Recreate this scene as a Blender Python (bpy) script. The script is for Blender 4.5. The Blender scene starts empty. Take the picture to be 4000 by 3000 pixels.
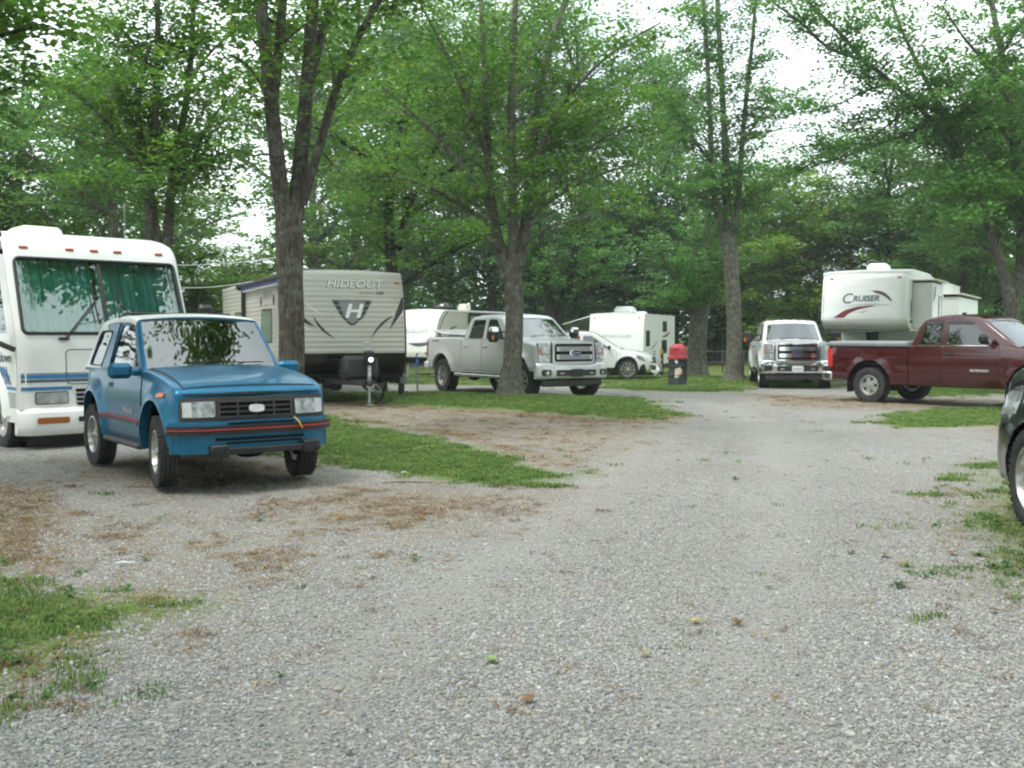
import bpy, bmesh, math, random
import numpy as np
from mathutils import Vector, Matrix

random.seed(11)
RNG = np.random.default_rng(11)
R = math.radians
SC = bpy.context.scene
COL = SC.collection

# ------------------------------------------------------------------ camera
FPX, VH, CAMH = 4050.0, 1311.0, 1.51          # focal length and horizon line on a 4000 x 3000 frame
cam_data = bpy.data.cameras.new('camera')
cam = bpy.data.objects.new('camera', cam_data)
COL.objects.link(cam)
cam_data.sensor_fit = 'HORIZONTAL'
cam_data.sensor_width = 36.0
cam_data.lens = 36.0 * FPX / 4000.0
cam_data.clip_start = 0.05
cam_data.clip_end = 2000
PITCH = math.atan((1500 - VH) / FPX)
cam.location = (0, 0, CAMH)
cam.rotation_euler = (math.pi / 2 - PITCH, 0, 0)
SC.camera = cam

# ------------------------------------------------------------------ sky, sun, exposure
SUN_EL, SUN_AZ = 58.0, -140.0                  # high, behind the viewer, veiled by thin cloud
world = bpy.data.worlds.new('World')
SC.world = world
world.use_nodes = True
wn, wl = world.node_tree.nodes, world.node_tree.links
wn.clear()
w_out = wn.new('ShaderNodeOutputWorld')
w_bg = wn.new('ShaderNodeBackground')
w_bg.inputs['Strength'].default_value = 0.1
w_sky = wn.new('ShaderNodeTexSky')
w_sky.sky_type = 'NISHITA'
w_sky.sun_disc = False
w_sky.sun_elevation = R(SUN_EL)
w_sky.sun_rotation = R(SUN_AZ)
w_sky.dust_density = 3.0
w_tc = wn.new('ShaderNodeTexCoord')
w_no = wn.new('ShaderNodeTexNoise')
w_no.inputs['Scale'].default_value = 2.6
w_no.inputs['Detail'].default_value = 6
w_cr = wn.new('ShaderNodeValToRGB')
w_cr.color_ramp.elements[0].position = 0.36
w_cr.color_ramp.elements[0].color = (0.45, 0.45, 0.45, 1)
w_cr.color_ramp.elements[1].position = 0.56
w_cr.color_ramp.elements[1].color = (1, 1, 1, 1)
w_mix = wn.new('ShaderNodeMix')
w_mix.data_type = 'RGBA'
w_mix.inputs[7].default_value = (10.1, 11.1, 11.1, 1)   # bright thin overcast
wl.new(w_tc.outputs['Generated'], w_no.inputs['Vector'])
wl.new(w_no.outputs['Fac'], w_cr.inputs['Fac'])
wl.new(w_cr.outputs['Color'], w_mix.inputs[0])
wl.new(w_sky.outputs['Color'], w_mix.inputs[6])
wl.new(w_mix.outputs[2], w_bg.inputs['Color'])
wl.new(w_bg.outputs['Background'], w_out.inputs['Surface'])

sun_data = bpy.data.lights.new('sun', 'SUN')
sun_data.energy = 1.0
sun_data.angle = R(14)
sun_data.color = (1.0, 0.97, 0.92)
sun = bpy.data.objects.new('sun', sun_data)
COL.objects.link(sun)
az, el = R(SUN_AZ), R(SUN_EL)
sdir = Vector((math.sin(az) * math.cos(el), math.cos(az) * math.cos(el), math.sin(el)))
sun.rotation_euler = (-sdir).to_track_quat('-Z', 'Y').to_euler()
sun.location = sdir * 60

SC.view_settings.view_transform = 'Standard'
SC.view_settings.look = 'None'
SC.view_settings.exposure = 1.25
SC.view_settings.gamma = 1.0
SC.render.engine = 'CYCLES'
cy = SC.cycles
cy.use_denoising = True
cy.use_adaptive_sampling = True
cy.adaptive_threshold = 0.03
cy.max_bounces = 7
cy.diffuse_bounces = 3
cy.glossy_bounces = 3
cy.transmission_bounces = 4
cy.transparent_max_bounces = 10
cy.caustics_reflective = False
cy.caustics_refractive = False
cy.filter_width = 2.1

# ------------------------------------------------------------------ placing by frame position and distance
CP, SP = math.cos(PITCH), math.sin(PITCH)


def ray(px, py):
    a, b = (px - 2000) / FPX, (1500 - py) / FPX
    return Vector((a, CP + b * SP, -SP + b * CP))


def at(px, py, Y):
    d = ray(px, py)
    t = Y / d.y
    return Vector((d.x * t, Y, CAMH + d.z * t))


def sstep(a, b, x):
    t = np.clip((x - a) / (b - a), 0, 1)
    return t * t * (3 - 2 * t)


def ground_h(x, y):
    """height of the ground, works on arrays"""
    x = np.asarray(x, float)
    y = np.asarray(y, float)
    h = 0.17 * np.exp(-((x + 0.2) / 2.6) ** 2 - ((y - 23.3) / 1.5) ** 2)
    h = h + 0.07 * np.exp(-((x + 2.2) / 3.0) ** 2 - ((y - 13.6) / 1.6) ** 2)
    h = h + 0.05 * np.exp(-((x - 7.0) / 4.0) ** 2 - ((y - 17.6) / 1.2) ** 2)
    h = h + 0.06 * np.exp(-((x + 3.6) / 2.2) ** 2 - ((y - 11.4) / 2.2) ** 2)
    h = h - 0.09 * np.exp(-((x + 6.8) / 2.0) ** 2 - ((y - 16.0) / 2.2) ** 2)
    h = h - 0.32 * sstep(37, 46, y) * (1 - sstep(9, 16, x))
    h = h + 0.012 * np.sin(x * 1.7 + 0.3 * y) * np.sin(y * 1.3 - 0.4 * x)
    return h


def gh(x, y):
    return float(ground_h(x, y))


def gnd(px, py):
    d = ray(px, py)
    z = 0.0
    for _ in range(8):
        t = (z - CAMH) / d.z
        z = gh(d.x * t, d.y * t)
    return Vector((d.x * t, d.y * t, z))


# ------------------------------------------------------------------ mesh helpers
def herm(pts):
    """monotone-ish cubic through (x, y) points"""
    xs = np.array([p[0] for p in pts], float)
    ys = np.array([p[1] for p in pts], float)
    if xs[0] > xs[-1]:
        xs, ys = xs[::-1], ys[::-1]
    dx = np.diff(xs)
    s = np.diff(ys) / dx
    m = np.zeros(len(xs))
    m[0], m[-1] = s[0], s[-1]
    for i in range(1, len(xs) - 1):
        m[i] = 0 if s[i - 1] * s[i] <= 0 else 2 * s[i - 1] * s[i] / (s[i - 1] + s[i])

    def f(x):
        x = float(min(max(x, xs[0]), xs[-1]))
        i = int(min(max(np.searchsorted(xs, x) - 1, 0), len(dx) - 1))
        t = (x - xs[i]) / dx[i]
        return float((2 * t ** 3 - 3 * t ** 2 + 1) * ys[i] + (t ** 3 - 2 * t ** 2 + t) * dx[i] * m[i]
                     + (-2 * t ** 3 + 3 * t ** 2) * ys[i + 1] + (t ** 3 - t ** 2) * dx[i] * m[i + 1])
    return f


def lin(pts):
    xs = [p[0] for p in pts]
    ys = [p[1] for p in pts]
    if xs[0] > xs[-1]:
        xs, ys = xs[::-1], ys[::-1]
    return lambda x: float(np.interp(x, xs, ys))


def round_poly(poly, r, k=4):
    """round the corners of a 2D polygon"""
    out = []
    n = len(poly)
    for i in range(n):
        p0, p, p1 = Vector(poly[i - 1]), Vector(poly[i]), Vector(poly[(i + 1) % n])
        a, b = p0 - p, p1 - p
        rr = min(r, a.length * 0.45, b.length * 0.45)
        a, b = p + a.normalized() * rr, p + b.normalized() * rr
        for j in range(k + 1):
            t = j / k
            out.append(tuple(a * (1 - t) ** 2 + p * 2 * t * (1 - t) + b * t * t))
    return out


def poly_rows(poly, nz):
    """left and right x of a row-convex polygon (x, z) at nz + 1 heights"""
    zs = [p[1] for p in poly]
    z0, z1 = min(zs), max(zs)
    rows = []
    n = len(poly)
    for k in range(nz + 1):
        t = 0.5 - 0.5 * math.cos(math.pi * k / nz)
        z = z0 + (z1 - z0) * min(max(t, 1e-4), 1 - 1e-4)
        xs = []
        for i in range(n):
            a, b = poly[i], poly[(i + 1) % n]
            if (a[1] - z) * (b[1] - z) <= 0 and a[1] != b[1]:
                xs.append(a[0] + (b[0] - a[0]) * (z - a[1]) / (b[1] - a[1]))
        if xs:
            rows.append((z, min(xs), max(xs)))
    return rows


class MB:
    def __init__(self):
        self.v, self.f = [], []

    def add(self, vs, fs):
        o = len(self.v)
        self.v += [tuple(p) for p in vs]
        self.f += [tuple(i + o for i in q) for q in fs]
        return self

    def box(self, c, d, r=0.0, rot=None, taper=None):
        hx, hy, hz = d[0] / 2, d[1] / 2, d[2] / 2
        r = min(r, hx * 0.9, hy * 0.9, hz * 0.9)
        vs, fs = [], []
        if r <= 0:
            for sx in (-1, 1):
                for sy in (-1, 1):
                    for sz in (-1, 1):
                        vs.append(Vector((sx * hx, sy * hy, sz * hz)))
            fs = [(0, 1, 3, 2), (4, 6, 7, 5), (0, 4, 5, 1), (2, 3, 7, 6), (0, 2, 6, 4), (1, 5, 7, 3)]
        else:
            idx = {}
            for sx in (-1, 1):
                for sy in (-1, 1):
                    for sz in (-1, 1):
                        for a in range(3):
                            h = [hx - r, hy - r, hz - r]
                            h[a] += r
                            idx[(sx, sy, sz, a)] = len(vs)
                            vs.append(Vector((sx * h[0], sy * h[1], sz * h[2])))
            S = (-1, 1)
            for s in S:
                fs.append(tuple(idx[(s, b, c_, 0)] for b, c_ in ((-1, -1), (1, -1), (1, 1), (-1, 1))))
                fs.append(tuple(idx[(b, s, c_, 1)] for b, c_ in ((-1, -1), (1, -1), (1, 1), (-1, 1))))
                fs.append(tuple(idx[(b, c_, s, 2)] for b, c_ in ((-1, -1), (1, -1), (1, 1), (-1, 1))))
            for a in S:
                for b in S:
                    fs.append((idx[(a, b, -1, 0)], idx[(a, b, 1, 0)], idx[(a, b, 1, 1)], idx[(a, b, -1, 1)]))
                    fs.append((idx[(a, -1, b, 0)], idx[(a, 1, b, 0)], idx[(a, 1, b, 2)], idx[(a, -1, b, 2)]))
                    fs.append((idx[(-1, a, b, 1)], idx[(1, a, b, 1)], idx[(1, a, b, 2)], idx[(-1, a, b, 2)]))
                    for c_ in S:
                        fs.append((idx[(a, b, c_, 0)], idx[(a, b, c_, 1)], idx[(a, b, c_, 2)]))
        if taper:
            for p in vs:
                t = (p.z + hz) / (2 * hz)
                p.x *= 1 + (taper[0] - 1) * t
                p.y *= 1 + (taper[1] - 1) * t
        c = Vector(c)
        if rot is not None:
            m = rot if isinstance(rot, Matrix) else Matrix.Rotation(rot[2], 3, 'Z') @ Matrix.Rotation(rot[1], 3, 'Y') @ Matrix.Rotation(rot[0], 3, 'X')
            vs = [m @ p for p in vs]
        return self.add([p + c for p in vs], fs)

    def bar(self, p0, p1, w, h, r=0.0):
        p0, p1 = Vector(p0), Vector(p1)
        d = p1 - p0
        m = d.to_track_quat('X', 'Z').to_matrix()
        return self.box((p0 + p1) / 2, (d.length, w, h), r, m)

    def prism(self, poly, a, b, axis='y'):
        n = len(poly)
        def mk(p, q):
            return {'y': (p[0], q, p[1]), 'x': (q, p[0], p[1]), 'z': (p[0], p[1], q)}[axis]
        vs = [mk(p, a) for p in poly] + [mk(p, b) for p in poly]
        fs = [tuple(range(n)), tuple(range(2 * n - 1, n - 1, -1))]
        fs += [(i, i + n, (i + 1) % n + n, (i + 1) % n) for i in range(n)]
        return self.add(vs, fs)

    def tube(self, pts, rad, n=8, cap=True):
        pts = [Vector(p) for p in pts]
        if not hasattr(rad, '__len__'):
            rad = [rad] * len(pts)
        vs, fs = [], []
        ref = None
        for i, p in enumerate(pts):
            t = (pts[min(i + 1, len(pts) - 1)] - pts[max(i - 1, 0)]).normalized()
            if ref is None:
                ref = Vector((0, 0, 1)) if abs(t.z) < 0.9 else Vector((1, 0, 0))
            u = (ref - t * ref.dot(t)).normalized()
            ref = u
            w = t.cross(u)
            for k in range(n):
                a = 2 * math.pi * k / n
                vs.append(p + (u * math.cos(a) + w * math.sin(a)) * rad[i])
        for i in range(len(pts) - 1):
            for k in range(n):
                k2 = (k + 1) % n
                fs.append((i * n + k, i * n + k2, (i + 1) * n + k2, (i + 1) * n + k))
        if cap:
            fs.append(tuple(range(n - 1, -1, -1)))
            fs.append(tuple(range((len(pts) - 1) * n, len(pts) * n)))
        return self.add(vs, fs)

    def cyl(self, p0, p1, r0, r1=None, n=14):
        return self.tube([p0, p1], [r0, r0 if r1 is None else r1], n)

    def lathe(self, prof, c=(0, 0, 0), axis='y', n=32, closed=False):
        """profile of (radius, offset along axis)"""
        c = Vector(c)
        vs, fs = [], []
        m = len(prof)
        for k in range(n):
            a = 2 * math.pi * k / n
            for r, h in prof:
                q = {'y': (r * math.cos(a), h, r * math.sin(a)), 'z': (r * math.cos(a), r * math.sin(a), h), 'x': (h, r * math.cos(a), r * math.sin(a))}[axis]
                vs.append(c + Vector(q))
        for k in range(n):
            k2 = (k + 1) % n
            for j in range(m if closed else m - 1):
                j2 = (j + 1) % m
                fs.append((k * m + j, k2 * m + j, k2 * m + j2, k * m + j2))
        return self.add(vs, fs)

    def grid(self, rows):
        n = len(rows[0])
        vs = [p for r in rows for p in r]
        fs = []
        for i in range(len(rows) - 1):
            for j in range(n - 1):
                fs.append((i * n + j, i * n + j + 1, (i + 1) * n + j + 1, (i + 1) * n + j))
        return self.add(vs, fs)

    def shell(self, ro, ri):
        """outer grid and inner grid joined round the border"""
        n, m = len(ro), len(ro[0])
        N = n * m
        vs = [p for r in ro for p in r] + [p for r in ri for p in r]
        fs = []
        for i in range(n - 1):
            for j in range(m - 1):
                a = i * m + j
                fs.append((a, a + 1, a + m + 1, a + m))
                fs.append((N + a, N + a + m, N + a + m + 1, N + a + 1))
        bd = [j for j in range(m)] + [i * m + m - 1 for i in range(1, n)] + [(n - 1) * m + j for j in range(m - 2, -1, -1)] + [i * m for i in range(n - 2, 0, -1)]
        for k in range(len(bd)):
            a, b = bd[k], bd[(k + 1) % len(bd)]
            fs.append((a, a + N, b + N, b))
        return self.add(vs, fs)

    def ball(self, c, r, n=12, m=8, sq=1.0):
        c = Vector(c)
        if not hasattr(r, '__len__'):
            r = (r, r, r)
        rows = []
        for i in range(m + 1):
            th = math.pi * i / m
            rows.append([c + Vector((r[0] * math.sin(th) * math.cos(2 * math.pi * j / n), r[1] * math.sin(th) * math.sin(2 * math.pi * j / n), r[2] * math.cos(th))) for j in range(n + 1)])
        return self.grid(rows)

    def build(self, name, mat, parent=None, smooth=35, fn=None, cut=None):
        vs = self.v if fn is None else [fn(Vector(p)) for p in self.v]
        me = bpy.data.meshes.new(name)
        me.from_pydata([tuple(p) for p in vs], [], self.f)
        me.validate()
        bm = bmesh.new()
        bm.from_mesh(me)
        bmesh.ops.remove_doubles(bm, verts=bm.verts, dist=1e-5)
        bmesh.ops.recalc_face_normals(bm, faces=bm.faces)
        bm.to_mesh(me)
        bm.free()
        o = bpy.data.objects.new(name, me)
        COL.objects.link(o)
        if cut:
            tmp = []
            for c in cut:
                co = c.build('cutter', None, None, 0, fn)
                tmp.append(co)
                md = o.modifiers.new('b', 'BOOLEAN')
                md.operation = 'DIFFERENCE'
                md.solver = 'EXACT'
                md.object = co
            dg = bpy.context.evaluated_depsgraph_get()
            me2 = bpy.data.meshes.new_from_object(o.evaluated_get(dg))
            o.modifiers.clear()
            o.data = me2
            bpy.data.meshes.remove(me)
            me = me2
            me.name = name
            for co in tmp:
                cm = co.data
                bpy.data.objects.remove(co)
                bpy.data.meshes.remove(cm)
        if smooth:
            me.polygons.foreach_set('use_smooth', [True] * len(me.polygons))
            me.set_sharp_from_angle(angle=R(smooth))
        if mat is not None:
            me.materials.clear()
            me.materials.append(mat)
        if parent is not None:
            o.parent = parent
        return o


def tag(o, label, cat=None, group=None, kind=None):
    if label:
        o['label'] = label
    if cat:
        o['category'] = cat
    if group:
        o['group'] = group
    if kind:
        o['kind'] = kind
    return o


def thing(name, loc, rz, label, cat, group=None):
    o = bpy.data.objects.new(name, None)
    o.empty_display_size = 0.3
    COL.objects.link(o)
    o.location = loc
    o.rotation_euler = (0, 0, rz)
    return tag(o, label, cat, group)


def lettering(txt, size, shear=0.0, sx=1.0, bold=0.0, extrude=0.002):
    """flat letters as (verts, faces) centred on the origin in the xy plane"""
    cu = bpy.data.curves.new('t', 'FONT')
    cu.body = txt
    cu.size = size
    cu.shear = shear
    cu.offset = bold
    cu.extrude = extrude
    cu.resolution_u = 3
    cu.align_x = 'CENTER'
    cu.align_y = 'CENTER'
    o = bpy.data.objects.new('t', cu)
    COL.objects.link(o)
    dg = bpy.context.evaluated_depsgraph_get()
    me = bpy.data.meshes.new_from_object(o.evaluated_get(dg))
    vs = [(v.co.x * sx, v.co.y, v.co.z) for v in me.vertices]
    fs = [tuple(p.vertices) for p in me.polygons]
    bpy.data.objects.remove(o)
    bpy.data.meshes.remove(me)
    bpy.data.curves.remove(cu)
    return vs, fs


# ------------------------------------------------------------------ materials
def nodes(name):
    m = bpy.data.materials.new(name)
    m.use_nodes = True
    t = m.node_tree
    for n in list(t.nodes):
        t.nodes.remove(n)
    out = t.nodes.new('ShaderNodeOutputMaterial')
    return m, t.nodes, t.links, out


def simple(name, col, rough=0.5, metal=0.0, coat=0.0, spec=0.5, vary=0.12, scale=6.0, bump=0.0, bscale=60.0, emit=None, flake=0.0):
    m, N, L, out = nodes(name)
    b = N.new('ShaderNodeBsdfPrincipled')
    b.inputs['Metallic'].default_value = metal
    b.inputs['Coat Weight'].default_value = coat
    b.inputs['Coat Roughness'].default_value = 0.06
    b.inputs['Specular IOR Level'].default_value = spec
    tc = N.new('ShaderNodeTexCoord')
    no = N.new('ShaderNodeTexNoise')
    no.inputs['Scale'].default_value = scale
    no.inputs['Detail'].default_value = 5
    L.new(tc.outputs['Object'], no.inputs['Vector'])
    mr = N.new('ShaderNodeMapRange')
    mr.inputs[1].default_value = 0.3
    mr.inputs[2].default_value = 0.7
    mr.inputs[3].default_value = 1 - vary
    mr.inputs[4].default_value = 1 + vary
    L.new(no.outputs['Fac'], mr.inputs[0])
    mx = N.new('ShaderNodeVectorMath')
    mx.operation = 'SCALE'
    mx.inputs[0].default_value = col[:3]
    L.new(mr.outputs[0], mx.inputs['Scale'])
    L.new(mx.outputs[0], b.inputs['Base Color'])
    mr2 = N.new('ShaderNodeMapRange')
    mr2.inputs[3].default_value = rough * 0.8
    mr2.inputs[4].default_value = min(1, rough * 1.2)
    L.new(no.outputs['Fac'], mr2.inputs[0])
    L.new(mr2.outputs[0], b.inputs['Roughness'])
    if bump:
        n2 = N.new('ShaderNodeTexNoise')
        n2.inputs['Scale'].default_value = bscale
        n2.inputs['Detail'].default_value = 4
        L.new(tc.outputs['Object'], n2.inputs['Vector'])
        bp = N.new('ShaderNodeBump')
        bp.inputs['Strength'].default_value = bump
        bp.inputs['Distance'].default_value = 0.01
        L.new(n2.outputs['Fac'], bp.inputs['Height'])
        L.new(bp.outputs[0], b.inputs['Normal'])
    if emit:
        b.inputs['Emission Color'].default_value = (*emit[0], 1)
        b.inputs['Emission Strength'].default_value = emit[1]
    L.new(b.outputs[0], out.inputs['Surface'])
    return m


def glass(name, tint, refl=0.06, rough=0.02):
    m, N, L, out = nodes(name)
    tr = N.new('ShaderNodeBsdfTransparent')
    tr.inputs['Color'].default_value = (*tint, 1)
    gl = N.new('ShaderNodeBsdfGlossy')
    gl.inputs['Roughness'].default_value = rough
    gl.inputs['Color'].default_value = (0.95, 0.97, 0.98, 1)
    lw = N.new('ShaderNodeFresnel')
    lw.inputs['IOR'].default_value = 1.55
    mr = N.new('ShaderNodeMapRange')
    mr.inputs[1].default_value = 0
    mr.inputs[2].default_value = 1
    mr.inputs[3].default_value = refl
    mr.inputs[4].default_value = 1
    L.new(lw.outputs[0], mr.inputs[0])
    tc = N.new('ShaderNodeTexCoord')
    no = N.new('ShaderNodeTexNoise')
    no.inputs['Scale'].default_value = 2.2
    no.inputs['Detail'].default_value = 1
    L.new(tc.outputs['Object'], no.inputs['Vector'])
    bp = N.new('ShaderNodeBump')
    bp.inputs['Strength'].default_value = 0.12
    bp.inputs['Distance'].default_value = 0.03
    L.new(no.outputs['Fac'], bp.inputs['Height'])
    L.new(bp.outputs[0], gl.inputs['Normal'])
    mx = N.new('ShaderNodeMixShader')
    L.new(mr.outputs[0], mx.inputs[0])
    L.new(tr.outputs[0], mx.inputs[1])
    L.new(gl.outputs[0], mx.inputs[2])
    L.new(mx.outputs[0], out.inputs['Surface'])
    return m


M = {}
M['blue'] = simple('faded_blue_paint', (0.005, 0.125, 0.245), 0.36, 0.5, 0.3, vary=0.16, scale=2.5)
M['silver'] = simple('pearl_silver_paint', (0.60, 0.615, 0.61), 0.3, 0.2, 0.6, vary=0.04)
M['white_paint'] = simple('white_car_paint', (0.78, 0.79, 0.79), 0.25, 0.0, 0.7, vary=0.03)
M['maroon'] = simple('maroon_paint', (0.05, 0.0008, 0.004), 0.16, 0.0, 0.8, vary=0.06)
M['black_paint'] = simple('dark_grey_paint', (0.012, 0.014, 0.015), 0.15, 0.1, 1.0, vary=0.1)
M['white'] = simple('white_gelcoat', (0.81, 0.82, 0.80), 0.32, 0.0, 0.2, vary=0.05, scale=2)
M['bright_white'] = simple('bright_white_gelcoat', (0.83, 0.84, 0.83), 0.35, 0.0, 0.2, vary=0.03)
M['beige'] = simple('beige_aluminium_siding', (0.50, 0.48, 0.43), 0.4, 0.0, 0.1, vary=0.06, scale=1.5)
M['cream'] = simple('cream_panel', (0.60, 0.57, 0.50), 0.4, vary=0.05)
M['tyre'] = simple('tyre_rubber', (0.042, 0.042, 0.042), 0.9, vary=0.35, scale=9, spec=0.25, bump=0.2, bscale=80)
M['black'] = simple('black_plastic', (0.016, 0.016, 0.017), 0.5, vary=0.25)
M['black_gloss'] = simple('black_gloss', (0.012, 0.012, 0.013), 0.2, coat=0.4, vary=0.1)
M['under'] = simple('underbody_black', (0.012, 0.011, 0.011), 0.9, vary=0.3, spec=0.1)
M['dark_grey'] = simple('dark_grey_plastic', (0.042, 0.043, 0.045), 0.55, vary=0.2)
M['grey'] = simple('grey_vinyl', (0.20, 0.21, 0.215), 0.5, vary=0.12)
M['steel'] = simple('galvanised_steel', (0.42, 0.44, 0.45), 0.4, 0.7, vary=0.2)
M['chrome'] = simple('chrome', (0.78, 0.79, 0.80), 0.09, 1.0, vary=0.04)
M['alloy'] = simple('alloy_wheel', (0.56, 0.56, 0.54), 0.3, 0.75, vary=0.15)
M['amber'] = simple('amber_lens', (0.42, 0.12, 0.015), 0.3, coat=0.4, vary=0.15)
M['red_lens'] = simple('red_lens', (0.42, 0.012, 0.015), 0.18, coat=0.8, vary=0.15)
M['red_stripe'] = simple('red_stripe', (0.45, 0.035, 0.035), 0.5, vary=0.2)
M['lamp'] = simple('headlamp_reflector', (0.46, 0.48, 0.49), 0.14, 0.7, coat=0.8, vary=0.5, scale=16, bump=0.6, bscale=26)
M['red_seat'] = simple('dark_red_seat_cloth', (0.16, 0.03, 0.022), 0.9, vary=0.25)
M['curtain'] = simple('teal_curtain', (0.10, 0.44, 0.36), 0.9, vary=0.12)
M['blue_stripe'] = simple('blue_stripe_vinyl', (0.035, 0.19, 0.40), 0.45, vary=0.12)
M['slate_stripe'] = simple('slate_stripe_vinyl', (0.09, 0.11, 0.15), 0.45, vary=0.15)
M['charcoal'] = simple('charcoal_vinyl', (0.03, 0.032, 0.034), 0.45, vary=0.15)
M['silver_vinyl'] = simple('silver_vinyl', (0.55, 0.57, 0.58), 0.4, vary=0.08)
M['mid_grey'] = simple('mid_grey_vinyl', (0.24, 0.24, 0.24), 0.45, vary=0.1)
M['brown_vinyl'] = simple('brown_vinyl', (0.13, 0.075, 0.06), 0.45, vary=0.1)
M['maroon_vinyl'] = simple('maroon_vinyl', (0.16, 0.022, 0.03), 0.45, vary=0.1)
M['navy_vinyl'] = simple('navy_vinyl', (0.03, 0.05, 0.12), 0.45, vary=0.1)
M['lid'] = simple('faded_red_plastic_lid', (0.40, 0.05, 0.065), 0.55, vary=0.16, scale=5)
M['lid_dark'] = simple('red_plastic_flap', (0.40, 0.035, 0.05), 0.5, vary=0.12)
M['peel'] = simple('peeled_label_patch', (0.55, 0.48, 0.38), 0.8, vary=0.3, scale=14)
M['rust'] = simple('rust_stain', (0.25, 0.09, 0.035), 0.9, vary=0.4, scale=20)
M['post_wood'] = simple('weathered_post_wood', (0.10, 0.075, 0.055), 0.9, vary=0.35, scale=8, bump=0.5, bscale=30)
M['box_grey'] = simple('grey_outlet_box', (0.33, 0.36, 0.37), 0.5, vary=0.12)
M['pump_blue'] = simple('blue_pump_paint', (0.03, 0.12, 0.30), 0.45, vary=0.25)
M['yellow'] = simple('yellow_tag', (0.62, 0.38, 0.03), 0.5, vary=0.15)
M['lamp_on'] = simple('lit_tongue_lamp', (0.8, 0.85, 1.0), 0.4, emit=((0.85, 0.93, 1.0), 6.0))
M['tail_on'] = simple('lit_tail_lamp', (0.6, 0.03, 0.02), 0.3, emit=((1.0, 0.08, 0.05), 1.6))
M['glass'] = glass('clear_glass', (0.78, 0.84, 0.82), 0.13)
M['glass_dark'] = glass('tinted_glass', (0.10, 0.12, 0.12), 0.06)
M['glass_rv'] = glass('coach_glass', (0.90, 0.97, 0.95), 0.03)
M['awning'] = simple('awning_fabric', (0.30, 0.29, 0.27), 0.8, vary=0.1)
M['awning_blue'] = simple('blue_awning_valance', (0.05, 0.06, 0.25), 0.7, vary=0.1)
M['hose'] = simple('white_hose', (0.72, 0.74, 0.75), 0.5, vary=0.08)
M['plate'] = simple('plate_white', (0.62, 0.63, 0.62), 0.5, vary=0.1, scale=30)
M['ford_blue'] = simple('badge_blue', (0.02, 0.04, 0.12), 0.25, coat=0.6, vary=0.1)
M['shade_white'] = simple('window_shade', (0.62, 0.66, 0.66), 0.8, vary=0.05)
# ------------------------------------------------------------------ ground: gravel drive, pads and grass
def vnoise(x, y, s, seed):
    """smooth value noise on arrays"""
    x = np.asarray(x, float) * s + seed * 17.13
    y = np.asarray(y, float) * s + seed * 7.71
    xi, yi = np.floor(x).astype(np.int64), np.floor(y).astype(np.int64)
    fx, fy = x - xi, y - yi
    fx, fy = fx * fx * (3 - 2 * fx), fy * fy * (3 - 2 * fy)

    def h(a, b):
        n = (a * 374761393 + b * 668265263 + seed * 69069) & 0x7fffffff
        n = ((n ^ (n >> 13)) * 1274126177) & 0x7fffffff
        return ((n ^ (n >> 16)) & 0xffff) / 65535.0
    return (h(xi, yi) * (1 - fx) + h(xi + 1, yi) * fx) * (1 - fy) + (h(xi, yi + 1) * (1 - fx) + h(xi + 1, yi + 1) * fx) * fy


def fbm(x, y, s, seed):
    return (vnoise(x, y, s, seed) + 0.5 * vnoise(x, y, s * 2.1, seed + 1) + 0.25 * vnoise(x, y, s * 4.3, seed + 2)) / 1.75


def sdf(x, y, poly):
    """signed distance, positive inside"""
    d2 = np.full(np.shape(x), 1e18)
    ins = np.zeros(np.shape(x), bool)
    n = len(poly)
    for i in range(n):
        ax, ay = poly[i]
        bx, by = poly[(i + 1) % n]
        ex, ey = bx - ax, by - ay
        t = np.clip(((x - ax) * ex + (y - ay) * ey) / (ex * ex + ey * ey + 1e-12), 0, 1)
        d2 = np.minimum(d2, (x - ax - t * ex) ** 2 + (y - ay - t * ey) ** 2)
        c = ((ay > y) != (by > y)) & (x < (bx - ax) * (y - ay) / ((by - ay) if by != ay else 1e-9) + ax)
        ins ^= c
    return np.where(ins, 1, -1) * np.sqrt(d2)


def gp(pts):
    return [tuple(gnd(*p)[:2]) for p in pts]


# (outline on the frame, strength, edge softness in metres)
GRASS = [
    (gp([(700, 1600), (1150, 1605), (1300, 1648), (1500, 1672), (1750, 1720), (2000, 1792), (2150, 1838), (2320, 1846), (2230, 1882), (2080, 1902), (1900, 1895), (1650, 1868), (1400, 1826), (1240, 1794), (1100, 1750), (700, 1660)]), 1.0, 0.55),
    (gp([(1290, 1535), (1600, 1530), (2000, 1532), (2340, 1548), (2560, 1572), (2640, 1608), (2690, 1622), (2560, 1642), (2350, 1632), (2000, 1602), (1700, 1580), (1400, 1568), (1290, 1562)]), 1.0, 0.5),
    (gp([(2330, 1440), (2700, 1440), (3420, 1470), (3420, 1500), (3180, 1516), (2950, 1512), (2900, 1528), (2700, 1534), (2500, 1526), (2330, 1518)]), 0.95, 0.6),
    (gp([(1500, 1470), (2340, 1470), (2340, 1512), (1900, 1507), (1500, 1506)]), 0.8, 0.6),
    (gp([(3370, 1652), (3560, 1604), (3920, 1584), (4400, 1576), (4400, 1672), (3920, 1664), (3700, 1674), (3480, 1682)]), 0.85, 0.45),
    (gp([(3420, 1500), (4400, 1490), (4400, 1560), (3900, 1545), (3700, 1552), (3440, 1545)]), 0.75, 0.8),
    (gp([(3720, 1815), (3920, 1795), (4500, 1790), (4500, 2700), (3900, 2450), (3680, 2260), (3600, 2120)]), 0.62, 0.8),
    (gp([(-500, 2195), (150, 2225), (420, 2285), (860, 2335), (880, 2370), (620, 2440), (420, 2540), (280, 2630), (0, 2730), (-500, 2780)]), 0.78, 0.55),
]
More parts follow.
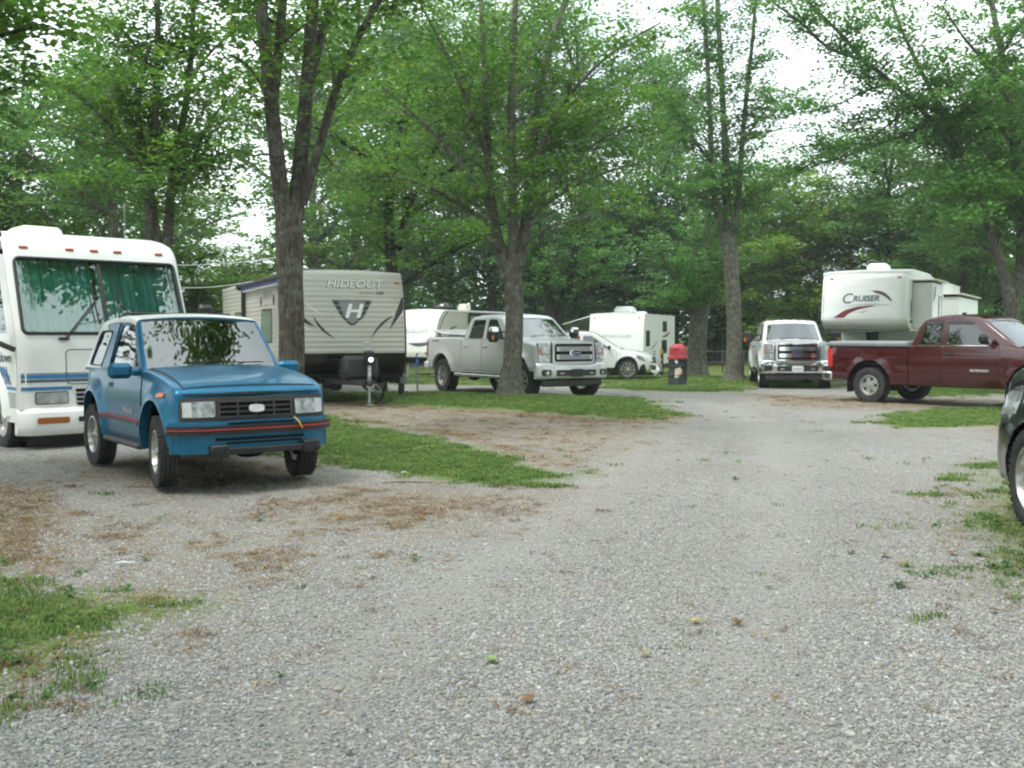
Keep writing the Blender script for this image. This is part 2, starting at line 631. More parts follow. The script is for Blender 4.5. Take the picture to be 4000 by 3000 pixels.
DRY = [
    (gp([(1250, 1640), (1500, 1665), (1750, 1712), (2000, 1785), (2200, 1840), (2330, 1830), (2100, 1762), (1850, 1690), (1500, 1640)]), 0.85, 0.45),
    (gp([(1290, 1560), (1700, 1578), (2000, 1600), (2350, 1632), (2680, 1624), (2660, 1650), (2300, 1655), (1900, 1618), (1290, 1585)]), 0.8, 0.4),
    (gp([(-500, 1850), (150, 1880), (250, 1950), (250, 2080), (360, 2190), (150, 2240), (-500, 2215)]), 1.0, 0.5),
    (gp([(1100, 1840), (1500, 1885), (2050, 1910), (2250, 1900), (2250, 1960), (1750, 2090), (1250, 2110), (1100, 1990)]), 0.74, 0.9),
    (gp([(1200, 1570), (1700, 1582), (2350, 1636), (2680, 1632), (2600, 1720), (2340, 1850), (2100, 1835), (1900, 1745), (1400, 1650), (1150, 1610)]), 0.50, 0.7),
    (gp([(250, 1790), (1290, 1800), (1290, 1920), (600, 1960), (250, 1900)]), 0.64, 0.8),
    (gp([(-300, 1950), (1500, 1990), (1600, 2200), (1150, 2420), (700, 2600), (-300, 2900)]), 0.44, 1.0),
    (gp([(3500, 1900), (4500, 1850), (4500, 2700), (3700, 2500)]), 0.42, 0.8),
    (gp([(2880, 1535), (3420, 1545), (3900, 1560), (3900, 1600), (3300, 1600), (2950, 1580)]), 0.55, 0.8),
    (gp([(1500, 1478), (2340, 1476), (2340, 1496), (1500, 1492)]), 0.8, 0.6),
    (gp([(3600, 1660), (4400, 1650), (4400, 1760), (3900, 1720)]), 0.42, 0.5),
]
ROAD = [gp([(1400, 1509), (1900, 1509), (2360, 1519), (2560, 1530), (2900, 1534), (3000, 1548), (2400, 1548), (1900, 1536), (1400, 1530)])]


def ground_weights(x, y):
    x = np.asarray(x, float)
    y = np.asarray(y, float)
    wob = (fbm(x, y, 0.9, 3) - 0.5) * 1.1
    g = np.zeros(x.shape)
    for poly, s, soft in GRASS:
        k = np.clip(0.5 + (sdf(x, y, poly) + wob * soft * 1.3) / (2 * soft), 0, 1)
        g = np.maximum(g, k * s)
    far = np.clip((y - 36.5 + wob * 2) / 3, 0, 1) * 0.9
    side = np.clip((np.abs(x + 1) - 15 + wob * 2) / 3, 0, 1) * 0.8 * (y > 12)
    g = np.maximum(g, np.maximum(far, side))
    d = np.zeros(x.shape)
    for poly, s, soft in DRY:
        k = np.clip(0.5 + (sdf(x, y, poly) + wob * soft) / (2 * soft), 0, 1)
        d = np.maximum(d, k * s)
    for poly in ROAD:
        k = np.clip(0.5 + (sdf(x, y, poly) + wob * 0.4) / 0.8, 0, 1)
        g = g * (1 - k)
    return g, d


def axis_steps(segs):
    out = [segs[0][0]]
    for a, b, s in segs:
        n = max(1, int(round((b - a) / s)))
        out += [a + (b - a) * (i + 1) / n for i in range(n)]
    return np.array(out)


GX = axis_steps([(-600, -150, 60), (-150, -40, 10), (-40, -14, 1.0), (-14, -8, 0.3), (-8, 8, 0.11), (8, 14, 0.25), (14, 40, 1.0), (40, 150, 10), (150, 600, 60)])
GY = axis_steps([(-300, -40, 40), (-40, -4, 4), (-4, 2, 0.5), (2, 20, 0.10), (20, 32, 0.16), (32, 60, 0.5), (60, 160, 5), (160, 900, 60)])
gx, gy = np.meshgrid(GX, GY)
gz = ground_h(gx, gy)
gw, dw = ground_weights(gx, gy)
ny, nx = gx.shape
me = bpy.data.meshes.new('ground')
me.vertices.add(nx * ny)
me.vertices.foreach_set('co', np.stack([gx, gy, gz], -1).astype(np.float32).ravel())
ii, jj = np.meshgrid(np.arange(ny - 1), np.arange(nx - 1), indexing='ij')
a = (ii * nx + jj).ravel()
quads = np.stack([a, a + 1, a + nx + 1, a + nx], 1).astype(np.int32)
me.loops.add(quads.size)
me.polygons.add(len(quads))
me.loops.foreach_set('vertex_index', quads.ravel())
me.polygons.foreach_set('loop_start', np.arange(0, quads.size, 4, dtype=np.int32))
me.update(calc_edges=True)
TRACK = gp([(1900, 2990), (2150, 2600), (2420, 2250), (2620, 1980), (2760, 1800), (2790, 1690), (2720, 1610), (2560, 1560), (2300, 1530)])


def track_w(x, y):
    """two packed wheel tracks along the drive"""
    d = np.full(np.shape(x), 1e9)
    for (ax, ay), (bx, by) in zip(TRACK[:-1], TRACK[1:]):
        ex, ey = bx - ax, by - ay
        t = np.clip(((x - ax) * ex + (y - ay) * ey) / (ex * ex + ey * ey), 0, 1)
        d = np.minimum(d, np.hypot(x - ax - t * ex, y - ay - t * ey))
    d = d + (fbm(x, y, .7, 61) - .5) * .5
    return np.exp(-((d - .85) / .34) ** 2)


tw_ = track_w(gx, gy)
for nm, arr in (('grass', gw), ('dry', dw), ('track', tw_)):
    at_ = me.attributes.new(nm, 'FLOAT', 'POINT')
    at_.data.foreach_set('value', arr.astype(np.float32).ravel())
me.polygons.foreach_set('use_smooth', [True] * len(me.polygons))
ground = bpy.data.objects.new('ground', me)
COL.objects.link(ground)
ground['kind'] = 'structure'
ground['label'] = 'grey gravel drive and pads between patches of grass'


def ground_material():
    m, N, L, out = nodes('gravel_and_turf')
    b = N.new('ShaderNodeBsdfPrincipled')
    b.inputs['Roughness'].default_value = 0.95
    b.inputs['Specular IOR Level'].default_value = 0.15
    geo = N.new('ShaderNodeNewGeometry')

    def noise(s, d=6, r=0.6):
        n = N.new('ShaderNodeTexNoise')
        n.inputs['Scale'].default_value = s
        n.inputs['Detail'].default_value = d
        n.inputs['Roughness'].default_value = r
        L.new(geo.outputs['Position'], n.inputs['Vector'])
        return n.outputs['Fac']

    def ramp(fac, stops):
        r = N.new('ShaderNodeValToRGB')
        while len(r.color_ramp.elements) < len(stops):
            r.color_ramp.elements.new(0.5)
        for e, (p, c) in zip(r.color_ramp.elements, stops):
            e.position = p
            e.color = (*c, 1)
        L.new(fac, r.inputs['Fac'])
        return r.outputs['Color']

    def mix(f, a_, b_, mode='MIX'):
        x = N.new('ShaderNodeMix')
        x.data_type = 'RGBA'
        x.blend_type = mode
        for s, v in ((0, f), (6, a_), (7, b_)):
            if isinstance(v, (int, float)):
                x.inputs[s].default_value = v
            elif isinstance(v, tuple):
                x.inputs[s].default_value = (*v, 1)
            else:
                L.new(v, x.inputs[s])
        return x.outputs[2]

    def math_(op, a_, b_, clamp=False):
        x = N.new('ShaderNodeMath')
        x.operation = op
        x.use_clamp = clamp
        for s, v in ((0, a_), (1, b_)):
            if isinstance(v, (int, float)):
                x.inputs[s].default_value = v
            else:
                L.new(v, x.inputs[s])
        return x.outputs[0]

    def mask(attr, nz, gain, amp):
        at_ = N.new('ShaderNodeAttribute')
        at_.attribute_name = attr
        s = math_('MULTIPLY', math_('SUBTRACT', nz, 0.5), amp)
        s = math_('ADD', at_.outputs['Fac'], s)
        return math_('ADD', math_('MULTIPLY', math_('SUBTRACT', s, 0.5), gain), 0.5, True)

    vor = N.new('ShaderNodeTexVoronoi')
    vor.inputs['Scale'].default_value = 42
    L.new(geo.outputs['Position'], vor.inputs['Vector'])
    sep = N.new('ShaderNodeSeparateColor')
    L.new(vor.outputs['Color'], sep.inputs[0])
    stone = ramp(sep.outputs[0], [(0.0, (0.215, 0.212, 0.206)), (0.35, (0.27, 0.265, 0.255)), (0.7, (0.31, 0.303, 0.29)), (1.0, (0.385, 0.376, 0.358))])
    warm = ramp(sep.outputs[1], [(0.0, (1.0, 1.0, 1.0)), (0.8, (1.0, 0.99, 0.975)), (1.0, (1.05, 0.95, 0.84))])
    stone = mix(1.0, stone, warm, 'MULTIPLY')
    gap = ramp(vor.outputs['Distance'], [(0.0, (1, 1, 1)), (0.55, (0.95, 0.95, 0.95)), (0.95, (0.5, 0.49, 0.47))])
    stone = mix(1.0, stone, gap, 'MULTIPLY')
    big = ramp(noise(0.55, 5), [(0.3, (0.92, 0.91, 0.89)), (0.7, (1.2, 1.2, 1.2))])
    stone = mix(1.0, stone, big, 'MULTIPLY')
    ta = N.new('ShaderNodeAttribute')
    ta.attribute_name = 'track'
    stone = mix(math_('MULTIPLY', ta.outputs['Fac'], 0.55), stone, (0.335, 0.325, 0.305))
    dust = ramp(noise(2.3, 8, 0.7), [(0.45, (0, 0, 0)), (0.75, (0.55, 0.55, 0.55))])
    stone = mix(dust, stone, (0.30, 0.275, 0.235))
    da = N.new('ShaderNodeAttribute')
    da.attribute_name = 'dry'
    stone = mix(math_('MULTIPLY', da.outputs['Fac'], 0.6, True), stone, (0.265, 0.23, 0.18))
    dry_c = ramp(noise(38, 6, 0.75), [(0.25, (0.11, 0.075, 0.043)), (0.5, (0.215, 0.155, 0.092)), (0.75, (0.31, 0.24, 0.155))])
    dm = mask('dry', noise(5.5, 9, 0.72), 2.4, 2.1)
    col = mix(math_('MULTIPLY', dm, 0.8), stone, dry_c)
    gr_c = ramp(noise(46, 6, 0.8), [(0.25, (0.055, 0.08, 0.022)), (0.5, (0.125, 0.19, 0.05)), (0.75, (0.22, 0.29, 0.09))])
    gr_c = mix(ramp(noise(0.8, 5), [(0.35, (0, 0, 0)), (0.75, (0.5, 0.5, 0.5))]), gr_c, (0.17, 0.14, 0.06))
    gm = mask('grass', noise(7.0, 8, 0.7), 3.0, 1.5)
    col = mix(gm, col, gr_c)
    L.new(col, b.inputs['Base Color'])
    bp = N.new('ShaderNodeBump')
    bp.inputs['Strength'].default_value = 0.8
    bp.inputs['Distance'].default_value = 0.018
    hgt = math_('MULTIPLY', vor.outputs['Distance'], -1.0)
    hgt = math_('ADD', hgt, math_('MULTIPLY', noise(60, 5, 0.8), 0.7))
    L.new(hgt, bp.inputs['Height'])
    L.new(bp.outputs[0], b.inputs['Normal'])
    L.new(b.outputs[0], out.inputs['Surface'])
    return m


ground.data.materials.append(ground_material())


# ------------------------------------------------------------------ loose stones and turf as scattered stuff
def scatter(name, protos, pts, scl, rots, mat, label, cat):
    """one object: points carry scale and turn, a node tree sets one small mesh on each point"""
    n = len(pts)
    me = bpy.data.meshes.new(name)
    me.vertices.add(n)
    me.vertices.foreach_set('co', np.asarray(pts, np.float32).ravel())
    for nm, typ, arr in (('scl', 'FLOAT_VECTOR', scl), ('rot', 'FLOAT_VECTOR', rots)):
        A = me.attributes.new(nm, typ, 'POINT')
        A.data.foreach_set('vector', np.asarray(arr, np.float32).ravel())
    A = me.attributes.new('pick', 'INT', 'POINT')
    A.data.foreach_set('value', RNG.integers(0, len(protos), n).astype(np.int32))
    o = bpy.data.objects.new(name, me)
    COL.objects.link(o)
    ng = bpy.data.node_groups.new(name, 'GeometryNodeTree')
    ng.interface.new_socket('Geometry', in_out='INPUT', socket_type='NodeSocketGeometry')
    ng.interface.new_socket('Geometry', in_out='OUTPUT', socket_type='NodeSocketGeometry')
    N, L = ng.nodes, ng.links
    gi, go = N.new('NodeGroupInput'), N.new('NodeGroupOutput')
    join = N.new('GeometryNodeJoinGeometry')
    for k, p in enumerate(protos):
        na = N.new('GeometryNodeInputNamedAttribute')
        na.data_type = 'INT'
        na.inputs['Name'].default_value = 'pick'
        eq = N.new('FunctionNodeCompare')
        eq.data_type = 'INT'
        eq.operation = 'EQUAL'
        eq.inputs[3].default_value = k
        L.new(na.outputs['Attribute'], eq.inputs[2])
        oi = N.new('GeometryNodeObjectInfo')
        oi.inputs['Object'].default_value = p
        iop = N.new('GeometryNodeInstanceOnPoints')
        L.new(gi.outputs[0], iop.inputs['Points'])
        L.new(eq.outputs[0], iop.inputs['Selection'])
        L.new(oi.outputs['Geometry'], iop.inputs['Instance'])
        for nm, sk in (('scl', 'Scale'), ('rot', 'Rotation')):
            nv = N.new('GeometryNodeInputNamedAttribute')
            nv.data_type = 'FLOAT_VECTOR'
            nv.inputs['Name'].default_value = nm
            L.new(nv.outputs['Attribute'], iop.inputs[sk])
        L.new(iop.outputs[0], join.inputs[0])
    L.new(join.outputs[0], go.inputs[0])
    md = o.modifiers.new('scatter', 'NODES')
    md.node_group = ng
    me.materials.append(mat)
    tag(o, label, cat, kind='stuff')
    return o


PROTO = bpy.data.collections.new('source_shapes')      # never linked to the scene


def proto(name, mb, mat, smooth=40):
    o = mb.build(name, mat, None, smooth)
    COL.objects.unlink(o)
    PROTO.objects.link(o)
    return o


def rand_ramp(name, stops, rough=0.9, transl=0.0, noise_s=30.0):
    """material whose colour is picked per scattered piece"""
    m, N, L, out = nodes(name)
    b = N.new('ShaderNodeBsdfPrincipled')
    b.inputs['Roughness'].default_value = rough
    b.inputs['Specular IOR Level'].default_value = 0.2
    oi = N.new('ShaderNodeObjectInfo')
    r = N.new('ShaderNodeValToRGB')
    while len(r.color_ramp.elements) < len(stops):
        r.color_ramp.elements.new(0.5)
    for e, (p, c) in zip(r.color_ramp.elements, stops):
        e.position = p
        e.color = (*c, 1)
    L.new(oi.outputs['Random'], r.inputs['Fac'])
    L.new(r.outputs['Color'], b.inputs['Base Color'])
    if transl:
        t = N.new('ShaderNodeBsdfTranslucent')
        L.new(r.outputs['Color'], t.inputs['Color'])
        mx = N.new('ShaderNodeMixShader')
        mx.inputs[0].default_value = transl
        L.new(b.outputs[0], mx.inputs[1])
        L.new(t.outputs[0], mx.inputs[2])
        L.new(mx.outputs[0], out.inputs['Surface'])
    else:
        L.new(b.outputs[0], out.inputs['Surface'])
    return m


M['stone'] = rand_ramp('limestone_chips', [(0.0, (0.205, 0.208, 0.208)), (0.3, (0.285, 0.288, 0.284)), (0.62, (0.355, 0.357, 0.35)), (0.85, (0.43, 0.428, 0.415)), (0.94, (0.36, 0.315, 0.255)), (1.0, (0.58, 0.575, 0.56))])
M['turf'] = rand_ramp('turf_blades', [(0.0, (0.075, 0.15, 0.032)), (0.45, (0.14, 0.245, 0.06)), (0.8, (0.21, 0.325, 0.09)), (1.0, (0.32, 0.31, 0.13))], 0.7, 0.35)
M['straw'] = rand_ramp('dead_grass_blades', [(0.0, (0.10, 0.055, 0.022)), (0.4, (0.22, 0.13, 0.06)), (0.8, (0.33, 0.23, 0.11)), (1.0, (0.45, 0.35, 0.2))], 0.8, 0.2)
M['weed'] = rand_ramp('weed_leaves', [(0.0, (0.05, 0.12, 0.03)), (0.6, (0.09, 0.19, 0.05)), (1.0, (0.17, 0.28, 0.08))], 0.6, 0.3)

stone_protos = []
for k in range(6):
    bm = bmesh.new()
    bmesh.ops.create_icosphere(bm, subdivisions=1, radius=0.5)
    rs = random.Random(50 + k)
    for v in bm.verts:
        v.co *= rs.uniform(0.72, 1.12)
        v.co.z *= 0.8
        v.co.y *= 0.85
    sm = MB()
    sm.add([v.co.copy() for v in bm.verts], [tuple(v.index for v in f.verts) for f in bm.faces])
    bm.free()
    stone_protos.append(proto('gravel_stone', sm, M['stone'], 0))


def tuft(n, h, w, spread, seed, flat=0.0):
    rs = random.Random(seed)
    mb = MB()
    for _ in range(n):
        a = rs.uniform(0, 6.28)
        p = Vector((rs.gauss(0, spread), rs.gauss(0, spread), 0))
        hh = h * rs.uniform(0.55, 1.15)
        lean = rs.uniform(0.15, 0.75) + flat
        d = Vector((math.cos(a), math.sin(a), 0))
        s = Vector((-d.y, d.x, 0)) * w * 0.5
        mid = p + d * hh * lean * 0.35 + Vector((0, 0, hh * 0.6))
        tip = p + d * hh * lean + Vector((0, 0, hh * (1 - 0.45 * min(lean, 1.4) * 0.8)))
        mb.add([p - s, p + s, mid + s * 0.8, mid - s * 0.8, tip], [(0, 1, 2, 3), (3, 2, 4)])
    return mb


turf_protos = [proto('turf_tuft', tuft(12, 0.055, 0.007, 0.035, 60 + k), M['turf'], 0) for k in range(4)]
straw_protos = [proto('straw_tuft', tuft(7, 0.05, 0.0055, 0.03, 80 + k, 0.8), M['straw'], 0) for k in range(4)]


def weed(seed):
    rs = random.Random(seed)
    mb = MB()
    for k in range(rs.randint(6, 9)):
        a = rs.uniform(0, 6.28)
        ln = rs.uniform(0.05, 0.10)
        wd = ln * rs.uniform(0.28, 0.45)
        d = Vector((math.cos(a), math.sin(a), 0))
        s = Vector((-d.y, d.x, 0)) * wd * 0.5
        z = rs.uniform(0.01, 0.06)
        p0, p1, p2 = Vector((0, 0, 0.005)), d * ln * 0.5 + Vector((0, 0, z)), d * ln + Vector((0, 0, z * 0.7))
        mb.add([p0, p1 + s, p2, p1 - s, p1 - Vector((0, 0, 0.006))], [(0, 1, 4), (1, 2, 4), (0, 4, 3), (4, 2, 3)])
    return mb


weed_protos = [proto('weed_plant', weed(100 + k), M['weed'], 0) for k in range(4)]


def wedge(n, y0, y1, power=1.0, margin=0.6, slope=0.52):
    """random points in the part of the ground in view, denser near the viewer as power grows"""
    u = RNG.random(n)
    y = (y0 ** (2 - power) + u * (y1 ** (2 - power) - y0 ** (2 - power))) ** (1 / (2 - power))
    x = (RNG.random(n) * 2 - 1) * (y * slope + margin)
    return x, y


# stones
x, y = wedge(300000, 2.9, 15.0, 1.6)
g, d = ground_weights(x, y)
nz = fbm(x, y, 3.0, 21)
keep = RNG.random(len(x)) > np.clip((g * 1.5 - 0.35) + (d - 0.2) * 0.9 * nz * 1.6, 0, 0.97)
keep &= RNG.random(len(x)) < np.clip(1.25 - np.abs(nz - 0.52) * 0.9, 0.55, 1)
keep &= RNG.random(len(x)) > .62 * track_w(x, y)
x, y = x[keep], y[keep]
s = (0.010 + 0.018 * RNG.random(len(x)) ** 2.2) * np.clip(1.12 - .05 * y, .5, 1)
s *= np.where(RNG.random(len(x)) > 0.985, 1.7, 1.0)
pts = np.stack([x, y, ground_h(x, y) + s * 0.08], 1)
scl = np.stack([s * (0.8 + 0.7 * RNG.random(len(x))), s * (0.7 + 0.5 * RNG.random(len(x))), s * (0.7 + 0.5 * RNG.random(len(x)))], 1)
rot = np.stack([RNG.normal(0, 0.25, len(x)), RNG.normal(0, 0.35, len(x)), RNG.random(len(x)) * 6.28], 1)
scatter('gravel', stone_protos, pts, scl, rot, M['stone'], 'loose grey limestone gravel scattered over the drive', 'gravel')

# turf
x1, y1 = wedge(60000, 3.2, 13.0, 0.9)
x2, y2 = wedge(150000, 9.5, 30.0, 0.9, 0.5, 0.52)
x3, y3 = wedge(26000, 28.0, 46.0, 1.0, 1.0, 0.5)
x, y = np.concatenate([x1, x2, x3]), np.concatenate([y1, y2, y3])
g, d = ground_weights(x, y)
nz = fbm(x, y, 2.6, 31)
keep = RNG.random(len(x)) < np.clip((g + (nz - 0.5) * 1.6 - 0.42) * 1.6, 0, 1) * np.where(g > .04, 1.0, .18)
x, y = x[keep], y[keep]
sc = (0.75 + 0.55 * RNG.random(len(x))) * (0.75 + 0.018 * y) * np.where(y < 9.5, 0.85, 1.0)
pts = np.stack([x, y, ground_h(x, y) - 0.002], 1)
scl = np.stack([sc * 1.15, sc * 1.15, sc * (0.5 + 0.55 * fbm(x, y, 1.2, 5))], 1)
rot = np.stack([np.zeros(len(x)), np.zeros(len(x)), RNG.random(len(x)) * 6.28], 1)
scatter('grass', turf_protos, pts, scl, rot, M['turf'], 'short mown green grass on the islands between the pads', 'grass')

# dead grass and needles
x, y = wedge(60000, 4.0, 26.0, 1.0)
g, d = ground_weights(x, y)
nz = fbm(x, y, 3.4, 41)
keep = RNG.random(len(x)) < np.clip((d * 1.05 + (nz - 0.5) * 1.5 - 0.42) * 1.6, 0, 0.9)
keep &= g < 0.8
keep |= (RNG.random(len(x)) < 0.012)
x, y = x[keep], y[keep]
sc = (0.6 + 0.7 * RNG.random(len(x))) * (0.8 + 0.012 * y)
pts = np.stack([x, y, ground_h(x, y) + 0.004], 1)
scl = np.stack([sc * 1.3, sc * 1.3, sc * 0.45], 1)
rot = np.stack([np.zeros(len(x)), np.zeros(len(x)), RNG.random(len(x)) * 6.28], 1)
scatter('dead_grass', straw_protos, pts, scl, rot, M['straw'], 'brown dead grass strewn along the pad edges', 'dead grass')

# broad-leaved weeds
x, y = wedge(16000, 3.2, 13.0, 1.0)
g, d = ground_weights(x, y)
nz = fbm(x, y, 2.2, 51)
keep = RNG.random(len(x)) < np.clip((g + (nz - 0.5) * 1.2 - 0.5) * 1.0, 0, 0.5)
keep &= (y < 8.2) | (x > 3)
keep |= RNG.random(len(x)) < 0.0012
x, y = x[keep], y[keep]
sc = 0.3 + 0.5 * RNG.random(len(x))
pts = np.stack([x, y, ground_h(x, y) + 0.004], 1)
scl = np.stack([sc, sc, sc], 1)
rot = np.stack([np.zeros(len(x)), np.zeros(len(x)), RNG.random(len(x)) * 6.28], 1)
scatter('weeds', weed_protos, pts, scl, rot, M['weed'], 'low broad-leaved weeds growing through the gravel', 'weeds')
# ------------------------------------------------------------------ road vehicles
class Auto:
    """body lofted along x (forward); y is half-width out, z up; origin on the ground between the axles"""

    def __init__(s, root, paint, sp):
        s.root, s.paint, s.sp = root, paint, sp
        s.W = herm(sp['W'])
        s.top = herm(sp['top'])
        s.bot = lin(sp['bot'])
        s.ins = herm(sp['inset'])
        s.xf, s.xr = sp['xf'], sp['xr']
        s.bow, s.lean = sp.get('bow', 0.08), sp.get('lean', 0.05)
        s.rbow = sp.get('rbow', 0.03)
        s.flares = sp.get('flares', [])
        s.rs = sp.get('rs', 0.06)
        s.roof = lin(sp['roof']) if 'roof' in sp else None
        s.gx = sp.get('gx')

    def D(s, p):
        """plan bow and lean of nose and tail"""
        x, y, z = p
        w = max(s.W(x), 0.3)
        k = min(max((x - (s.xf - 0.9)) / 0.9, 0), 1.15) ** 1.5
        q = min(abs(y) / w, 1.15)
        dx = -k * (s.bow * q ** 2.6 + s.lean * max(0.0, z - s.sp['zl']))
        k2 = min(max(((s.xr + 0.5) - x) / 0.5, 0), 1.1)
        dx += k2 * s.rbow * q ** 3
        return Vector((x + dx, y, z + s.sp.get('zoff', 0.0)))

    def Y(s, x, z):
        w = s.W(x) - s.ins(z)
        for xc, zc, r, amt, wd in s.flares:
            d = math.hypot(x - xc, z - zc)
            t = min(max((d - r) / wd, 0), 1)
            w += amt * (1 - t * t * (3 - 2 * t))
        return w

    def G(s, x, z):
        sp = s.sp
        return sp['gw'] - sp['tumble'] * max(0, z - sp['belt']) - sp.get('gtaper', 0.0) * max(0, x - sp.get('gtx', 0.3))

    def ring(s, zb, zt, rs, fy, crown, ns=12, ins=0.0):
        P = [(0, zb), (fy(zb) * 0.6, zb)]
        za = zt - rs
        for i in range(ns + 1):
            z = zb + (za - zb) * i / ns
            P.append((fy(z), z))
        y0 = fy(za)
        for i in range(1, 5):
            a = math.pi / 2 * i / 4
            P.append((y0 - rs * (1 - math.cos(a)), za + rs * math.sin(a)))
        ye = y0 - rs
        for i in range(1, 7):
            y = ye * (1 - i / 6)
            P.append((y, zt + crown * (1 - (y / ye) ** 2)))
        return P

    def loft(s, secs):
        """secs: list of (x, half ring)"""
        mb = MB()
        m = len(secs[0][1])
        n = 2 * m - 2
        vs, fs = [], []
        for x, P in secs:
            full = [(y, z) for y, z in P] + [(-y, z) for y, z in P[-2:0:-1]]
            vs += [(x, y, z) for y, z in full]
        for i in range(len(secs) - 1):
            for j in range(n):
                j2 = (j + 1) % n
                fs.append((i * n + j, i * n + j2, (i + 1) * n + j2, (i + 1) * n + j))
        fs.append(tuple(range(n - 1, -1, -1)))
        fs.append(tuple(range((len(secs) - 1) * n, len(secs) * n)))
        return mb.add(vs, fs)

    def body_mesh(s):
        rb = s.sp.get('rb', 0.05)
        xs = [s.xr + rb * (1 - math.cos(math.pi / 2 * i / 3)) for i in range(3)]
        n = 64
        xs += [s.xr + rb + (s.xf - s.xr - 2 * rb) * i / n for i in range(n + 1)]
        xs += [s.xf - rb * (1 - math.sin(math.pi / 2 * (1 - i / 3))) if False else s.xf - rb * (1 - math.sin(math.pi / 2 * i / 3)) for i in range(1, 4)]
        secs = []
        for x in sorted(xs):
            e = min(x - s.xr, s.xf - x)
            ins = 0.0 if e >= rb else rb - math.sqrt(max(0, rb * rb - (rb - e) ** 2))
            zt, zb = s.top(x) - ins * 0.8, s.bot(x) + ins * 0.5
            secs.append((x, s.ring(zb, zt, s.rs, lambda z: s.Y(x, z) - ins, s.sp.get('crown', 0.03))))
        return s.loft(secs)

    def cab_mesh(s, off=0.0, z0=None):
        a, b = s.gx
        z0 = s.sp['belt'] - 0.04 if z0 is None else z0
        xs = sorted(set([round(a + off + (b - a - 2 * off) * i / 60, 4) for i in range(61)]))
        secs = []
        for x in xs:
            zt = max(s.roof(x) - off, z0 + 0.02)
            rs = min(s.sp.get('rrs', 0.09), (zt - z0) * 0.45)
            secs.append((x, s.ring(z0, zt, rs, lambda z: s.G(x, z) - off, s.sp.get('rcrown', 0.03) * (1 if off == 0 else .8), 8)))
        return s.loft(secs)

    # ---- conforming pieces
    def side_patch(s, poly, off, th, side, cab=False, nx=10, nz=8):
        fy = s.G if cab else s.Y
        rows = poly_rows(poly, nz)
        ro, ri = [], []
        for z, x0, x1 in rows:
            a, b = [], []
            for j in range(nx + 1):
                x = x0 + (x1 - x0) * j / nx
                y = fy(x, z)
                a.append((x, side * (y + off), z))
                b.append((x, side * (y + off - th), z))
            ro.append(a)
            ri.append(b)
        return MB().shell(ro, ri)

    def front_patch(s, poly, xo, th, ny=10, nz=8):
        """poly of (y, z) set on the nose plane"""
        rows = poly_rows(poly, nz)
        ro, ri = [], []
        for z, y0, y1 in rows:
            ro.append([(xo, y0 + (y1 - y0) * j / ny, z) for j in range(ny + 1)])
            ri.append([(xo - th, y0 + (y1 - y0) * j / ny, z) for j in range(ny + 1)])
        return MB().shell(ro, ri)

    def put(s, mb, name, mat, parent=None, smooth=35, cut=None):
        return mb.build(name, mat, parent or s.root, smooth, s.D, cut)

    def window_cut(s, poly):
        return MB().prism(poly, -1.4, 1.4, 'y')

    def slope_pts(s, t, side, inset):
        """a point on the windshield: t from base to top"""
        (xb, zb), (xt, zt) = s.sp['ws']
        x = xb + (xt - xb) * t
        z = zb + (zt - zb) * t
        return x, z

    def windshield(s, which, mat, ty=(0.05, 0.93), inset=0.075, frame=0.0, name='windshield'):
        (xb, zb), (xt, zt) = s.sp[which]
        nrm = Vector((-(zt - zb), 0, xt - xb))
        nrm.normalize()
        if nrm.z < 0:
            nrm = -nrm
        cr = s.sp.get('rcrown', 0.03)

        def pt(t, v, o):
            x = xb + (xt - xb) * t
            z = zb + (zt - zb) * t
            w = s.G(x, z) - inset
            p = Vector((x, v * w, z + cr * (1 - v * v) * 0.9))
            return p + nrm * o
        nv, nt = 12, 8
        ts = [ty[0] + (ty[1] - ty[0]) * i / nt for i in range(nt + 1)]
        vsr = [-1 + 2 * j / nv for j in range(nv + 1)]
        pane = MB().shell([[pt(t, v, -0.008) for v in vsr] for t in ts], [[pt(t, v, -0.014) for v in vsr] for t in ts])
        cutter = MB().shell([[pt(t, v, 0.2) for v in vsr] for t in ts], [[pt(t, v, -0.2) for v in vsr] for t in ts])
        return pane, cutter, pt

    def wheel(s, x, side, track, r, w, rim_r, spokes, style, steer=0.0, parent=None, flip=False):
        hub = MB()
        wx, wy = x, side * track
        # brake drum and barrel
        hub.lathe([(0.0, -w * .32), (rim_r * .62, -w * .32), (rim_r * .62, w * .05), (0.0, w * .08)], (0, 0, 0), 'y', 20)
        o = hub.build('wheel', M['under'], s.root, 40)
        o.location = (wx, wy, r)
        o.rotation_euler = (0, 0, steer + (0 if side > 0 else math.pi))
        h = w / 2
        prof = [(rim_r * 1.0, -h * .82), (rim_r * 1.12, -h * .98), ((rim_r + r) / 2, -h * 1.06), (r * .94, -h * .98), (r * .985, -h * .84)]
        for k in range(4):
            a = -h * .84 + (1.68 * h) * (k + .5) / 4.0
            q = 1.68 * h / 4.0
            prof += [(r, a - q * .38), (r, a + q * .38)]
            if k < 3:
                prof += [(r - .012, a + q * .44), (r - .012, a + q * .56)]
        prof += [(r * .985, h * .84), (r * .94, h * .98), ((rim_r + r) / 2, h * 1.06), (rim_r * 1.12, h * .98), (rim_r * 1.0, h * .82)]
        ty = MB()
        ty.lathe(prof, (0, 0, 0), 'y', 44, True)
        # tread blocks on the shoulders
        nb = 44
        for k in range(nb):
            a = 2 * math.pi * k / nb
            for sy in (-1, 1):
                c = Vector((math.cos(a) * r * .97, sy * h * .9, math.sin(a) * r * .97))
                ty.box(c, (.022, h * .2, math.pi * r / nb * 1.1), 0, Matrix.Rotation(-a, 3, 'Y'))
        ty.build('tyre', M['tyre'], o, 30)
        rm = MB()
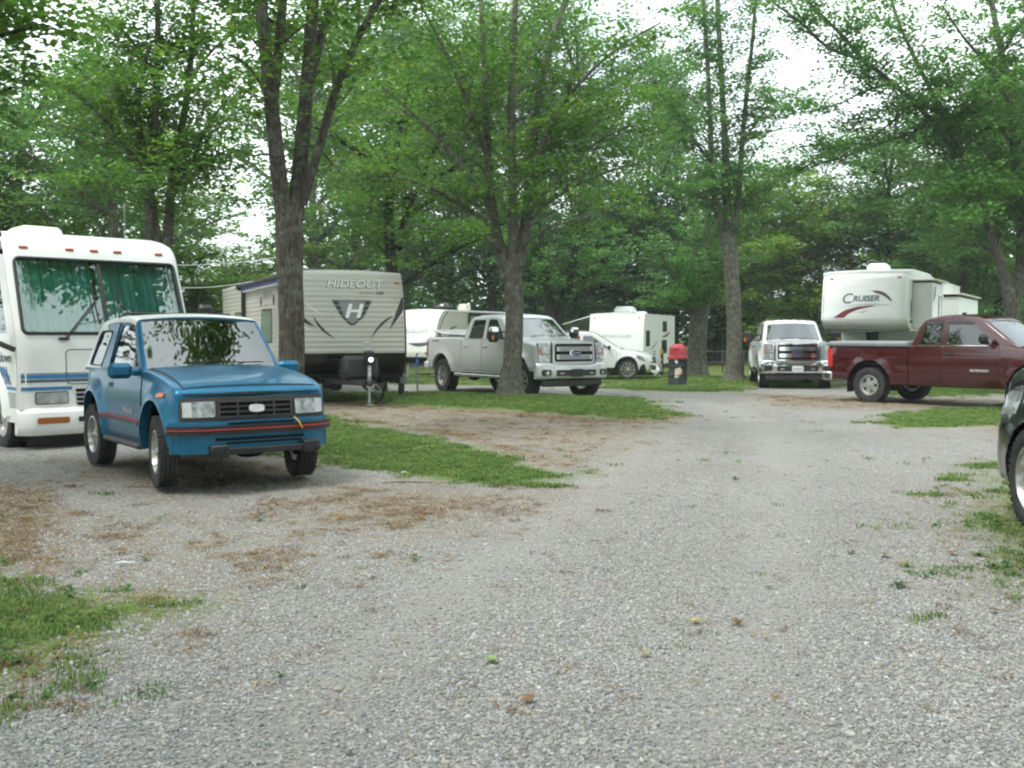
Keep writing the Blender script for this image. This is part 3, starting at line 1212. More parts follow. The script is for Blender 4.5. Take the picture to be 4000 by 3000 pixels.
        rm.lathe([(rim_r * 1.03, h * .86), (rim_r * 1.04, h * .93), (rim_r * .97, h * .95), (rim_r * .93, h * .8), (rim_r * .9, h * .1), (rim_r * .9, -h * .7)], (0, 0, 0), 'y', 36)
        face = h * .62
        if style == 'slots':      # plain disc with round-ended openings
            n = spokes
            rm.lathe([(rim_r * .93, face * .9), (rim_r * .80, face * .98)], (0, 0, 0), 'y', 36)
            rm.lathe([(rim_r * .50, face * 1.12), (rim_r * .36, face * 1.16), (rim_r * .2, face * 1.1), (rim_r * .17, face * 1.3), (0.001, face * 1.34)], (0, 0, 0), 'y', 24)
            for k in range(n):
                a = 2 * math.pi * k / n
                b0, b1 = .5 * 2 * math.pi / n * .60, .5 * 2 * math.pi / n * .52
                pts = [(rim_r * .47, -b0 * 1.25), (rim_r * .47, b0 * 1.25), (rim_r * .84, b1), (rim_r * .84, -b1)]
                top = [Vector((math.cos(a + t) * q, face * 1.06 if q < rim_r * .6 else face * .96, math.sin(a + t) * q)) for q, t in pts]
                bot = [p - Vector((0, .03, 0)) for p in top]
                rm.add(top + bot, [(0, 1, 2, 3), (7, 6, 5, 4), (0, 4, 5, 1), (1, 5, 6, 2), (2, 6, 7, 3), (3, 7, 4, 0)])
            for k in range(6):
                a = 2 * math.pi * k / 6 + .3
                rm.cyl((math.cos(a) * rim_r * .3, face * 1.1, math.sin(a) * rim_r * .3), (math.cos(a) * rim_r * .3, face * 1.28, math.sin(a) * rim_r * .3), rim_r * .035, n=6)
        else:                      # paired or single spokes
            rm.lathe([(0.001, face * 1.2), (rim_r * .14, face * 1.18), (rim_r * .2, face * 1.05), (rim_r * .2, face * .7)], (0, 0, 0), 'y', 20)
            for k in range(spokes):
                a = 2 * math.pi * k / spokes
                prs = (-.17, .17) if style == 'twin' else (0,)
                for dv in prs:
                    wd = .055 if style == 'twin' else .11
                    pts = []
                    for q, tw_, yy in ((.15, dv * .5, 1.08), (.95, dv, .9)):
                        for sg in (-1, 1):
                            pts.append(Vector((math.cos(a + tw_ + sg * wd / max(q, .4)) * q * rim_r, face * yy, math.sin(a + tw_ + sg * wd / max(q, .4)) * q * rim_r)))
                    top = [pts[0], pts[1], pts[3], pts[2]]
                    bot = [p - Vector((0, .035, 0)) for p in top]
                    rm.add(top + bot, [(0, 1, 2, 3), (7, 6, 5, 4), (0, 4, 5, 1), (1, 5, 6, 2), (2, 6, 7, 3), (3, 7, 4, 0)])
        rm.build('rim', M['alloy'] if style != 'chrome' else M['chrome'], o, 40)
        return o

    def arch_cuts(s, xs, r, zc, depth=0.42):
        cuts = []
        for x in xs:
            for side in (-1, 1):
                w = s.W(x)
                cuts.append(MB().cyl((x, side * (w - depth), zc), (x, side * (w + .3), zc), r, n=36))
        return cuts

    def arch_liners(s, xs, r, zc, depth=0.40):
        for x in xs:
            for side in (-1, 1):
                w = s.W(x)
                m = MB()
                n = 24
                a0, a1 = -0.05, math.pi + 0.05
                ro, ri = [], []
                for yy in (w - depth, w - 0.035):
                    ro.append([(x + math.cos(a0 + (a1 - a0) * k / n) * (r - .004), side * yy, zc + math.sin(a0 + (a1 - a0) * k / n) * (r - .004)) for k in range(n + 1)])
                    ri.append([(x + math.cos(a0 + (a1 - a0) * k / n) * (r - .02), side * yy, zc + math.sin(a0 + (a1 - a0) * k / n) * (r - .02)) for k in range(n + 1)])
                m.shell(ro, ri)
                half = [(x + math.cos(math.pi * k / n) * (r - .006), zc + math.sin(math.pi * k / n) * (r - .006)) for k in range(n + 1)]
                m.prism(half, side * (w - depth + .004), side * (w - depth + .015), 'y')
                s.put(m, 'wheel_arch_liner', M['under'])

    def door(s, poly, side, handle=None, hmat=None, gap=0.012, label=None):
        big = [(x + (gap if x > sum(p[0] for p in poly) / len(poly) else -gap), z + (gap if z > sum(p[1] for p in poly) / len(poly) else -gap)) for x, z in poly]
        s.put(s.side_patch(round_poly(big, .06), 0.0015, .01, side), 'door_seal', M['black'])
        d = s.put(s.side_patch(round_poly(poly, .055), 0.007, .012, side, nz=12), 'door', s.paint)
        if handle:
            hx, hz = handle
            m = MB()
            y = s.Y(hx, hz)
            m.box((hx, side * (y + .03), hz), (.19, .022, .035), .009)
            m.box((hx - .07, side * (y + .015), hz), (.03, .03, .03), .006)
            m.box((hx + .07, side * (y + .015), hz), (.03, .03, .03), .006)
            s.put(m, 'door_handle', hmat or M['black'], d)
        return d

    def seats(s, xs, mat, zseat, ys=(-.36, .36), hw=.24, ztop=None):
        for x in xs:
            for y in ys:
                m = MB()
                m.box((x + .1, y, zseat), (.5, hw * 2, .16), .05)
                m.box((x - .22, y, zseat + .36), (.15, hw * 1.9, .62), .06, (0, -.22, 0))
                m.box((x - .32, y, zseat + .76), (.1, hw * 1.1, .2), .045, (0, -.15, 0))
                s.put(m, 'seat', mat)

    def interior(s, x0, x1, hw, z0, belt):
        m = MB()
        ro = []
        m.box(((x0 + x1) / 2, 0, z0 + .02), (x1 - x0, hw * 2, .04))
        m.box((x1 - .02, 0, (z0 + belt) / 2), (.04, hw * 2, belt - z0 - .01))
        m.box((x0 + .02, 0, (z0 + belt) / 2), (.04, hw * 2, belt - z0 - .01))
        for sd in (-1, 1):
            m.box(((x0 + x1) / 2, sd * (hw - .015), (z0 + belt) / 2), (x1 - x0 - .08, .03, belt - z0 - .01))
        s.put(m, 'cabin_lining', M['under'])
        d = MB()
        d.box((x1 - .2, 0, belt - .07), (.36, hw * 1.94, .2), .06)
        d.lathe([(.165, -.014), (.19, -.014), (.19, .014), (.165, .014)], (0, 0, 0), 'x', 20, True)
        k = len(d.v) - 80
        rm = Matrix.Rotation(-.5, 3, 'Y')
        for i in range(k, len(d.v)):
            d.v[i] = tuple(rm @ Vector(d.v[i]) + Vector((x1 - .48, .36, belt - .02)))
        s.put(d, 'dashboard', M['black'])


def side_text(A, txt, x, z, size, side, mat, name='badge', cab=False, off=.01, shear=0.0, sx=1.0, bold=0.0, parent=None):
    vs, fs = lettering(txt, size, shear, sx, bold)
    m = MB()
    m.add([(x - side * u, side * (A.Y(x - side * u, z + v) + off + w_), z + v) for u, v, w_ in vs], fs)
    return A.put(m, name, mat, parent, 0)


def wiper(A, pt, v0, v1, t0=0.0, t1=.1):
    m = MB()
    p0, p1 = pt(t0, v0, .015), pt(t1, v1, .02)
    m.bar(p0, p1, .012, .012)
    m.bar(pt(t1 - .02, v1 - .28, .022), pt(t1 + .01, v1 + .28, .022), .014, .012)
    A.put(m, 'wiper', M['black'])


# ---------------------------------------------------------------- the small blue two-door car
def blue_suv(loc, rz):
    root = thing('compact_car', loc, rz, 'small faded blue two-door off-road car with white hardtop parked on gravel', 'car')
    zw = .345
    A = Auto(root, M['blue'], dict(
        W=[(-1.66, .70), (-1.3, .752), (-.6, .762), (.4, .762), (1.0, .765), (1.4, .765), (1.64, .745)],
        top=[(-1.66, 1.05), (-1.2, 1.065), (.4, 1.075), (.62, 1.085), (.9, 1.065), (1.3, 1.005), (1.55, .945), (1.64, .90)],
        bot=[(-1.66, .46), (-1.35, .38), (-.7, .31), (.7, .31), (1.35, .36), (1.64, .42)],
        inset=[(.30, .04), (.42, .012), (.55, .0), (.78, .0), (.90, .008), (.98, .018), (1.06, .03)],
        xf=1.64, xr=-1.66, zoff=.025, bow=.05, lean=.10, zl=.6, rs=.045, rb=.04, crown=.022,
        flares=[(1.1, .42, .43, .055, .10), (-1.1, .42, .43, .055, .10)],
        belt=1.07, gw=.74, tumble=.17, gtaper=0.03, rcrown=.03, rrs=.07,
        gx=(-1.56, .60), roof=[(-1.56, 1.02), (-1.14, 1.50), (-1.04, 1.58), (-.6, 1.62), (-.1, 1.62), (.06, 1.605), (.15, 1.585), (.60, 1.06)],
        ws=((.60, 1.06), (.15, 1.585)), rw=((-1.56, 1.02), (-1.10, 1.53))))
    arch = A.arch_cuts((1.1, -1.1), .41, .40)
    cabin = MB().box((-.45, 0, 1.0), (1.9, 1.26, 1.0))
    b = A.put(A.body_mesh(), 'body', A.paint, cut=arch + [cabin])
    A.arch_liners((1.1, -1.1), .41, .40)
    pane, cutw, pt = A.windshield('ws', None, (.04, .97), .045)
    rpane, cutr, _ = A.windshield('rw', None, (.2, .9), .12)
    dwin = round_poly([(.44, 1.10), (-.52, 1.10), (-.30, 1.53), (.12, 1.53)], .05)
    qwin = round_poly([(-.86, 1.10), (-1.33, 1.10), (-1.04, 1.46), (-.62, 1.46)], .06)
    cab = A.put(A.cab_mesh(), 'cab', A.paint, cut=[A.cab_mesh(.045, .8), cutw, cutr, A.window_cut(dwin), A.window_cut(qwin)])
    # white removable top over the rear and a white roof skin
    wt = MB()
    rows_o, rows_i = [], []
    for i in range(26):
        x = .15 - i * (1.70 / 25)
        zt = A.roof(x)
        ring = A.ring(1.04, zt, min(.07, (zt - 1.03) * .45), lambda z: A.G(x, z), .03, 8)
        cut_z = 1.06 if x < -.84 else max(1.06, zt - .065)
        keep = [(y, max(z, 0)) for y, z in ring]
        up = [(y, z) for y, z in keep[2:]]
        o_, i_ = [], []
        for y, z in up:
            zz = max(z, cut_z)
            yy = A.G(x, zz) if z < cut_z else y
            o_.append((x, yy + .006, zz + .006))
            i_.append((x, yy - .001, zz))
        full_o = o_ + [(a_, -b_, c_) for a_, b_, c_ in o_[-2::-1]]
        full_i = i_ + [(a_, -b_, c_) for a_, b_, c_ in i_[-2::-1]]
        rows_o.append(full_o)
        rows_i.append(full_i)
    wt.shell(rows_o, rows_i)
    A.put(wt, 'hardtop', M['white'], cut=[A.window_cut(qwin), cutr])
    # blue hoop behind the doors
    for sd in (-1, 1):
        hp = [(-.56, 1.05), (-.82, 1.05), (-.50, 1.555), (-.36, 1.555)]
        A.put(A.side_patch(hp, .012, .03, sd, True), 'roll_hoop', A.paint)
        gl = A.put(A.side_patch(dwin, -.012, .006, sd, True), 'side_window', M['glass'])
        fr = round_poly([(.48, 1.08), (-.55, 1.08), (-.315, 1.555), (.11, 1.555)], .05)
        A.put(A.side_patch(fr, -.004, .006, sd, True), 'window_seal', M['black'], cut=[A.window_cut(dwin)])
        A.put(A.side_patch(qwin, -.008, .006, sd, True), 'quarter_window', M['glass_dark'])
        qb = round_poly([(-.835, 1.085), (-1.36, 1.085), (-1.05, 1.478), (-.60, 1.478)], .07)
        A.put(A.side_patch(qb, .0085, .006, sd, True), 'quarter_window_frame', M['black'], cut=[A.window_cut(qwin)])
        d = A.door([(.60, .40), (-.56, .40), (-.56, 1.03), (.60, 1.03)], sd)
        m = MB().box((-.42, sd * (A.Y(-.42, .90) + .006), .90), (.15, .014, .055), .006)
        A.put(m, 'door_handle', M['black'], d)
        # moulding with red line
        A.put(A.side_patch([(.66, .535), (-.68, .535), (-.68, .585), (.66, .585)], .017, .014, sd, nx=6, nz=2), 'side_moulding', M['dark_grey'])
        A.put(A.side_patch([(.66, .575), (-.68, .575), (-.68, .589), (.66, .589)], .020, .014, sd, nx=6, nz=2), 'red_line', M['red_stripe'])
        st = MB().box((0, sd * .755, .325), (1.25, .10, .06), .02)
        A.put(st, 'side_step', M['dark_grey'])
        # mirror
        m = MB()
        m.box((.40, sd * .90, 1.07), (.10, .24, .155), .04)
        m.box((.44, sd * .76, 1.055), (.08, .10, .07), .02)
        mo = A.put(m, 'mirror', M['blue'])
        A.put(MB().box((.345, sd * .90, 1.07), (.006, .20, .12), .002), 'mirror_glass', M['chrome'], mo)
        # side marker by the hood edge
        A.put(A.side_patch(round_poly([(1.38, .845), (1.26, .845), (1.26, .885), (1.38, .885)], .012), .014, .02, sd, nx=3, nz=3), 'side_marker', M['amber'])
        # tail lamp
        A.put(MB().box((-1.655, sd * .60, .90), (.05, .12, .24), .02), 'tail_light', M['red_lens'])
        side_text(A, 'TRACKER', .20, .66, .075, sd, M['silver_vinyl'], 'badge', off=.014, shear=.15)
    A.put(pane, 'windshield', M['glass'])
    A.put(rpane, 'rear_window', M['glass_dark'])
    wiper(A, pt, -.5, -.2)
    wiper(A, pt, .25, .5)
    A.seats((-.35,), M['red_seat'], .72)
    A.interior(-1.38, .48, .625, .52, 1.03)
    # hood edge shadow gap
    A.put(A.front_patch(round_poly([(-.68, .872), (.68, .872), (.68, .884), (-.68, .884)], .004), 1.652, .02, nz=3), 'hood_gap', M['black'])
    # hood panel with its shut line
    def top_panel(x0, x1, w0, w1, off, th, mat, nm):
        ro, ri = [], []
        for i in range(15):
            x = x0 + (x1 - x0) * i / 14
            w = w0 + (w1 - w0) * i / 14
            yy = [w * (-1 + 2 * j / 14) for j in range(15)]
            ye = A.Y(x, A.top(x) - .045) - .045
            ro.append([(x, y, A.top(x) + .025 * (1 - min(1, abs(y) / ye) ** 2) + off) for y in yy])
            ri.append([(x, y, A.top(x) + .025 * (1 - min(1, abs(y) / ye) ** 2) + off - th) for y in yy])
        A.put(MB().shell(ro, ri), nm, mat)
    top_panel(.585, 1.60, .675, .665, .004, .012, M['black'], 'hood_seal')
    top_panel(.60, 1.592, .662, .652, .011, .012, M['blue'], 'hood')
    # fascia
    fr = round_poly([(-.725, .625), (.725, .625), (.715, .845), (-.715, .845)], .05)
    A.put(A.front_patch(fr, 1.654, .03, 16), 'grille_panel', M['dark_grey'])
    A.put(A.front_patch(round_poly([(-.36, .655), (.36, .655), (.37, .805), (-.37, .805)], .02), 1.657, .02), 'grille_recess', M['under'])
    for k in range(4):
        A.put(A.front_patch([(-.37, .655 + k * .047), (.37, .655 + k * .047), (.37, .668 + k * .047), (-.37, .668 + k * .047)], 1.672, .025, 8, 1), 'grille_bar', M['dark_grey'])
    for k in range(5):
        y = -.36 + k * .18
        A.put(A.front_patch([(y - .008, .655), (y + .008, .655), (y + .008, .81), (y - .008, .81)], 1.669, .02, 2, 2), 'grille_rib', M['dark_grey'])
    em = [(.075 * math.copysign(abs(math.cos(a)) ** .6, math.cos(a)), .735 + .036 * math.copysign(abs(math.sin(a)) ** .6, math.sin(a))) for a in [2 * math.pi * k / 20 for k in range(20)]]
    A.put(A.front_patch(em, 1.688, .02), 'emblem', M['plate'])
    for sd in (-1, 1):
        y0, y1 = sd * .40, sd * .695
        q = [(min(y0, y1), .665), (max(y0, y1), .665), (max(y0, y1), .81), (min(y0, y1), .81)]
        A.put(A.front_patch(round_poly(q, .02), 1.672, .03), 'headlight', M['lamp'])
        y2 = sd * .615
        A.put(A.front_patch([(min(y2, y1), .672), (max(y2, y1), .672), (max(y2, y1), .803), (min(y2, y1), .803)], 1.676, .03), 'turn_lamp', M['silver_vinyl'])
    # bumper: blue top, black band with red line, blue valance
    def bump(z0, z1, x, w, mat, nm, d=.14):
        m = MB()
        zs = [z0 + (z1 - z0) * k / 3 for k in range(4)]
        n = 24
        ro, ri = [], []
        for z in zs:
            o_, i_ = [], []
            for j in range(n + 1):
                v = -1 + 2 * j / n
                o_.append((x - .05 * abs(v) ** 6 * 3, v * w, z))
                i_.append((x - d, v * w * .985, z))
            ro.append(o_)
            ri.append(i_)
        m.shell(ro, ri)
        return A.put(m, nm, mat)
    bump(.585, .625, 1.715, .80, M['blue'], 'bumper_top')
    bump(.50, .585, 1.745, .825, M['black'], 'bumper')
    bump(.545, .556, 1.752, .828, M['red_stripe'], 'red_line')
    bump(.33, .50, 1.715, .79, M['blue'], 'valance', .12)
    A.put(A.front_patch(round_poly([(-.42, .445), (.46, .445), (.46, .47), (-.42, .47)], .008), 1.722, .02), 'valance_slot', M['under'])
    A.put(A.front_patch(round_poly([(-.32, .41), (.44, .41), (.44, .43), (-.32, .43)], .008), 1.722, .02), 'valance_slot', M['under'])
    A.put(A.front_patch(round_poly([(-.30, .594), (.36, .594), (.36, .612), (-.30, .612)], .008), 1.722, .02), 'bumper_slot', M['under'])
    tb = MB()
    tb.box((1.76, .06, .345), (.05, .98, .06), .008)
    for y in (-.40, .52):
        tb.box((1.755, y, .355), (.09, .17, .11), .01)
        tb.cyl((1.78, y - .05, .335), (1.84, y - .05, .335), .02, n=8)
        tb.cyl((1.78, y + .05, .335), (1.84, y + .05, .335), .02, n=8)
    A.put(tb, 'tow_bracket', M['black'])
    A.put(MB().tube([(1.72, .36, .64), (1.78, .38, .60), (1.80, .40, .55), (1.78, .42, .53)], .006, 6), 'tow_cable', M['yellow'])
    # roof rack bar
    m = MB()
    m.tube([(-.5, -.60, 1.56), (-.5, -.64, 1.615), (-.5, -.58, 1.655), (-.5, .58, 1.655), (-.5, .64, 1.615), (-.5, .60, 1.56)], .016, 8)
    A.put(m, 'roof_bar', M['black'])
    for x, st in ((1.1, -.16), (-1.1, 0)):
        for sd in (-1, 1):
            A.wheel(x, sd, .70, .342, .185, .2, 6, 'single', st)
    ch = MB()
    ch.box((0, 0, .40), (3.0, .9, .14), .02)
    ch.cyl((1.1, -.62, .33), (1.1, .62, .33), .05)
    ch.cyl((-1.1, -.62, .33), (-1.1, .62, .33), .06)
    ch.ball((1.1, .15, .30), (.16, .2, .1), 10, 6)
    ch.box((1.3, 0, .33), (.5, .7, .06), .02)
    A.put(ch, 'chassis', M['under'])
    return root


# ---------------------------------------------------------------- full-size pickups
def pickup(loc, rz, name, label, paint, p):
    """p: spec with wheelbase etc."""
    root = thing(name, loc, rz, label, 'pickup truck')
    wb, xf, xr = p['wb'], p['xf'], p['xr']
    r, zb = p['r'], p['belt']
    cx0, cx1 = p['cab']              # rear and front x of the cab
    A = Auto(root, paint, dict(
        W=[(xr, .955), (xr + .2, .985), (-.5, .99), (1.2, .99), (xf - .5, .985), (xf - .12, .95), (xf, .91)],
        top=p['top'], bot=[(xr, p['zbot'] + .12), (-wb / 2 - .5, p['zbot'] + .05), (-wb / 2 + .5, p['zbot']), (wb / 2 - .5, p['zbot']), (xf, p['zbot'] + .14)],
        inset=p['inset'], xf=xf, xr=xr, bow=p.get('bow', .10), lean=p.get('lean', .03), zl=.8, rs=.06, rb=.06, crown=.03, rbow=.02,
        flares=[(wb / 2, r + .02, r + .08, p['flare'], .22), (-wb / 2, r + .02, r + .08, p['flare'], .22)],
        belt=zb, gw=.90, tumble=p['tumble'], gtaper=.04, rcrown=.035, rrs=.10, gx=(cx0, p['ws'][0][0]), roof=p['roof'], ws=p['ws'], rw=p['rw']))
    ar = r + p.get('gap', .09)
    cuts = A.arch_cuts((wb / 2, -wb / 2), ar, r + .06, .45)
    cuts.append(MB().box(((cx0 + cx1) / 2 - .1, 0, zb - .1), (cx1 - cx0 - .3, 1.66, .9)))
    bed0, bed1 = xr + .07, cx0 - .08
    cuts.append(MB().box(((bed0 + bed1) / 2, 0, zb + .1), (bed1 - bed0, 1.66, 1.1)))
    cuts.append(MB().box((cx0 - .025, 0, zb), (.022, 2.4, 2 * (zb - p['zbot'] - .05))))
    b = A.put(A.body_mesh(), 'body', paint, cut=cuts)
    A.arch_liners((wb / 2, -wb / 2), ar, r + .06, .43)
    pane, cutw, pt = A.windshield('ws', None, (.05, .92), .085)
    rpane, cutr, _ = A.windshield('rw', None, (.2, .88), .16)
    wins = [round_poly(w, .05) for w in p['windows']]
    cab = A.put(A.cab_mesh(), 'cab', paint, cut=[A.cab_mesh(.05, zb - .4), cutw, cutr] + [A.window_cut(w) for w in wins])
    for sd in (-1, 1):
        for w in wins:
            A.put(A.side_patch(w, -.012, .006, sd, True), 'side_window', M['glass_dark'])
        for k, dpoly in enumerate(p['doors']):
            hm = p.get('handle_mat') or M['chrome']
            h = p['handles'][k]
            A.door(dpoly, sd, h, hm)
        # mirror
        m = MB()
        mx, mz = p['mirror']
        if p.get('tow_mirror'):
            y = .99 + p['tow_mirror']
            m.box((mx, sd * (y + .1), mz + .03), (.16, .26, .36), .05)
            m.bar((mx + .02, sd * .88, mz - .05), (mx, sd * y, mz - .05), .035, .045, .01)
            m.bar((mx + .02, sd * .86, mz + .1), (mx, sd * y, mz + .1), .03, .035, .01)
            mo = A.put(m, 'mirror', M['black'])
            A.put(MB().box((mx + .085, sd * (y + .17), mz - .04), (.012, .075, .11), .004), 'mirror_lamp', M['amber'], mo)
            if p.get('mirror_cap'):
                A.put(MB().box((mx + .02, sd * (y + .1), mz + .14), (.15, .265, .16), .05), 'mirror_cap', M['chrome'], mo)
        else:
            m.box((mx, sd * 1.13, mz), (.13, .27, .20), .06)
            m.bar((mx, sd * .92, mz - .09), (mx, sd * 1.05, mz - .05), .06, .06, .015)
            A.put(m, 'mirror', M['black'])
        # step
        if p.get('step'):
            m = MB()
            m.tube([(-wb / 2 + .85, sd * .92, p['zbot'] + .0), (-wb / 2 + .75, sd * 1.0, p['zbot'] - .07), (wb / 2 - .75, sd * 1.0, p['zbot'] - .07), (wb / 2 - .85, sd * .92, p['zbot'])], .045, 8)
            A.put(m, 'side_step', p['step'])
        # tail lamp
        A.put(A.side_patch(round_poly([(xr + .035, zb - .50), (xr + .17, zb - .50), (xr + .15, zb - .08), (xr + .035, zb - .08)], .02), .008, .03, sd, nx=4), 'tail_light', p.get('tail', M['red_lens']))
        A.put(MB().box((xr - .004, sd * .86, zb - .29), (.02, .15, .42), .008), 'tail_light_end', p.get('tail', M['red_lens']))
    A.put(pane, 'windshield', M['glass_shade'])
    A.put(rpane, 'rear_window', M['glass_dark'])
    wiper(A, pt, -.5, -.2)
    wiper(A, pt, .25, .5)
    A.seats(p['seats'], M['black'], zb - .32, (-.42, .42), .27)
    A.interior(cx0 + .08, cx1 - .28, .82, zb - .52, zb - .01)
    # bed floor lining, tailgate seam and rear bumper
    m = MB().box(((bed0 + bed1) / 2, 0, zb - .43), (bed1 - bed0 - .01, 1.64, .02))
    A.put(m, 'bed_floor', M['dark_grey'])
    m = MB()
    m.box((xr - .06, 0, p['zbot'] + .14), (.18, 1.94, .2), .04)
    for sd in (-1, 1):
        m.box((xr + .03, sd * .95, p['zbot'] + .14), (.22, .09, .2), .035)
    A.put(m, 'rear_bumper', p.get('bumper_rear', paint))
    ch = MB()
    zc = r + .08
    ch.box(((xf + xr) / 2, .42, zc), (xf - xr - .5, .12, .16), .02)
    ch.box(((xf + xr) / 2, -.42, zc), (xf - xr - .5, .12, .16), .02)
    for x in (wb / 2, -wb / 2):
        ch.cyl((x, -.8, r), (x, .8, r), .06)
        ch.ball((x, .0, r), (.17, .2, .16), 12, 8)
    ch.box((0.3, 0, zc + .05), (2.6, 1.1, .2), .05)
    ch.cyl((xr + .1, .6, r + .02), (-.5, .6, r + .04), .04)
    A.put(ch, 'chassis', M['under'])
    A.put(MB().cyl((xr + .0, -.78, r - .0), (xr + .5, -.72, r + .06), .045), 'exhaust_pipe', M['steel'])
    for x, st in ((wb / 2, p.get('steer', 0)), (-wb / 2, 0)):
        for sd in (-1, 1):
            A.wheel(x, sd, p['track'], r, p['tw'], p['rim'], p['spokes'], p['style'], st)
    return A, root


def oval(cy, cz, a, b, n=24):
    return [(cy + a * math.cos(2 * math.pi * k / n), cz + b * math.sin(2 * math.pi * k / n)) for k in range(n)]


def heavy_front(A, xf, chrome, plate, bz):
    """tall square grille with two broad bars, oval badge, stacked lamps and deep bumper"""
    z0, z1 = bz + .36, bz + .86
    dz = z0
    fr = round_poly([(-.60, z0), (.60, z0), (.58, z1), (-.58, z1)], .07)
    A.put(A.front_patch(fr, xf + .02, .06, 14), 'grille_surround', M['chrome'] if chrome else M['silver_vinyl'])
    A.put(A.front_patch(round_poly([(-.545, z0 + .045), (.545, z0 + .045), (.53, z1 - .04), (-.53, z1 - .04)], .05), xf + .026, .05, 14), 'grille_recess', M['under'])
    for k in range(2):
        za = z0 + .095 + k * .19
        A.put(A.front_patch(round_poly([(-.50, za), (.50, za), (.50, za + .115), (-.50, za + .115)], .03), xf + .055, .05, 12), 'grille_bar', M['chrome'] if chrome else M['mesh_grille'])
        if not chrome:
            for sd in (-1, 1):
                A.put(A.front_patch(round_poly([(sd * .5 - .06 if sd > 0 else -.5, za + .005), (.5 if sd > 0 else -.44, za + .005), (.5 if sd > 0 else -.44, za + .11), (sd * .5 - .06 if sd > 0 else -.5, za + .11)], .01), xf + .058, .03, 3), 'grille_bar_end', M['silver_vinyl'])
    zc = (z0 + z1) / 2
    o = A.put(A.front_patch(oval(0, zc, .165, .085), xf + .075, .04, 12, 12), 'badge_rim', M['chrome'])
    o = A.put(A.front_patch(oval(0, zc, .142, .066), xf + .079, .03, 12, 12), 'badge', M['ford_blue'])
    vs, fs = lettering('Ford', .095, .25, 1.15)
    A.put(MB().add([(xf + .082 + w_, -0 + u, zc + v - .0) for u, v, w_ in vs], fs), 'badge_letters', M['chrome'], o, 0)
    for sd in (-1, 1):
        ya, yb = sorted((sd * .655, sd * .925))
        q = [(ya, z0 + .05), (yb, z0 + .05), (yb, z1 - .02), (ya, z1 - .02)]
        h = A.put(A.front_patch(round_poly(q, .03), xf + .012, .16), 'headlight', M['lamp'])
        ya, yb = sorted((sd * .86, sd * .918))
        A.put(A.front_patch([(ya, zc - .02), (yb, zc - .02), (yb, zc + .10), (ya, zc + .10)], xf + .016, .08, 3, 3), 'turn_lamp', M['amber'], h)
        A.put(A.front_patch([(min(sd * .66, sd * .92), zc - .035), (max(sd * .66, sd * .92), zc - .035), (max(sd * .66, sd * .92), zc - .02), (min(sd * .66, sd * .92), zc - .02)], xf + .017, .02, 4, 1), 'lamp_divider', M['dark_grey'], h)
        A.put(A.front_patch([(min(sd * .60, sd * .635), z0), (max(sd * .60, sd * .635), z0), (max(sd * .60, sd * .635), z1), (min(sd * .60, sd * .635), z1)], xf + .008, .02, 2, 4), 'lamp_gap', M['dark_grey'])
    # bumper
    bmat = M['chrome'] if chrome else A.paint
    zs = [bz, bz + .03, bz + .10, bz + .20, bz + .285, bz + .315]
    dep = [.0, .045, .065, .07, .06, .02]
    n = 28
    ro, ri = [], []
    for z, d in zip(zs, dep):
        o_, i_ = [], []
        for j in range(n + 1):
            v = -1 + 2 * j / n
            rise = .055 * (1 if abs(v) > .6 else max(0, (abs(v) - .5) / .1)) if z > bz + .18 else 0
            o_.append((xf + .06 + d - .16 * max(0, abs(v) - .9) * 8 * .6, v * 1.0, z + rise))
            i_.append((xf - .05 - .10 * max(0, abs(v) - .9) * 8, v * .99, z + rise))
        ro.append(o_)
        ri.append(i_)
    A.put(MB().shell(ro, ri), 'front_bumper', bmat)
    A.put(A.front_patch(round_poly([(-.56, bz + .075), (.56, bz + .075), (.56, bz + .215), (-.56, bz + .215)], .03), xf + .14, .04, 12), 'bumper_intake', M['black'])
    for sd in (-1, 1):
        A.put(A.front_patch(round_poly([(sd * .80 - .11, bz + .08), (sd * .80 + .11, bz + .08), (sd * .80 + .11, bz + .225), (sd * .80 - .11, bz + .225)], .045), xf + .143, .05), 'fog_recess', M['black'])
        A.put(A.front_patch(oval(sd * .78, bz + .145, .045, .045, 14), xf + .148, .03, 6, 6), 'fog_light', M['lamp'] if not chrome else M['black'])
        A.put(A.front_patch(round_poly([(sd * .42 - .06, bz + .12), (sd * .42 + .06, bz + .12), (sd * .42 + .06, bz + .15), (sd * .42 - .06, bz + .15)], .01), xf + .148, .03, 4, 2), 'tow_hook', M['steel'])
    if plate:
        A.put(A.front_patch(round_poly([(-.155, bz + .065), (.155, bz + .065), (.155, bz + .225), (-.155, bz + .225)], .012), xf + .152, .01, 4, 3), 'licence_plate', M['plate'])
        A.put(A.front_patch([(-.12, bz + .125), (.12, bz + .125), (.12, bz + .148), (-.12, bz + .148)], xf + .155, .006, 4, 1), 'plate_band', M['mid_grey'])
    else:
        A.put(A.front_patch(round_poly([(-.16, bz + .05), (.16, bz + .05), (.16, bz + .235), (-.16, bz + .235)], .02), xf + .155, .03, 4, 4), 'plate_bracket', M['black'])
    m = MB()
    m.box((xf - .02, 0, bz - .09), (.12, 1.72, .18), .04)
    A.put(m, 'air_dam', M['dark_grey'])


M['glass_shade'] = glass('windshield_glass', (0.42, 0.46, 0.45), 0.16)
M['mesh_grille'] = simple('perforated_grille_bar', (0.30, 0.31, 0.31), 0.45, 0.5, vary=0.5, scale=60)


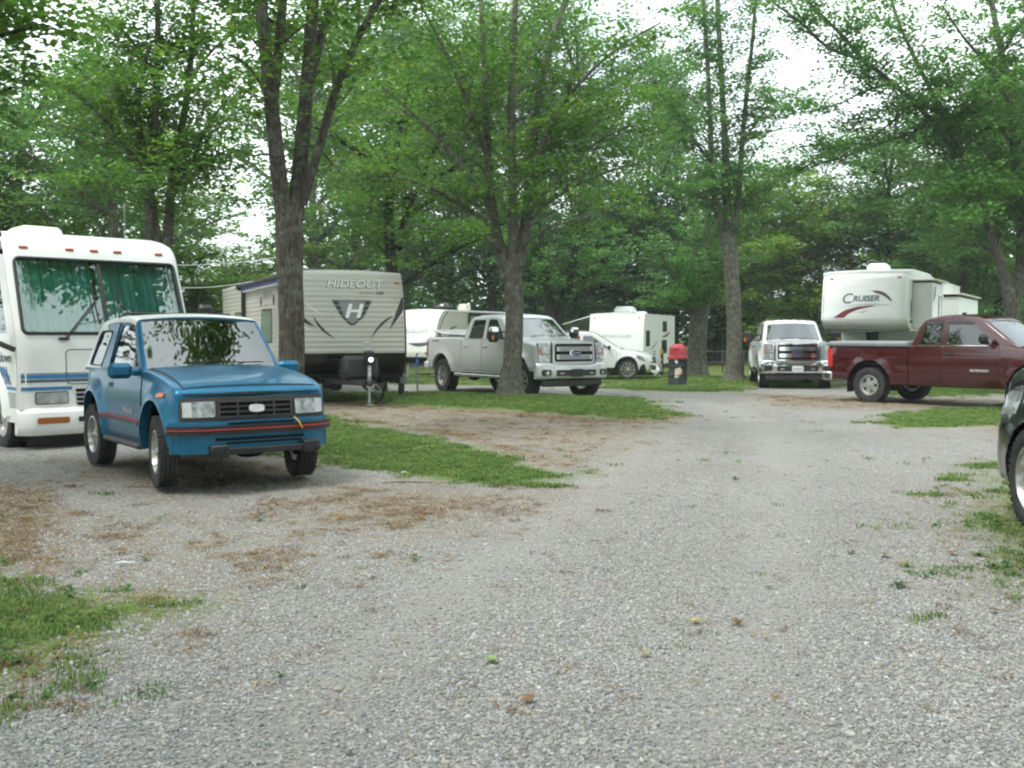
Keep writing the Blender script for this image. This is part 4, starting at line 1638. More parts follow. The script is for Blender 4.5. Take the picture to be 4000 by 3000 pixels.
def heavy_spec(lift):
    zb = 1.37 + lift
    return dict(wb=3.967, xf=2.80, xr=-3.02, r=.42 + lift * .35, belt=zb, zbot=.50 + lift, cab=(-.93, 1.42),
                top=[(-3.02, zb + .03), (-.95, zb + .03), (-.9, zb), (1.3, zb), (1.5, zb + .0), (1.75, zb - .03), (2.4, zb - .09), (2.68, zb - .14), (2.80, zb - .20)],
                inset=[(.45 + lift, .06), (.6 + lift, .03), (.72 + lift, .005), (.95 + lift, .0), (1.15 + lift, .015), (1.40 + lift, .045)],
                flare=.075, gap=.10, tumble=.23, bow=.09, lean=.02,
                roof=[(-.93, zb - .02), (-.80, zb + .44), (-.66, zb + .55), (-.3, zb + .595), (.35, zb + .60), (.66, zb + .57), (.80, zb + .52), (1.50, zb - .02)],
                ws=((1.50, zb - .02), (.80, zb + .52)), rw=((-.93, zb - .02), (-.80, zb + .44)),
                windows=[[(1.06, zb + .0), (.20, zb + .0), (.20, zb + .475), (.58, zb + .475)], [(.06, zb + .0), (-.70, zb + .0), (-.56, zb + .475), (.06, zb + .475)]],
                doors=[[(1.26, .56 + lift), (.14, .56 + lift), (.14, zb - .02), (1.26, zb - .02)], [(.12, .56 + lift), (-.84, .56 + lift), (-.84, zb - .02), (.12, zb - .02)]],
                handles=[(.30, zb - .19), (-.66, zb - .19)], mirror=(1.08, zb + .06), track=.86, tw=.29, rim=.26, seats=(.4, -.45))


def silver_pickup(loc, rz):
    p = heavy_spec(.07)
    p.update(tow_mirror=.10, mirror_cap=True, step=M['alloy'], spokes=6, style='twin', tail=M['red_lens'], handle_mat=M['silver_vinyl'], steer=.12)
    A, root = pickup(loc, rz, 'pickup_truck', 'silver crew-cab heavy pickup parked behind the mossy maple trunk', M['silver'], p)
    heavy_front(A, 2.80, False, False, .50)
    side_text(A, 'PLATINUM', -2.45, 1.37, .085, -1, M['mid_grey'], 'badge', off=.006)
    side_text(A, 'PLATINUM', -2.45, 1.37, .085, 1, M['mid_grey'], 'badge', off=.006)
    # folded white bed cover standing slightly open
    m = MB()
    m.box((-1.55, 0, 1.555), (1.05, 1.72, .05), .012, (0, .03, 0))
    A.put(m, 'bed_cover', M['white_paint'])
    m = MB()
    m.box((-2.35, 0, 1.60), (1.0, 1.72, .045), .012, (0, .13, 0))
    A.put(m, 'bed_cover_flap', M['white_paint'])
    for y in (-.80, .80):
        A.put(MB().bar((-2.4, y, 1.46), (-2.5, y, 1.56), .03, .03), 'cover_strut', M['black'])
    A.put(A.side_patch(round_poly([(1.52, .98), (1.34, .98), (1.34, 1.06), (1.52, 1.06)], .02), .012, .012, -1, nx=4, nz=3), 'fender_badge', M['mid_grey'])
    return root


def white_pickup(loc, rz):
    p = heavy_spec(.0)
    p.update(tow_mirror=.19, step=M['black'], spokes=8, style='single', handle_mat=M['black'])
    A, root = pickup(loc, rz, 'pickup_truck', 'white crew-cab pickup with chrome bumper and wide tow mirrors facing the viewer', M['white_paint'], p)
    heavy_front(A, 2.80, True, True, .44)
    m = MB()
    for y in (-.5, -.25, 0, .25, .5):
        m = MB().box((.62, y, 1.995), (.09, .055, .025), .01)
        A.put(m, 'roof_marker', M['black'])
    A.put(MB().box((2.2, -.35, 1.315), (.14, .05, .012), .004), 'hood_scoop', M['dark_grey'])
    return root


def maroon_pickup(loc, rz):
    zb = 1.30
    p = dict(wb=3.645, xf=2.72, xr=-2.95, r=.40, belt=zb, zbot=.44, cab=(-.86, 1.30),
             top=[(-2.95, zb + .0), (-.9, zb + .0), (-.85, zb), (1.2, zb), (1.4, zb - .02), (1.7, zb - .07), (2.3, zb - .14), (2.6, zb - .20), (2.72, zb - .28)],
             inset=[(.42, .07), (.55, .04), (.66, .015), (.80, .012), (.86, .0), (1.05, .0), (1.18, .02), (1.32, .05)],
             flare=.045, gap=.11, tumble=.24, bow=.14, lean=.05,
             roof=[(-.86, zb - .02), (-.76, zb + .36), (-.62, zb + .57), (-.3, zb + .63), (.25, zb + .64), (.52, zb + .61), (.68, zb + .55), (1.46, zb - .03)],
             ws=((1.46, zb - .03), (.68, zb + .55)), rw=((-.86, zb - .02), (-.70, zb + .42)),
             windows=[[(.96, zb + .03), (-.06, zb + .03), (-.06, zb + .49), (.46, zb + .49)], [(-.18, zb + .03), (-.68, zb + .03), (-.57, zb + .48), (-.18, zb + .48)]],
             doors=[[(1.12, .50), (-.10, .50), (-.10, zb - .02), (1.12, zb - .02)], [(-.12, .50), (-.79, .50), (-.79, zb - .02), (-.12, zb - .02)]],
             handles=[(.06, zb - .17), None], handle_mat=M['black'], mirror=(.86, zb + .14), track=.86, tw=.27, rim=.22, spokes=5, style='slots', seats=(.25, -.4), tail=M['tail_red'], bumper_rear=M['chrome'])
    A, root = pickup(loc, rz, 'pickup_truck', 'dark red extended-cab pickup with grey bed cover seen from its right side', M['maroon'], p)
    for sd in (-1, 1):
        # chrome belt line and lower moulding
        A.put(A.side_patch([(1.1, zb - .005), (-.74, zb - .005), (-.74, zb + .012), (1.1, zb + .012)], .0, .02, sd, True, 10, 1), 'belt_trim', M['chrome'])
        A.put(A.side_patch([(1.10, .70), (-.76, .70), (-.76, .735), (1.10, .735)], .016, .014, sd, nx=10, nz=2), 'side_moulding', M['maroon'])
        for w in ([(.50, zb + .46), (-.05, zb + .46), (-.05, zb + .52), (.44, zb + .52)], [(-.18, zb + .455), (-.60, zb + .455), (-.55, zb + .515), (-.18, zb + .515)]):
            A.put(A.side_patch(round_poly(w, .02), .016, .012, sd, True, 8, 3), 'window_visor', M['dark_grey'])
        m = MB().box((-1.83 - .52, sd * .90, .42), (.02, .26, .38), .008)
        A.put(m, 'mud_flap', M['black'])
        m = MB().box((1.82 - .54, sd * .90, .40), (.02, .26, .36), .008)
        A.put(m, 'mud_flap', M['black'])
        side_text(A, 'SILVERADO', .72, .79, .062, sd, M['silver_vinyl'], 'badge', off=.024, sx=1.25, bold=.002)
    # grey bed cover with rounded edges
    rows_o, rows_i = [], []
    for x in (-2.94, -2.92, -2.4, -1.6, -1.0, -.91, -.895):
        e = 0 if -2.93 < x < -.90 else -.03
        ring = [(.99, 1.275), (1.0, 1.30), (.995, 1.335), (.965, 1.365), (.9, 1.378), (.5, 1.388), (0, 1.392)]
        full = ring + [(-y, z) for y, z in ring[-2::-1]]
        rows_o.append([(x, y * (1 + e * .3), z + (e if z > 1.31 else 0)) for y, z in full])
        rows_i.append([(x, y * .985, 1.27) for y, z in full])
    A.put(MB().shell(rows_o, rows_i), 'bed_cover', M['grey'])
    A.put(MB().box((-.15, 0, 1.985), (.10, .04, .06), .015), 'roof_antenna', M['black'])
    # front end
    A.put(A.front_patch(round_poly([(-.62, .70), (.62, .70), (.62, 1.02), (-.62, 1.02)], .04), 2.735, .04, 12), 'grille', M['black'])
    A.put(A.front_patch([(-.62, .84), (.62, .84), (.62, .89), (-.62, .89)], 2.745, .03, 12, 2), 'grille_bar', M['maroon'])
    for sd in (-1, 1):
        q = sorted((sd * .65, sd * .92))
        A.put(A.front_patch(round_poly([(q[0], .74), (q[1], .74), (q[1], 1.0), (q[0], 1.0)], .03), 2.735, .10), 'headlight', M['lamp'])
    m = MB().box((2.72, 0, .56), (.20, 1.9, .24), .06)
    A.put(m, 'front_bumper', M['chrome'])
    return root


# ---------------------------------------------------------------- wagon and the dark car
def wagon(loc, rz, name, label, paint, p):
    root = thing(name, loc, rz, label, 'car')
    r, wb, zb = p['r'], p['wb'], p['belt']
    A = Auto(root, paint, dict(
        W=[(p['xr'], .78), (p['xr'] + .25, .88), (-.6, .915), (.8, .915), (p['xf'] - .6, .90), (p['xf'] - .15, p.get('nose', .82)), (p['xf'], p.get('nose', .82) - .09)],
        top=p['top'], bot=[(p['xr'], .48), (-wb / 2, .30), (wb / 2, .28), (p['xf'], .34)],
        inset=[(.26, .07), (.4, .02), (.55, .0), (.75, .0), (.88, .02), (1.02, .06)],
        xf=p['xf'], xr=p['xr'], bow=p.get('bow', .30), lean=.18, zl=.6, rs=.08, rb=.10, crown=.05, rbow=.12,
        flares=[(wb / 2, r, r + .05, .03, .2), (-wb / 2, r, r + .05, .03, .2)],
        belt=zb, gw=.83, tumble=.34, gtaper=.08, rcrown=.04, rrs=.10, gx=p['gx'], roof=p['roof'], ws=p['ws'], rw=p['rw']))
    ar = r + .055
    cuts = A.arch_cuts((wb / 2, -wb / 2), ar, r + .01, .36)
    cuts.append(MB().box((p['cabx'], 0, zb), (p['cabl'], 1.44, .8)))
    A.put(A.body_mesh(), 'body', paint, cut=cuts)
    A.arch_liners((wb / 2, -wb / 2), ar, r + .01, .34)
    pane, cutw, pt = A.windshield('ws', None, (.05, .93), .08)
    rpane, cutr, _ = A.windshield('rw', None, (.2, .88), .14)
    wins = [round_poly(w, .05) for w in p['windows']]
    A.put(A.cab_mesh(), 'cab', paint, cut=[A.cab_mesh(.045, zb - .3), cutw, cutr] + [A.window_cut(w) for w in wins])
    for sd in (-1, 1):
        for w in wins:
            A.put(A.side_patch(w, -.01, .006, sd, True), 'side_window', M['glass_dark'])
        for k, d in enumerate(p['doors']):
            A.door(d, sd, p['handles'][k], paint)
        m = MB()
        m.box((p['mir'], sd * 1.02, zb + .07), (.12, .22, .15), .05)
        m.bar((p['mir'] + .02, sd * .84, zb + .02), (p['mir'], sd * .95, zb + .04), .05, .04, .01)
        A.put(m, 'mirror', M['black'])
        for x in (wb / 2, -wb / 2):
            m = MB()
            n = 22
            ro, ri = [], []
            for q, o_ in ((ar - .006, .008), (ar + .055, .012)):
                a_, b_ = [], []
                for k in range(n + 1):
                    t = -.12 + (math.pi + .24) * k / n
                    X, Z = x + math.cos(t) * q, r + .01 + math.sin(t) * q
                    a_.append((X, sd * (A.Y(X, max(Z, .3)) + o_), Z))
                    b_.append((X, sd * (A.Y(X, max(Z, .3)) - .02), Z))
                ro.append(a_)
                ri.append(b_)
            if p.get('cladding'):
                A.put(m.shell(ro, ri), 'arch_trim', M['black'])
        if p.get('cladding'):
            A.put(A.side_patch([(wb / 2 - .42, .28), (-wb / 2 + .42, .28), (-wb / 2 + .42, .41), (wb / 2 - .42, .41)], .014, .02, sd, nx=10, nz=3), 'sill_cladding', M['black'])
            A.put(A.side_patch(round_poly([(p['xf'] - .10, .30), (p['xf'] - .50, .30), (p['xf'] - .36, .50), (p['xf'] - .16, .54)], .03), .012, .03, sd, nx=6, nz=4), 'bumper_cladding', M['black'])
        # headlamps wrap the corner
        hl = p['lamp']
        A.put(A.side_patch(round_poly(hl, .03), .010, .05, sd, nx=8, nz=5), 'headlight', M['lamp_dark'])
        if not p.get('plain_lamp'):
            A.put(A.side_patch(round_poly([(hl[0][0] - .30, hl[0][1] + .07), (hl[0][0] - .40, hl[0][1] + .09), (hl[0][0] - .40, hl[0][1] + .14), (hl[0][0] - .28, hl[0][1] + .14)], .01), .013, .03, sd, nx=3, nz=3), 'turn_lamp', M['amber'])
        A.put(MB().box((p['xr'] + .10, sd * .74, .85), (.10, .18, .24), .04), 'tail_light', M['red_lens'])
        m = MB().tube([(p['xf'] - .02, sd * .62, .44), (p['xf'] + .01, sd * .62, .44)], .05, 14)
        A.put(m, 'fog_light', M['lamp'])
    A.put(pane, 'windshield', M['glass_shade'])
    A.put(rpane, 'rear_window', M['glass_dark'])
    wiper(A, pt, -.4, -.1)
    wiper(A, pt, .25, .45)
    A.seats(p['seats'], M['black'], zb - .38, (-.36, .36), .24)
    A.interior(p['cabx'] - p['cabl'] / 2 + .01, p['cabx'] + p['cabl'] / 2 - .01, .715, zb - .39, zb - .02)
    A.put(A.front_patch(round_poly([(-.42, .56), (.42, .56), (.48, .76), (-.48, .76)], .05), p['xf'] + .008, .05, 10), 'grille', M['black'])
    A.put(A.front_patch([(-.44, .65), (.44, .65), (.44, .675), (-.44, .675)], p['xf'] + .02, .03, 10, 1), 'grille_bar', M['chrome'])
    A.put(A.front_patch(round_poly([(-.5, .32), (.5, .32), (.5, .46), (-.5, .46)], .04), p['xf'] + .006, .05, 10), 'lower_grille', M['black'])
    ch = MB()
    ch.box((0, 0, .30), (p['xf'] - p['xr'] - .7, 1.2, .12), .03)
    for x in (wb / 2, -wb / 2):
        ch.cyl((x, -.7, r), (x, .7, r), .04)
    A.put(ch, 'chassis', M['under'])
    for x, st in ((wb / 2, p.get('steer', 0)), (-wb / 2, 0)):
        for sd in (-1, 1):
            A.wheel(x, sd, p['track'], r, p['tw'], p['rim'], p['spokes'], p['style'], st)
    return A, root


M['tail_red'] = simple('bright_tail_lens', (0.62, 0.02, 0.02), 0.2, coat=0.8, vary=0.2)  # brighter red puts a lit look into the lens colour
M['lamp_dark'] = simple('smoked_headlamp', (0.35, 0.37, 0.38), 0.1, 0.6, coat=1.0, vary=0.6, scale=16)


def wagon_spec():
    return dict(r=.345, wb=2.745, belt=1.03, xf=2.33, xr=-2.45,
                top=[(-2.45, .98), (-2.1, 1.02), (.8, 1.02), (1.1, 1.01), (1.5, .98), (1.9, .91), (2.2, .80), (2.33, .70)],
                gx=(-2.28, 1.22), roof=[(-2.28, .98), (-2.1, 1.34), (-1.9, 1.56), (-1.2, 1.63), (-.3, 1.645), (.1, 1.62), (.28, 1.56), (1.22, .98)],
                ws=((1.22, .98), (.28, 1.56)), rw=((-2.28, .98), (-2.02, 1.43)), cabx=-.55, cabl=2.7,
                windows=[[(.78, 1.06), (-.18, 1.06), (-.18, 1.50), (.12, 1.50)], [(-.28, 1.06), (-1.16, 1.06), (-1.10, 1.50), (-.28, 1.50)], [(-1.26, 1.07), (-1.98, 1.12), (-1.82, 1.46), (-1.22, 1.49)]],
                doors=[[(.98, .36), (-.22, .36), (-.22, 1.01), (.98, 1.01)], [(-.24, .36), (-1.10, .36), (-1.24, 1.01), (-.24, 1.01)]],
                handles=[(-.08, .86), (-1.02, .86)], mir=.74, cladding=True, lamp=[(2.22, .62), (1.72, .74), (1.76, .86), (2.12, .78)], seats=(.1, -.75),
                track=.785, tw=.225, rim=.235, spokes=10, style='single')


def white_wagon(loc, rz):
    return wagon(loc, rz, 'wagon_car', 'white station wagon with black arch trim beside the red-lidded bin', M['white_paint'], wagon_spec())[1]


def dark_car(loc, rz):
    p = wagon_spec()
    p.update(r=.395, belt=1.25, wb=2.75, cladding=False, rim=.26, spokes=5, style='single', tw=.24, track=.80, xf=2.22, xr=-2.35, steer=-.06, nose=.90, bow=.14, plain_lamp=True)
    p['top'] = [(-2.35, 1.24), (-2.0, 1.30), (.8, 1.31), (1.1, 1.32), (1.5, 1.31), (1.85, 1.26), (2.1, 1.16), (2.22, 1.04)]
    p['roof'] = [(x, z + .23) for x, z in p['roof']]
    p['ws'] = ((1.22, 1.21), (.28, 1.79))
    p['rw'] = ((-2.28, 1.21), (-2.02, 1.66))
    p['windows'] = [[(x, z + .22) for x, z in w] for w in p['windows']]
    p['doors'] = [[(x, z + .21 if z > .5 else z) for x, z in d] for d in p['doors']]
    p['lamp'] = [(2.12, .86), (1.74, .88), (1.70, 1.12), (2.04, 1.07)]
    return wagon(loc, rz, 'dark_car', 'black car cut off by the right edge of the frame', M['black_paint'], p)[1]


def vz(x, y):
    return (x, y, gh(x, y))


blue_suv(vz(-3.41, 11.15), R(-53.5))
silver_pickup(vz(.0, 26.75), R(-58.6))
white_pickup(vz(8.5, 32.0), R(-99.3))
maroon_pickup(vz(9.92, 22.45), R(-51.5))
white_wagon(vz(2.73, 36.6), R(-8))
dark_car(vz(4.95, 6.66), R(90))
# ------------------------------------------------------------------ trailers and the motorhome
def path_pts(ctrl, step):
    """resampled polyline with (point, normal) for an xz profile walked bottom to top (outside is +x)"""
    out = []
    for (x0, z0), (x1, z1) in zip(ctrl[:-1], ctrl[1:]):
        L = math.hypot(x1 - x0, z1 - z0)
        k = max(1, int(round(L / step)))
        for j in range(k):
            out.append((x0 + (x1 - x0) * j / k, z0 + (z1 - z0) * j / k))
    out.append(ctrl[-1])
    return out


class Coach:
    """box-bodied trailer: x forward with the nose at x = 0, y left, z up"""

    def __init__(s, root, prof, L, hw, z0, z1):
        """prof: nose profile (x, z) from floor to roof"""
        s.root, s.prof, s.L, s.hw, s.z0, s.z1 = root, prof, L, hw, z0, z1
        zs = [p[1] for p in prof]
        xs = [p[0] for p in prof]
        s.nose = lambda z: float(np.interp(z, zs, xs))

    def put(s, mb, name, mat, parent=None, smooth=35, cut=None):
        return mb.build(name, mat, parent or s.root, smooth, None, cut)

    def side_wall(s, side, mat, rib=0.0, pitch=.11, name='side_wall', z0=None, z1=None, cut=None, th=.03):
        z0 = s.z0 if z0 is None else z0
        z1 = s.z1 - .03 if z1 is None else z1
        n = max(2, int((z1 - z0) / pitch))
        zs = []
        for i in range(n):
            a = z0 + (z1 - z0) * i / n
            q = (z1 - z0) / n
            zs += [(a, 0), (a + q * .2, rib * .55), (a + q * .5, rib), (a + q * .8, rib * .55)] if rib else [(a, 0)]
        zs.append((z1, 0))
        ro, ri = [], []
        for z, o in zs:
            xa, xb = s.nose(z), -s.L
            ro.append([(xa + (xb - xa) * j / 6, side * (s.hw + o), z) for j in range(7)])
            ri.append([(xa + (xb - xa) * j / 6, side * (s.hw - th), z) for j in range(7)])
        return s.put(MB().shell(ro, ri), name, mat, None, 60, cut)

    def nose_cap(s, mat, rib=0.0, pitch=.11, zlo=None, zhi=None, name='front_wall', inset=.0, smooth=60, corner=.0, th=.05):
        zs = [p[1] for p in s.prof]
        zlo = zs[0] if zlo is None else zlo
        zhi = zs[-1] if zhi is None else zhi
        n = max(3, int((zhi - zlo) / pitch))
        prs = []
        for i in range(n):
            a = zlo + (zhi - zlo) * i / n
            q = (zhi - zlo) / n
            prs += [(a, 0), (a + q * .2, rib * .55), (a + q * .5, rib), (a + q * .8, rib * .55)] if rib else [(a, 0)]
        prs.append((zhi, 0))
        ro, ri = [], []
        m = 16
        for z, o in prs:
            x = s.nose(z)
            h = s.hw - inset
            a_, b_ = [], []
            for j in range(m + 1):
                v = -1 + 2 * j / m
                v = math.copysign(abs(v) ** .6, v)
                c = corner * max(0, (abs(v) - .75) / .25) ** 2
                a_.append((x + o + .012 - c, v * h, z))
                b_.append((x + o + .012 - th - c, v * h, z))
            ro.append(a_)
            ri.append(b_)
        return s.put(MB().shell(ro, ri), name, mat, None, smooth)

    def roof_slab(s, mat, crown=.05, over=.02):
        ro, ri = [], []
        x1 = s.nose(s.z1)
        for x in (x1 + .015, x1 - .1, -s.L / 2, -s.L + .1, -s.L - .015):
            ro.append([(x, v * (s.hw + over), s.z1 + crown * (1 - v * v)) for v in [-1 + j / 6 for j in range(13)]])
            ri.append([(x, v * (s.hw + over), s.z1 - .06) for v in [-1 + j / 6 for j in range(13)]])
        return s.put(MB().shell(ro, ri), 'roof', mat)

    def core(s, mat=None):
        """back wall, floor and dark filling inside"""
        m = MB()
        m.box((-s.L + .02, 0, (s.z0 + s.z1) / 2), (.05, s.hw * 2 - .01, s.z1 - s.z0 - .08))
        s.put(m, 'rear_wall', mat or M['white'])
        m = MB()
        m.box((-s.L / 2, 0, s.z0 + .0), (s.L - .1, s.hw * 2 - .08, .06))
        s.put(m, 'floor', M['under'])

    def fdecal(s, poly, off, mat, name='decal', parent=None, n=10):
        """flat mark of (y, z) on the nose; y as seen by someone facing the nose runs right to left"""
        rows = poly_rows(poly, n)
        ro, ri = [], []
        for z, y0, y1 in rows:
            ro.append([(s.nose(z) + .012 + off, y0 + (y1 - y0) * j / 6, z) for j in range(7)])
            ri.append([(s.nose(z) + .012 + off - .004, y0 + (y1 - y0) * j / 6, z) for j in range(7)])
        return s.put(MB().shell(ro, ri), name, mat, parent, 0)

    def ftext(s, txt, y, z, size, mat, off=.012, shear=0., sx=1., bold=0., name='lettering', tilt=0.):
        vs, fs = lettering(txt, size, shear, sx, bold, .0015)
        # facing the nose from outside: +y is on the viewer's right
        return s.put(MB().add([(s.nose(z + v) + .012 + off + w_, y + u, z + v + tilt * u) for u, v, w_ in vs], fs), name, mat, None, 0)

    def sdecal(s, side, poly, off, mat, name='decal', parent=None):
        rows = poly_rows(poly, 10)
        ro = [[(x0 + (x1 - x0) * j / 4, side * (s.hw + off), z) for j in range(5)] for z, x0, x1 in rows]
        ri = [[(x0 + (x1 - x0) * j / 4, side * (s.hw + off - .005), z) for j in range(5)] for z, x0, x1 in rows]
        return s.put(MB().shell(ro, ri), name, mat, parent, 0)

    def stext(s, side, txt, x, z, size, mat, off=.016, shear=0., sx=1., bold=0., name='lettering'):
        vs, fs = lettering(txt, size, shear, sx, bold, .0015)
        return s.put(MB().add([(x - side * u, side * (s.hw + off + w_), z + v) for u, v, w_ in vs], fs), name, mat, None, 0)

    def window(s, side, x0, x1, z0, z1, frame=None, pane=None, r=.07, off=.016, shade=None, parent=None):
        q = round_poly([(x0, z0), (x1, z0), (x1, z1), (x0, z1)], r)
        g = .035
        q2 = round_poly([(x0 - g, z0 - g), (x1 + g, z0 - g), (x1 + g, z1 + g), (x0 - g, z1 + g)], r + g)
        w = s.sdecal(side, q2, off, frame or M['black'], 'window_frame' if parent else 'window', parent)
        s.sdecal(side, q, off + .004, pane or M['pane'], 'pane', None if parent else w) if not parent else s.sdecal(side, q, off + .004, pane or M['pane'], 'pane', parent)
        if shade:
            zs = z0 + (z1 - z0) * shade
            s.sdecal(side, [(x0 + .02, zs), (x1 - .02, zs), (x1 - .02, z1 - .03), (x0 + .02, z1 - .03)], off + .006, M['shade_white'], 'blind', w if not parent else parent)
        return w

    def wheels(s, xs, r=.36, w=.22, rim=.2, y=None):
        y = y or s.hw - .16
        for x in xs:
            for sd in (-1, 1):
                A = Auto.__new__(Auto)
                A.root = s.root
                Auto.wheel(A, x, sd, y, r, w, rim, 8, 'slots')

    def frame(s, z=.52):
        m = MB()
        for sd in (-1, 1):
            m.box((-s.L / 2, sd * .7, z), (s.L - .3, .08, .16), .01)
        for k in range(5):
            m.box((-.6 - k * (s.L - 1.2) / 4, 0, z), (.08, 1.4, .12), .01)
        s.put(m, 'chassis', M['under'])

    def tongue(s, reach=1.25, z=.50):
        m = MB()
        for sd in (-1, 1):
            m.bar((-.3, sd * .62, z), (reach, sd * .05, z), .07, .12, .01)
        m.box((reach + .04, 0, z), (.22, .10, .10), .02)
        m.ball((reach + .14, 0, z - .01), .06, 10, 6)
        s.put(m, 'tow_hitch', M['black'])

    def ac_unit(s, x, mat, z=None, sz=(1.0, .74, .27)):
        z = (z or s.z1) + .05
        m = MB()
        m.box((x, 0, z + sz[2] / 2), sz, .09, None, (.82, .82))
        m.box((x, 0, z + .01), (sz[0] + .08, sz[1] + .06, .05), .015)
        s.put(m, 'roof_unit', mat)

    def marker(s, y, z, mat=None):
        m = MB().box((s.nose(z) + .02, y, z), (.03, .10, .045), .012)
        s.put(m, 'marker_light', mat or M['amber'])


M['pane'] = simple('dark_window_pane', (0.03, 0.035, 0.036), 0.06, coat=0.5, vary=0.2)
M['pane_grey'] = simple('grey_window_pane', (0.20, 0.22, 0.22), 0.08, coat=0.5, vary=0.25, scale=3)


def swoosh(p0, p1, bend, w, n=12):
    """tapered crescent from p0 to p1 as a row-convex polygon"""
    p0, p1 = Vector(p0), Vector(p1)
    d = p1 - p0
    nrm = Vector((-d.y, d.x)).normalized()
    a, b = [], []
    for i in range(n + 1):
        t = i / n
        c = p0 + d * t + nrm * bend * math.sin(math.pi * t)
        a.append(tuple(c + nrm * w * math.sin(math.pi * t) ** .8 * .5))
        b.append(tuple(c - nrm * w * math.sin(math.pi * t) ** .8 * .5))
    return a + b[::-1]


# ---------------------------------------------------------------- beige trailer
def beige_trailer(loc, rz):
    root = thing('travel_trailer', loc, rz, 'beige ribbed travel trailer with black lower front behind the forked maple', 'trailer')
    prof = [(-.62, .42), (-.30, .62), (-.08, .88), (.0, 1.10), (.0, 1.40), (-.03, 1.9), (-.10, 2.4), (-.20, 2.72), (-.30, 2.88)]
    C = Coach(root, prof, 10.2, 1.22, .60, 2.88)
    C.nose_cap(M['beige'], .014, .107, 1.10, 2.86, 'front_wall')
    C.nose_cap(M['black_gloss'], 0, .06, .42, 1.10, 'lower_front')
    for sd in (-1, 1):
        C.side_wall(sd, M['beige'], .014, .107, 'side_wall', .75)
        s_ = MB()
        rows = [(z, C.nose(z)) for z in (.56, .65, .75)]
        ro = [[(x + .005, sd * (1.222), z), (-10.2, sd * 1.222, z)] for z, x in rows]
        ri = [[(x + .005, sd * (1.19), z), (-10.2, sd * 1.19, z)] for z, x in rows]
        C.put(s_.shell(ro, ri), 'skirt', M['black'])
        # black edge trim along the nose
        pts = [(C.nose(z) + .012, sd * 1.222, z) for z in [.42 + i * .05 for i in range(50)]]
        C.put(MB().tube(pts, .022, 6), 'corner_trim', M['black'])
    C.roof_slab(M['white'])
    C.core(M['beige'])
    C.frame()
    C.tongue(1.25)
    C.wheels((-5.6, -6.5), .36, .22, .19)
    # near (vehicle right) side: door, windows, awning
    sd = -1
    d = C.sdecal(sd, round_poly([(-1.95, .80), (-1.28, .80), (-1.28, 2.62), (-1.95, 2.62)], .10), .022, M['black'], 'door_frame')
    d = C.sdecal(sd, round_poly([(-1.90, .83), (-1.33, .83), (-1.33, 2.57), (-1.90, 2.57)], .09), .028, M['cream'], 'door')
    C.sdecal(sd, round_poly([(-1.77, 1.45), (-1.46, 1.45), (-1.46, 2.35), (-1.77, 2.35)], .05), .032, M['black'], 'door_window', d)
    C.sdecal(sd, round_poly([(-1.73, 1.50), (-1.50, 1.50), (-1.50, 2.30), (-1.73, 2.30)], .04), .035, M['shade_white'], 'door_blind', d)
    C.put(MB().box((-1.37, -1.27, 1.55), (.05, .05, .14), .01), 'door_handle', M['black'], d)
    C.window(sd, -.92, -.42, 1.28, 2.52, None, M['pane_grey'], .09, .018, .55)
    C.window(sd, -3.9, -2.6, 1.35, 2.10, None, M['pane_grey'], .09, .018)
    C.window(sd, -7.9, -6.9, 1.45, 2.10, None, M['pane_grey'], .09, .018)
    C.stext(sd, 'HIDEOUT', -3.1, 2.45, .26, M['mid_grey'], .018, .2)
    C.stext(sd, 'LHS', -3.3, 2.22, .12, M['mid_grey'], .018)
    for x in (-2.35, -3.95):
        C.sdecal(sd, oval(x, 2.33, .10, .13, 16), .018, M['charcoal'], 'speaker')
    C.sdecal(sd, swoosh((-6.1, 2.15), (-9.6, 1.85), .22, .16), .018, M['charcoal'], 'swoosh')
    C.sdecal(sd, swoosh((-6.2, 2.22), (-9.9, 1.80), .26, .07), .020, M['bright_white'], 'swoosh')
    C.sdecal(sd, swoosh((-.15, 1.12), (-1.2, 1.0), .05, .07), .018, M['charcoal'], 'swoosh')
    # awning
    m = MB().cyl((-.55, -1.34, 2.80), (-6.3, -1.34, 2.80), .06, n=16)
    C.put(m, 'awning_roll', M['dark_grey'])
    m = MB()
    ro = [[(-.75, -1.355, 2.745), (-6.1, -1.355, 2.745)], [(-.75, -1.36, 2.69), (-6.1, -1.36, 2.69)]]
    ri = [[(-.75, -1.345, 2.745), (-6.1, -1.345, 2.745)], [(-.75, -1.35, 2.69), (-6.1, -1.35, 2.69)]]
    C.put(m.shell(ro, ri), 'awning_valance', M['awning_blue'])
    m = MB().box((-3.4, -1.31, 2.655), (5.4, .04, .06), .012)
    C.put(m, 'awning_rail', M['bright_white'])
    for x in (-.60, -6.25):
        m = MB()
        m.box((x, -1.285, 1.80), (.09, .09, 2.0), .012)
        m.box((x + .12, -1.27, 1.80), (.05, .05, 1.9), .01)
        m.ball((x, -1.36, 2.80), (.10, .12, .12), 12, 8)
        C.put(m, 'awning_arm', M['black'])
    # nose graphics
    C.ftext('HIDEOUT', .07, 2.60, .235, M['charcoal'], .014, .28, 1.22, .004, 'lettering_shadow')
    C.ftext('HIDEOUT', .085, 2.61, .235, M['bright_white'], .020, .28, 1.22, .0, 'lettering')
    C.ftext('LHS', .66, 2.425, .085, M['charcoal'], .016, 0, 1.2, .003, 'lettering')
    C.ftext('by Keystone', .36, 2.425, .05, M['charcoal'], .016, .2, 1.2, 0, 'lettering')
    tri = [(-.44, 2.27), (.48, 2.27), (.28, 1.90), (.06, 1.72), (.0, 1.70), (-.06, 1.72), (-.24, 1.90)]
    C.fdecal(round_poly(tri, .02), .013, M['charcoal'], 'emblem')
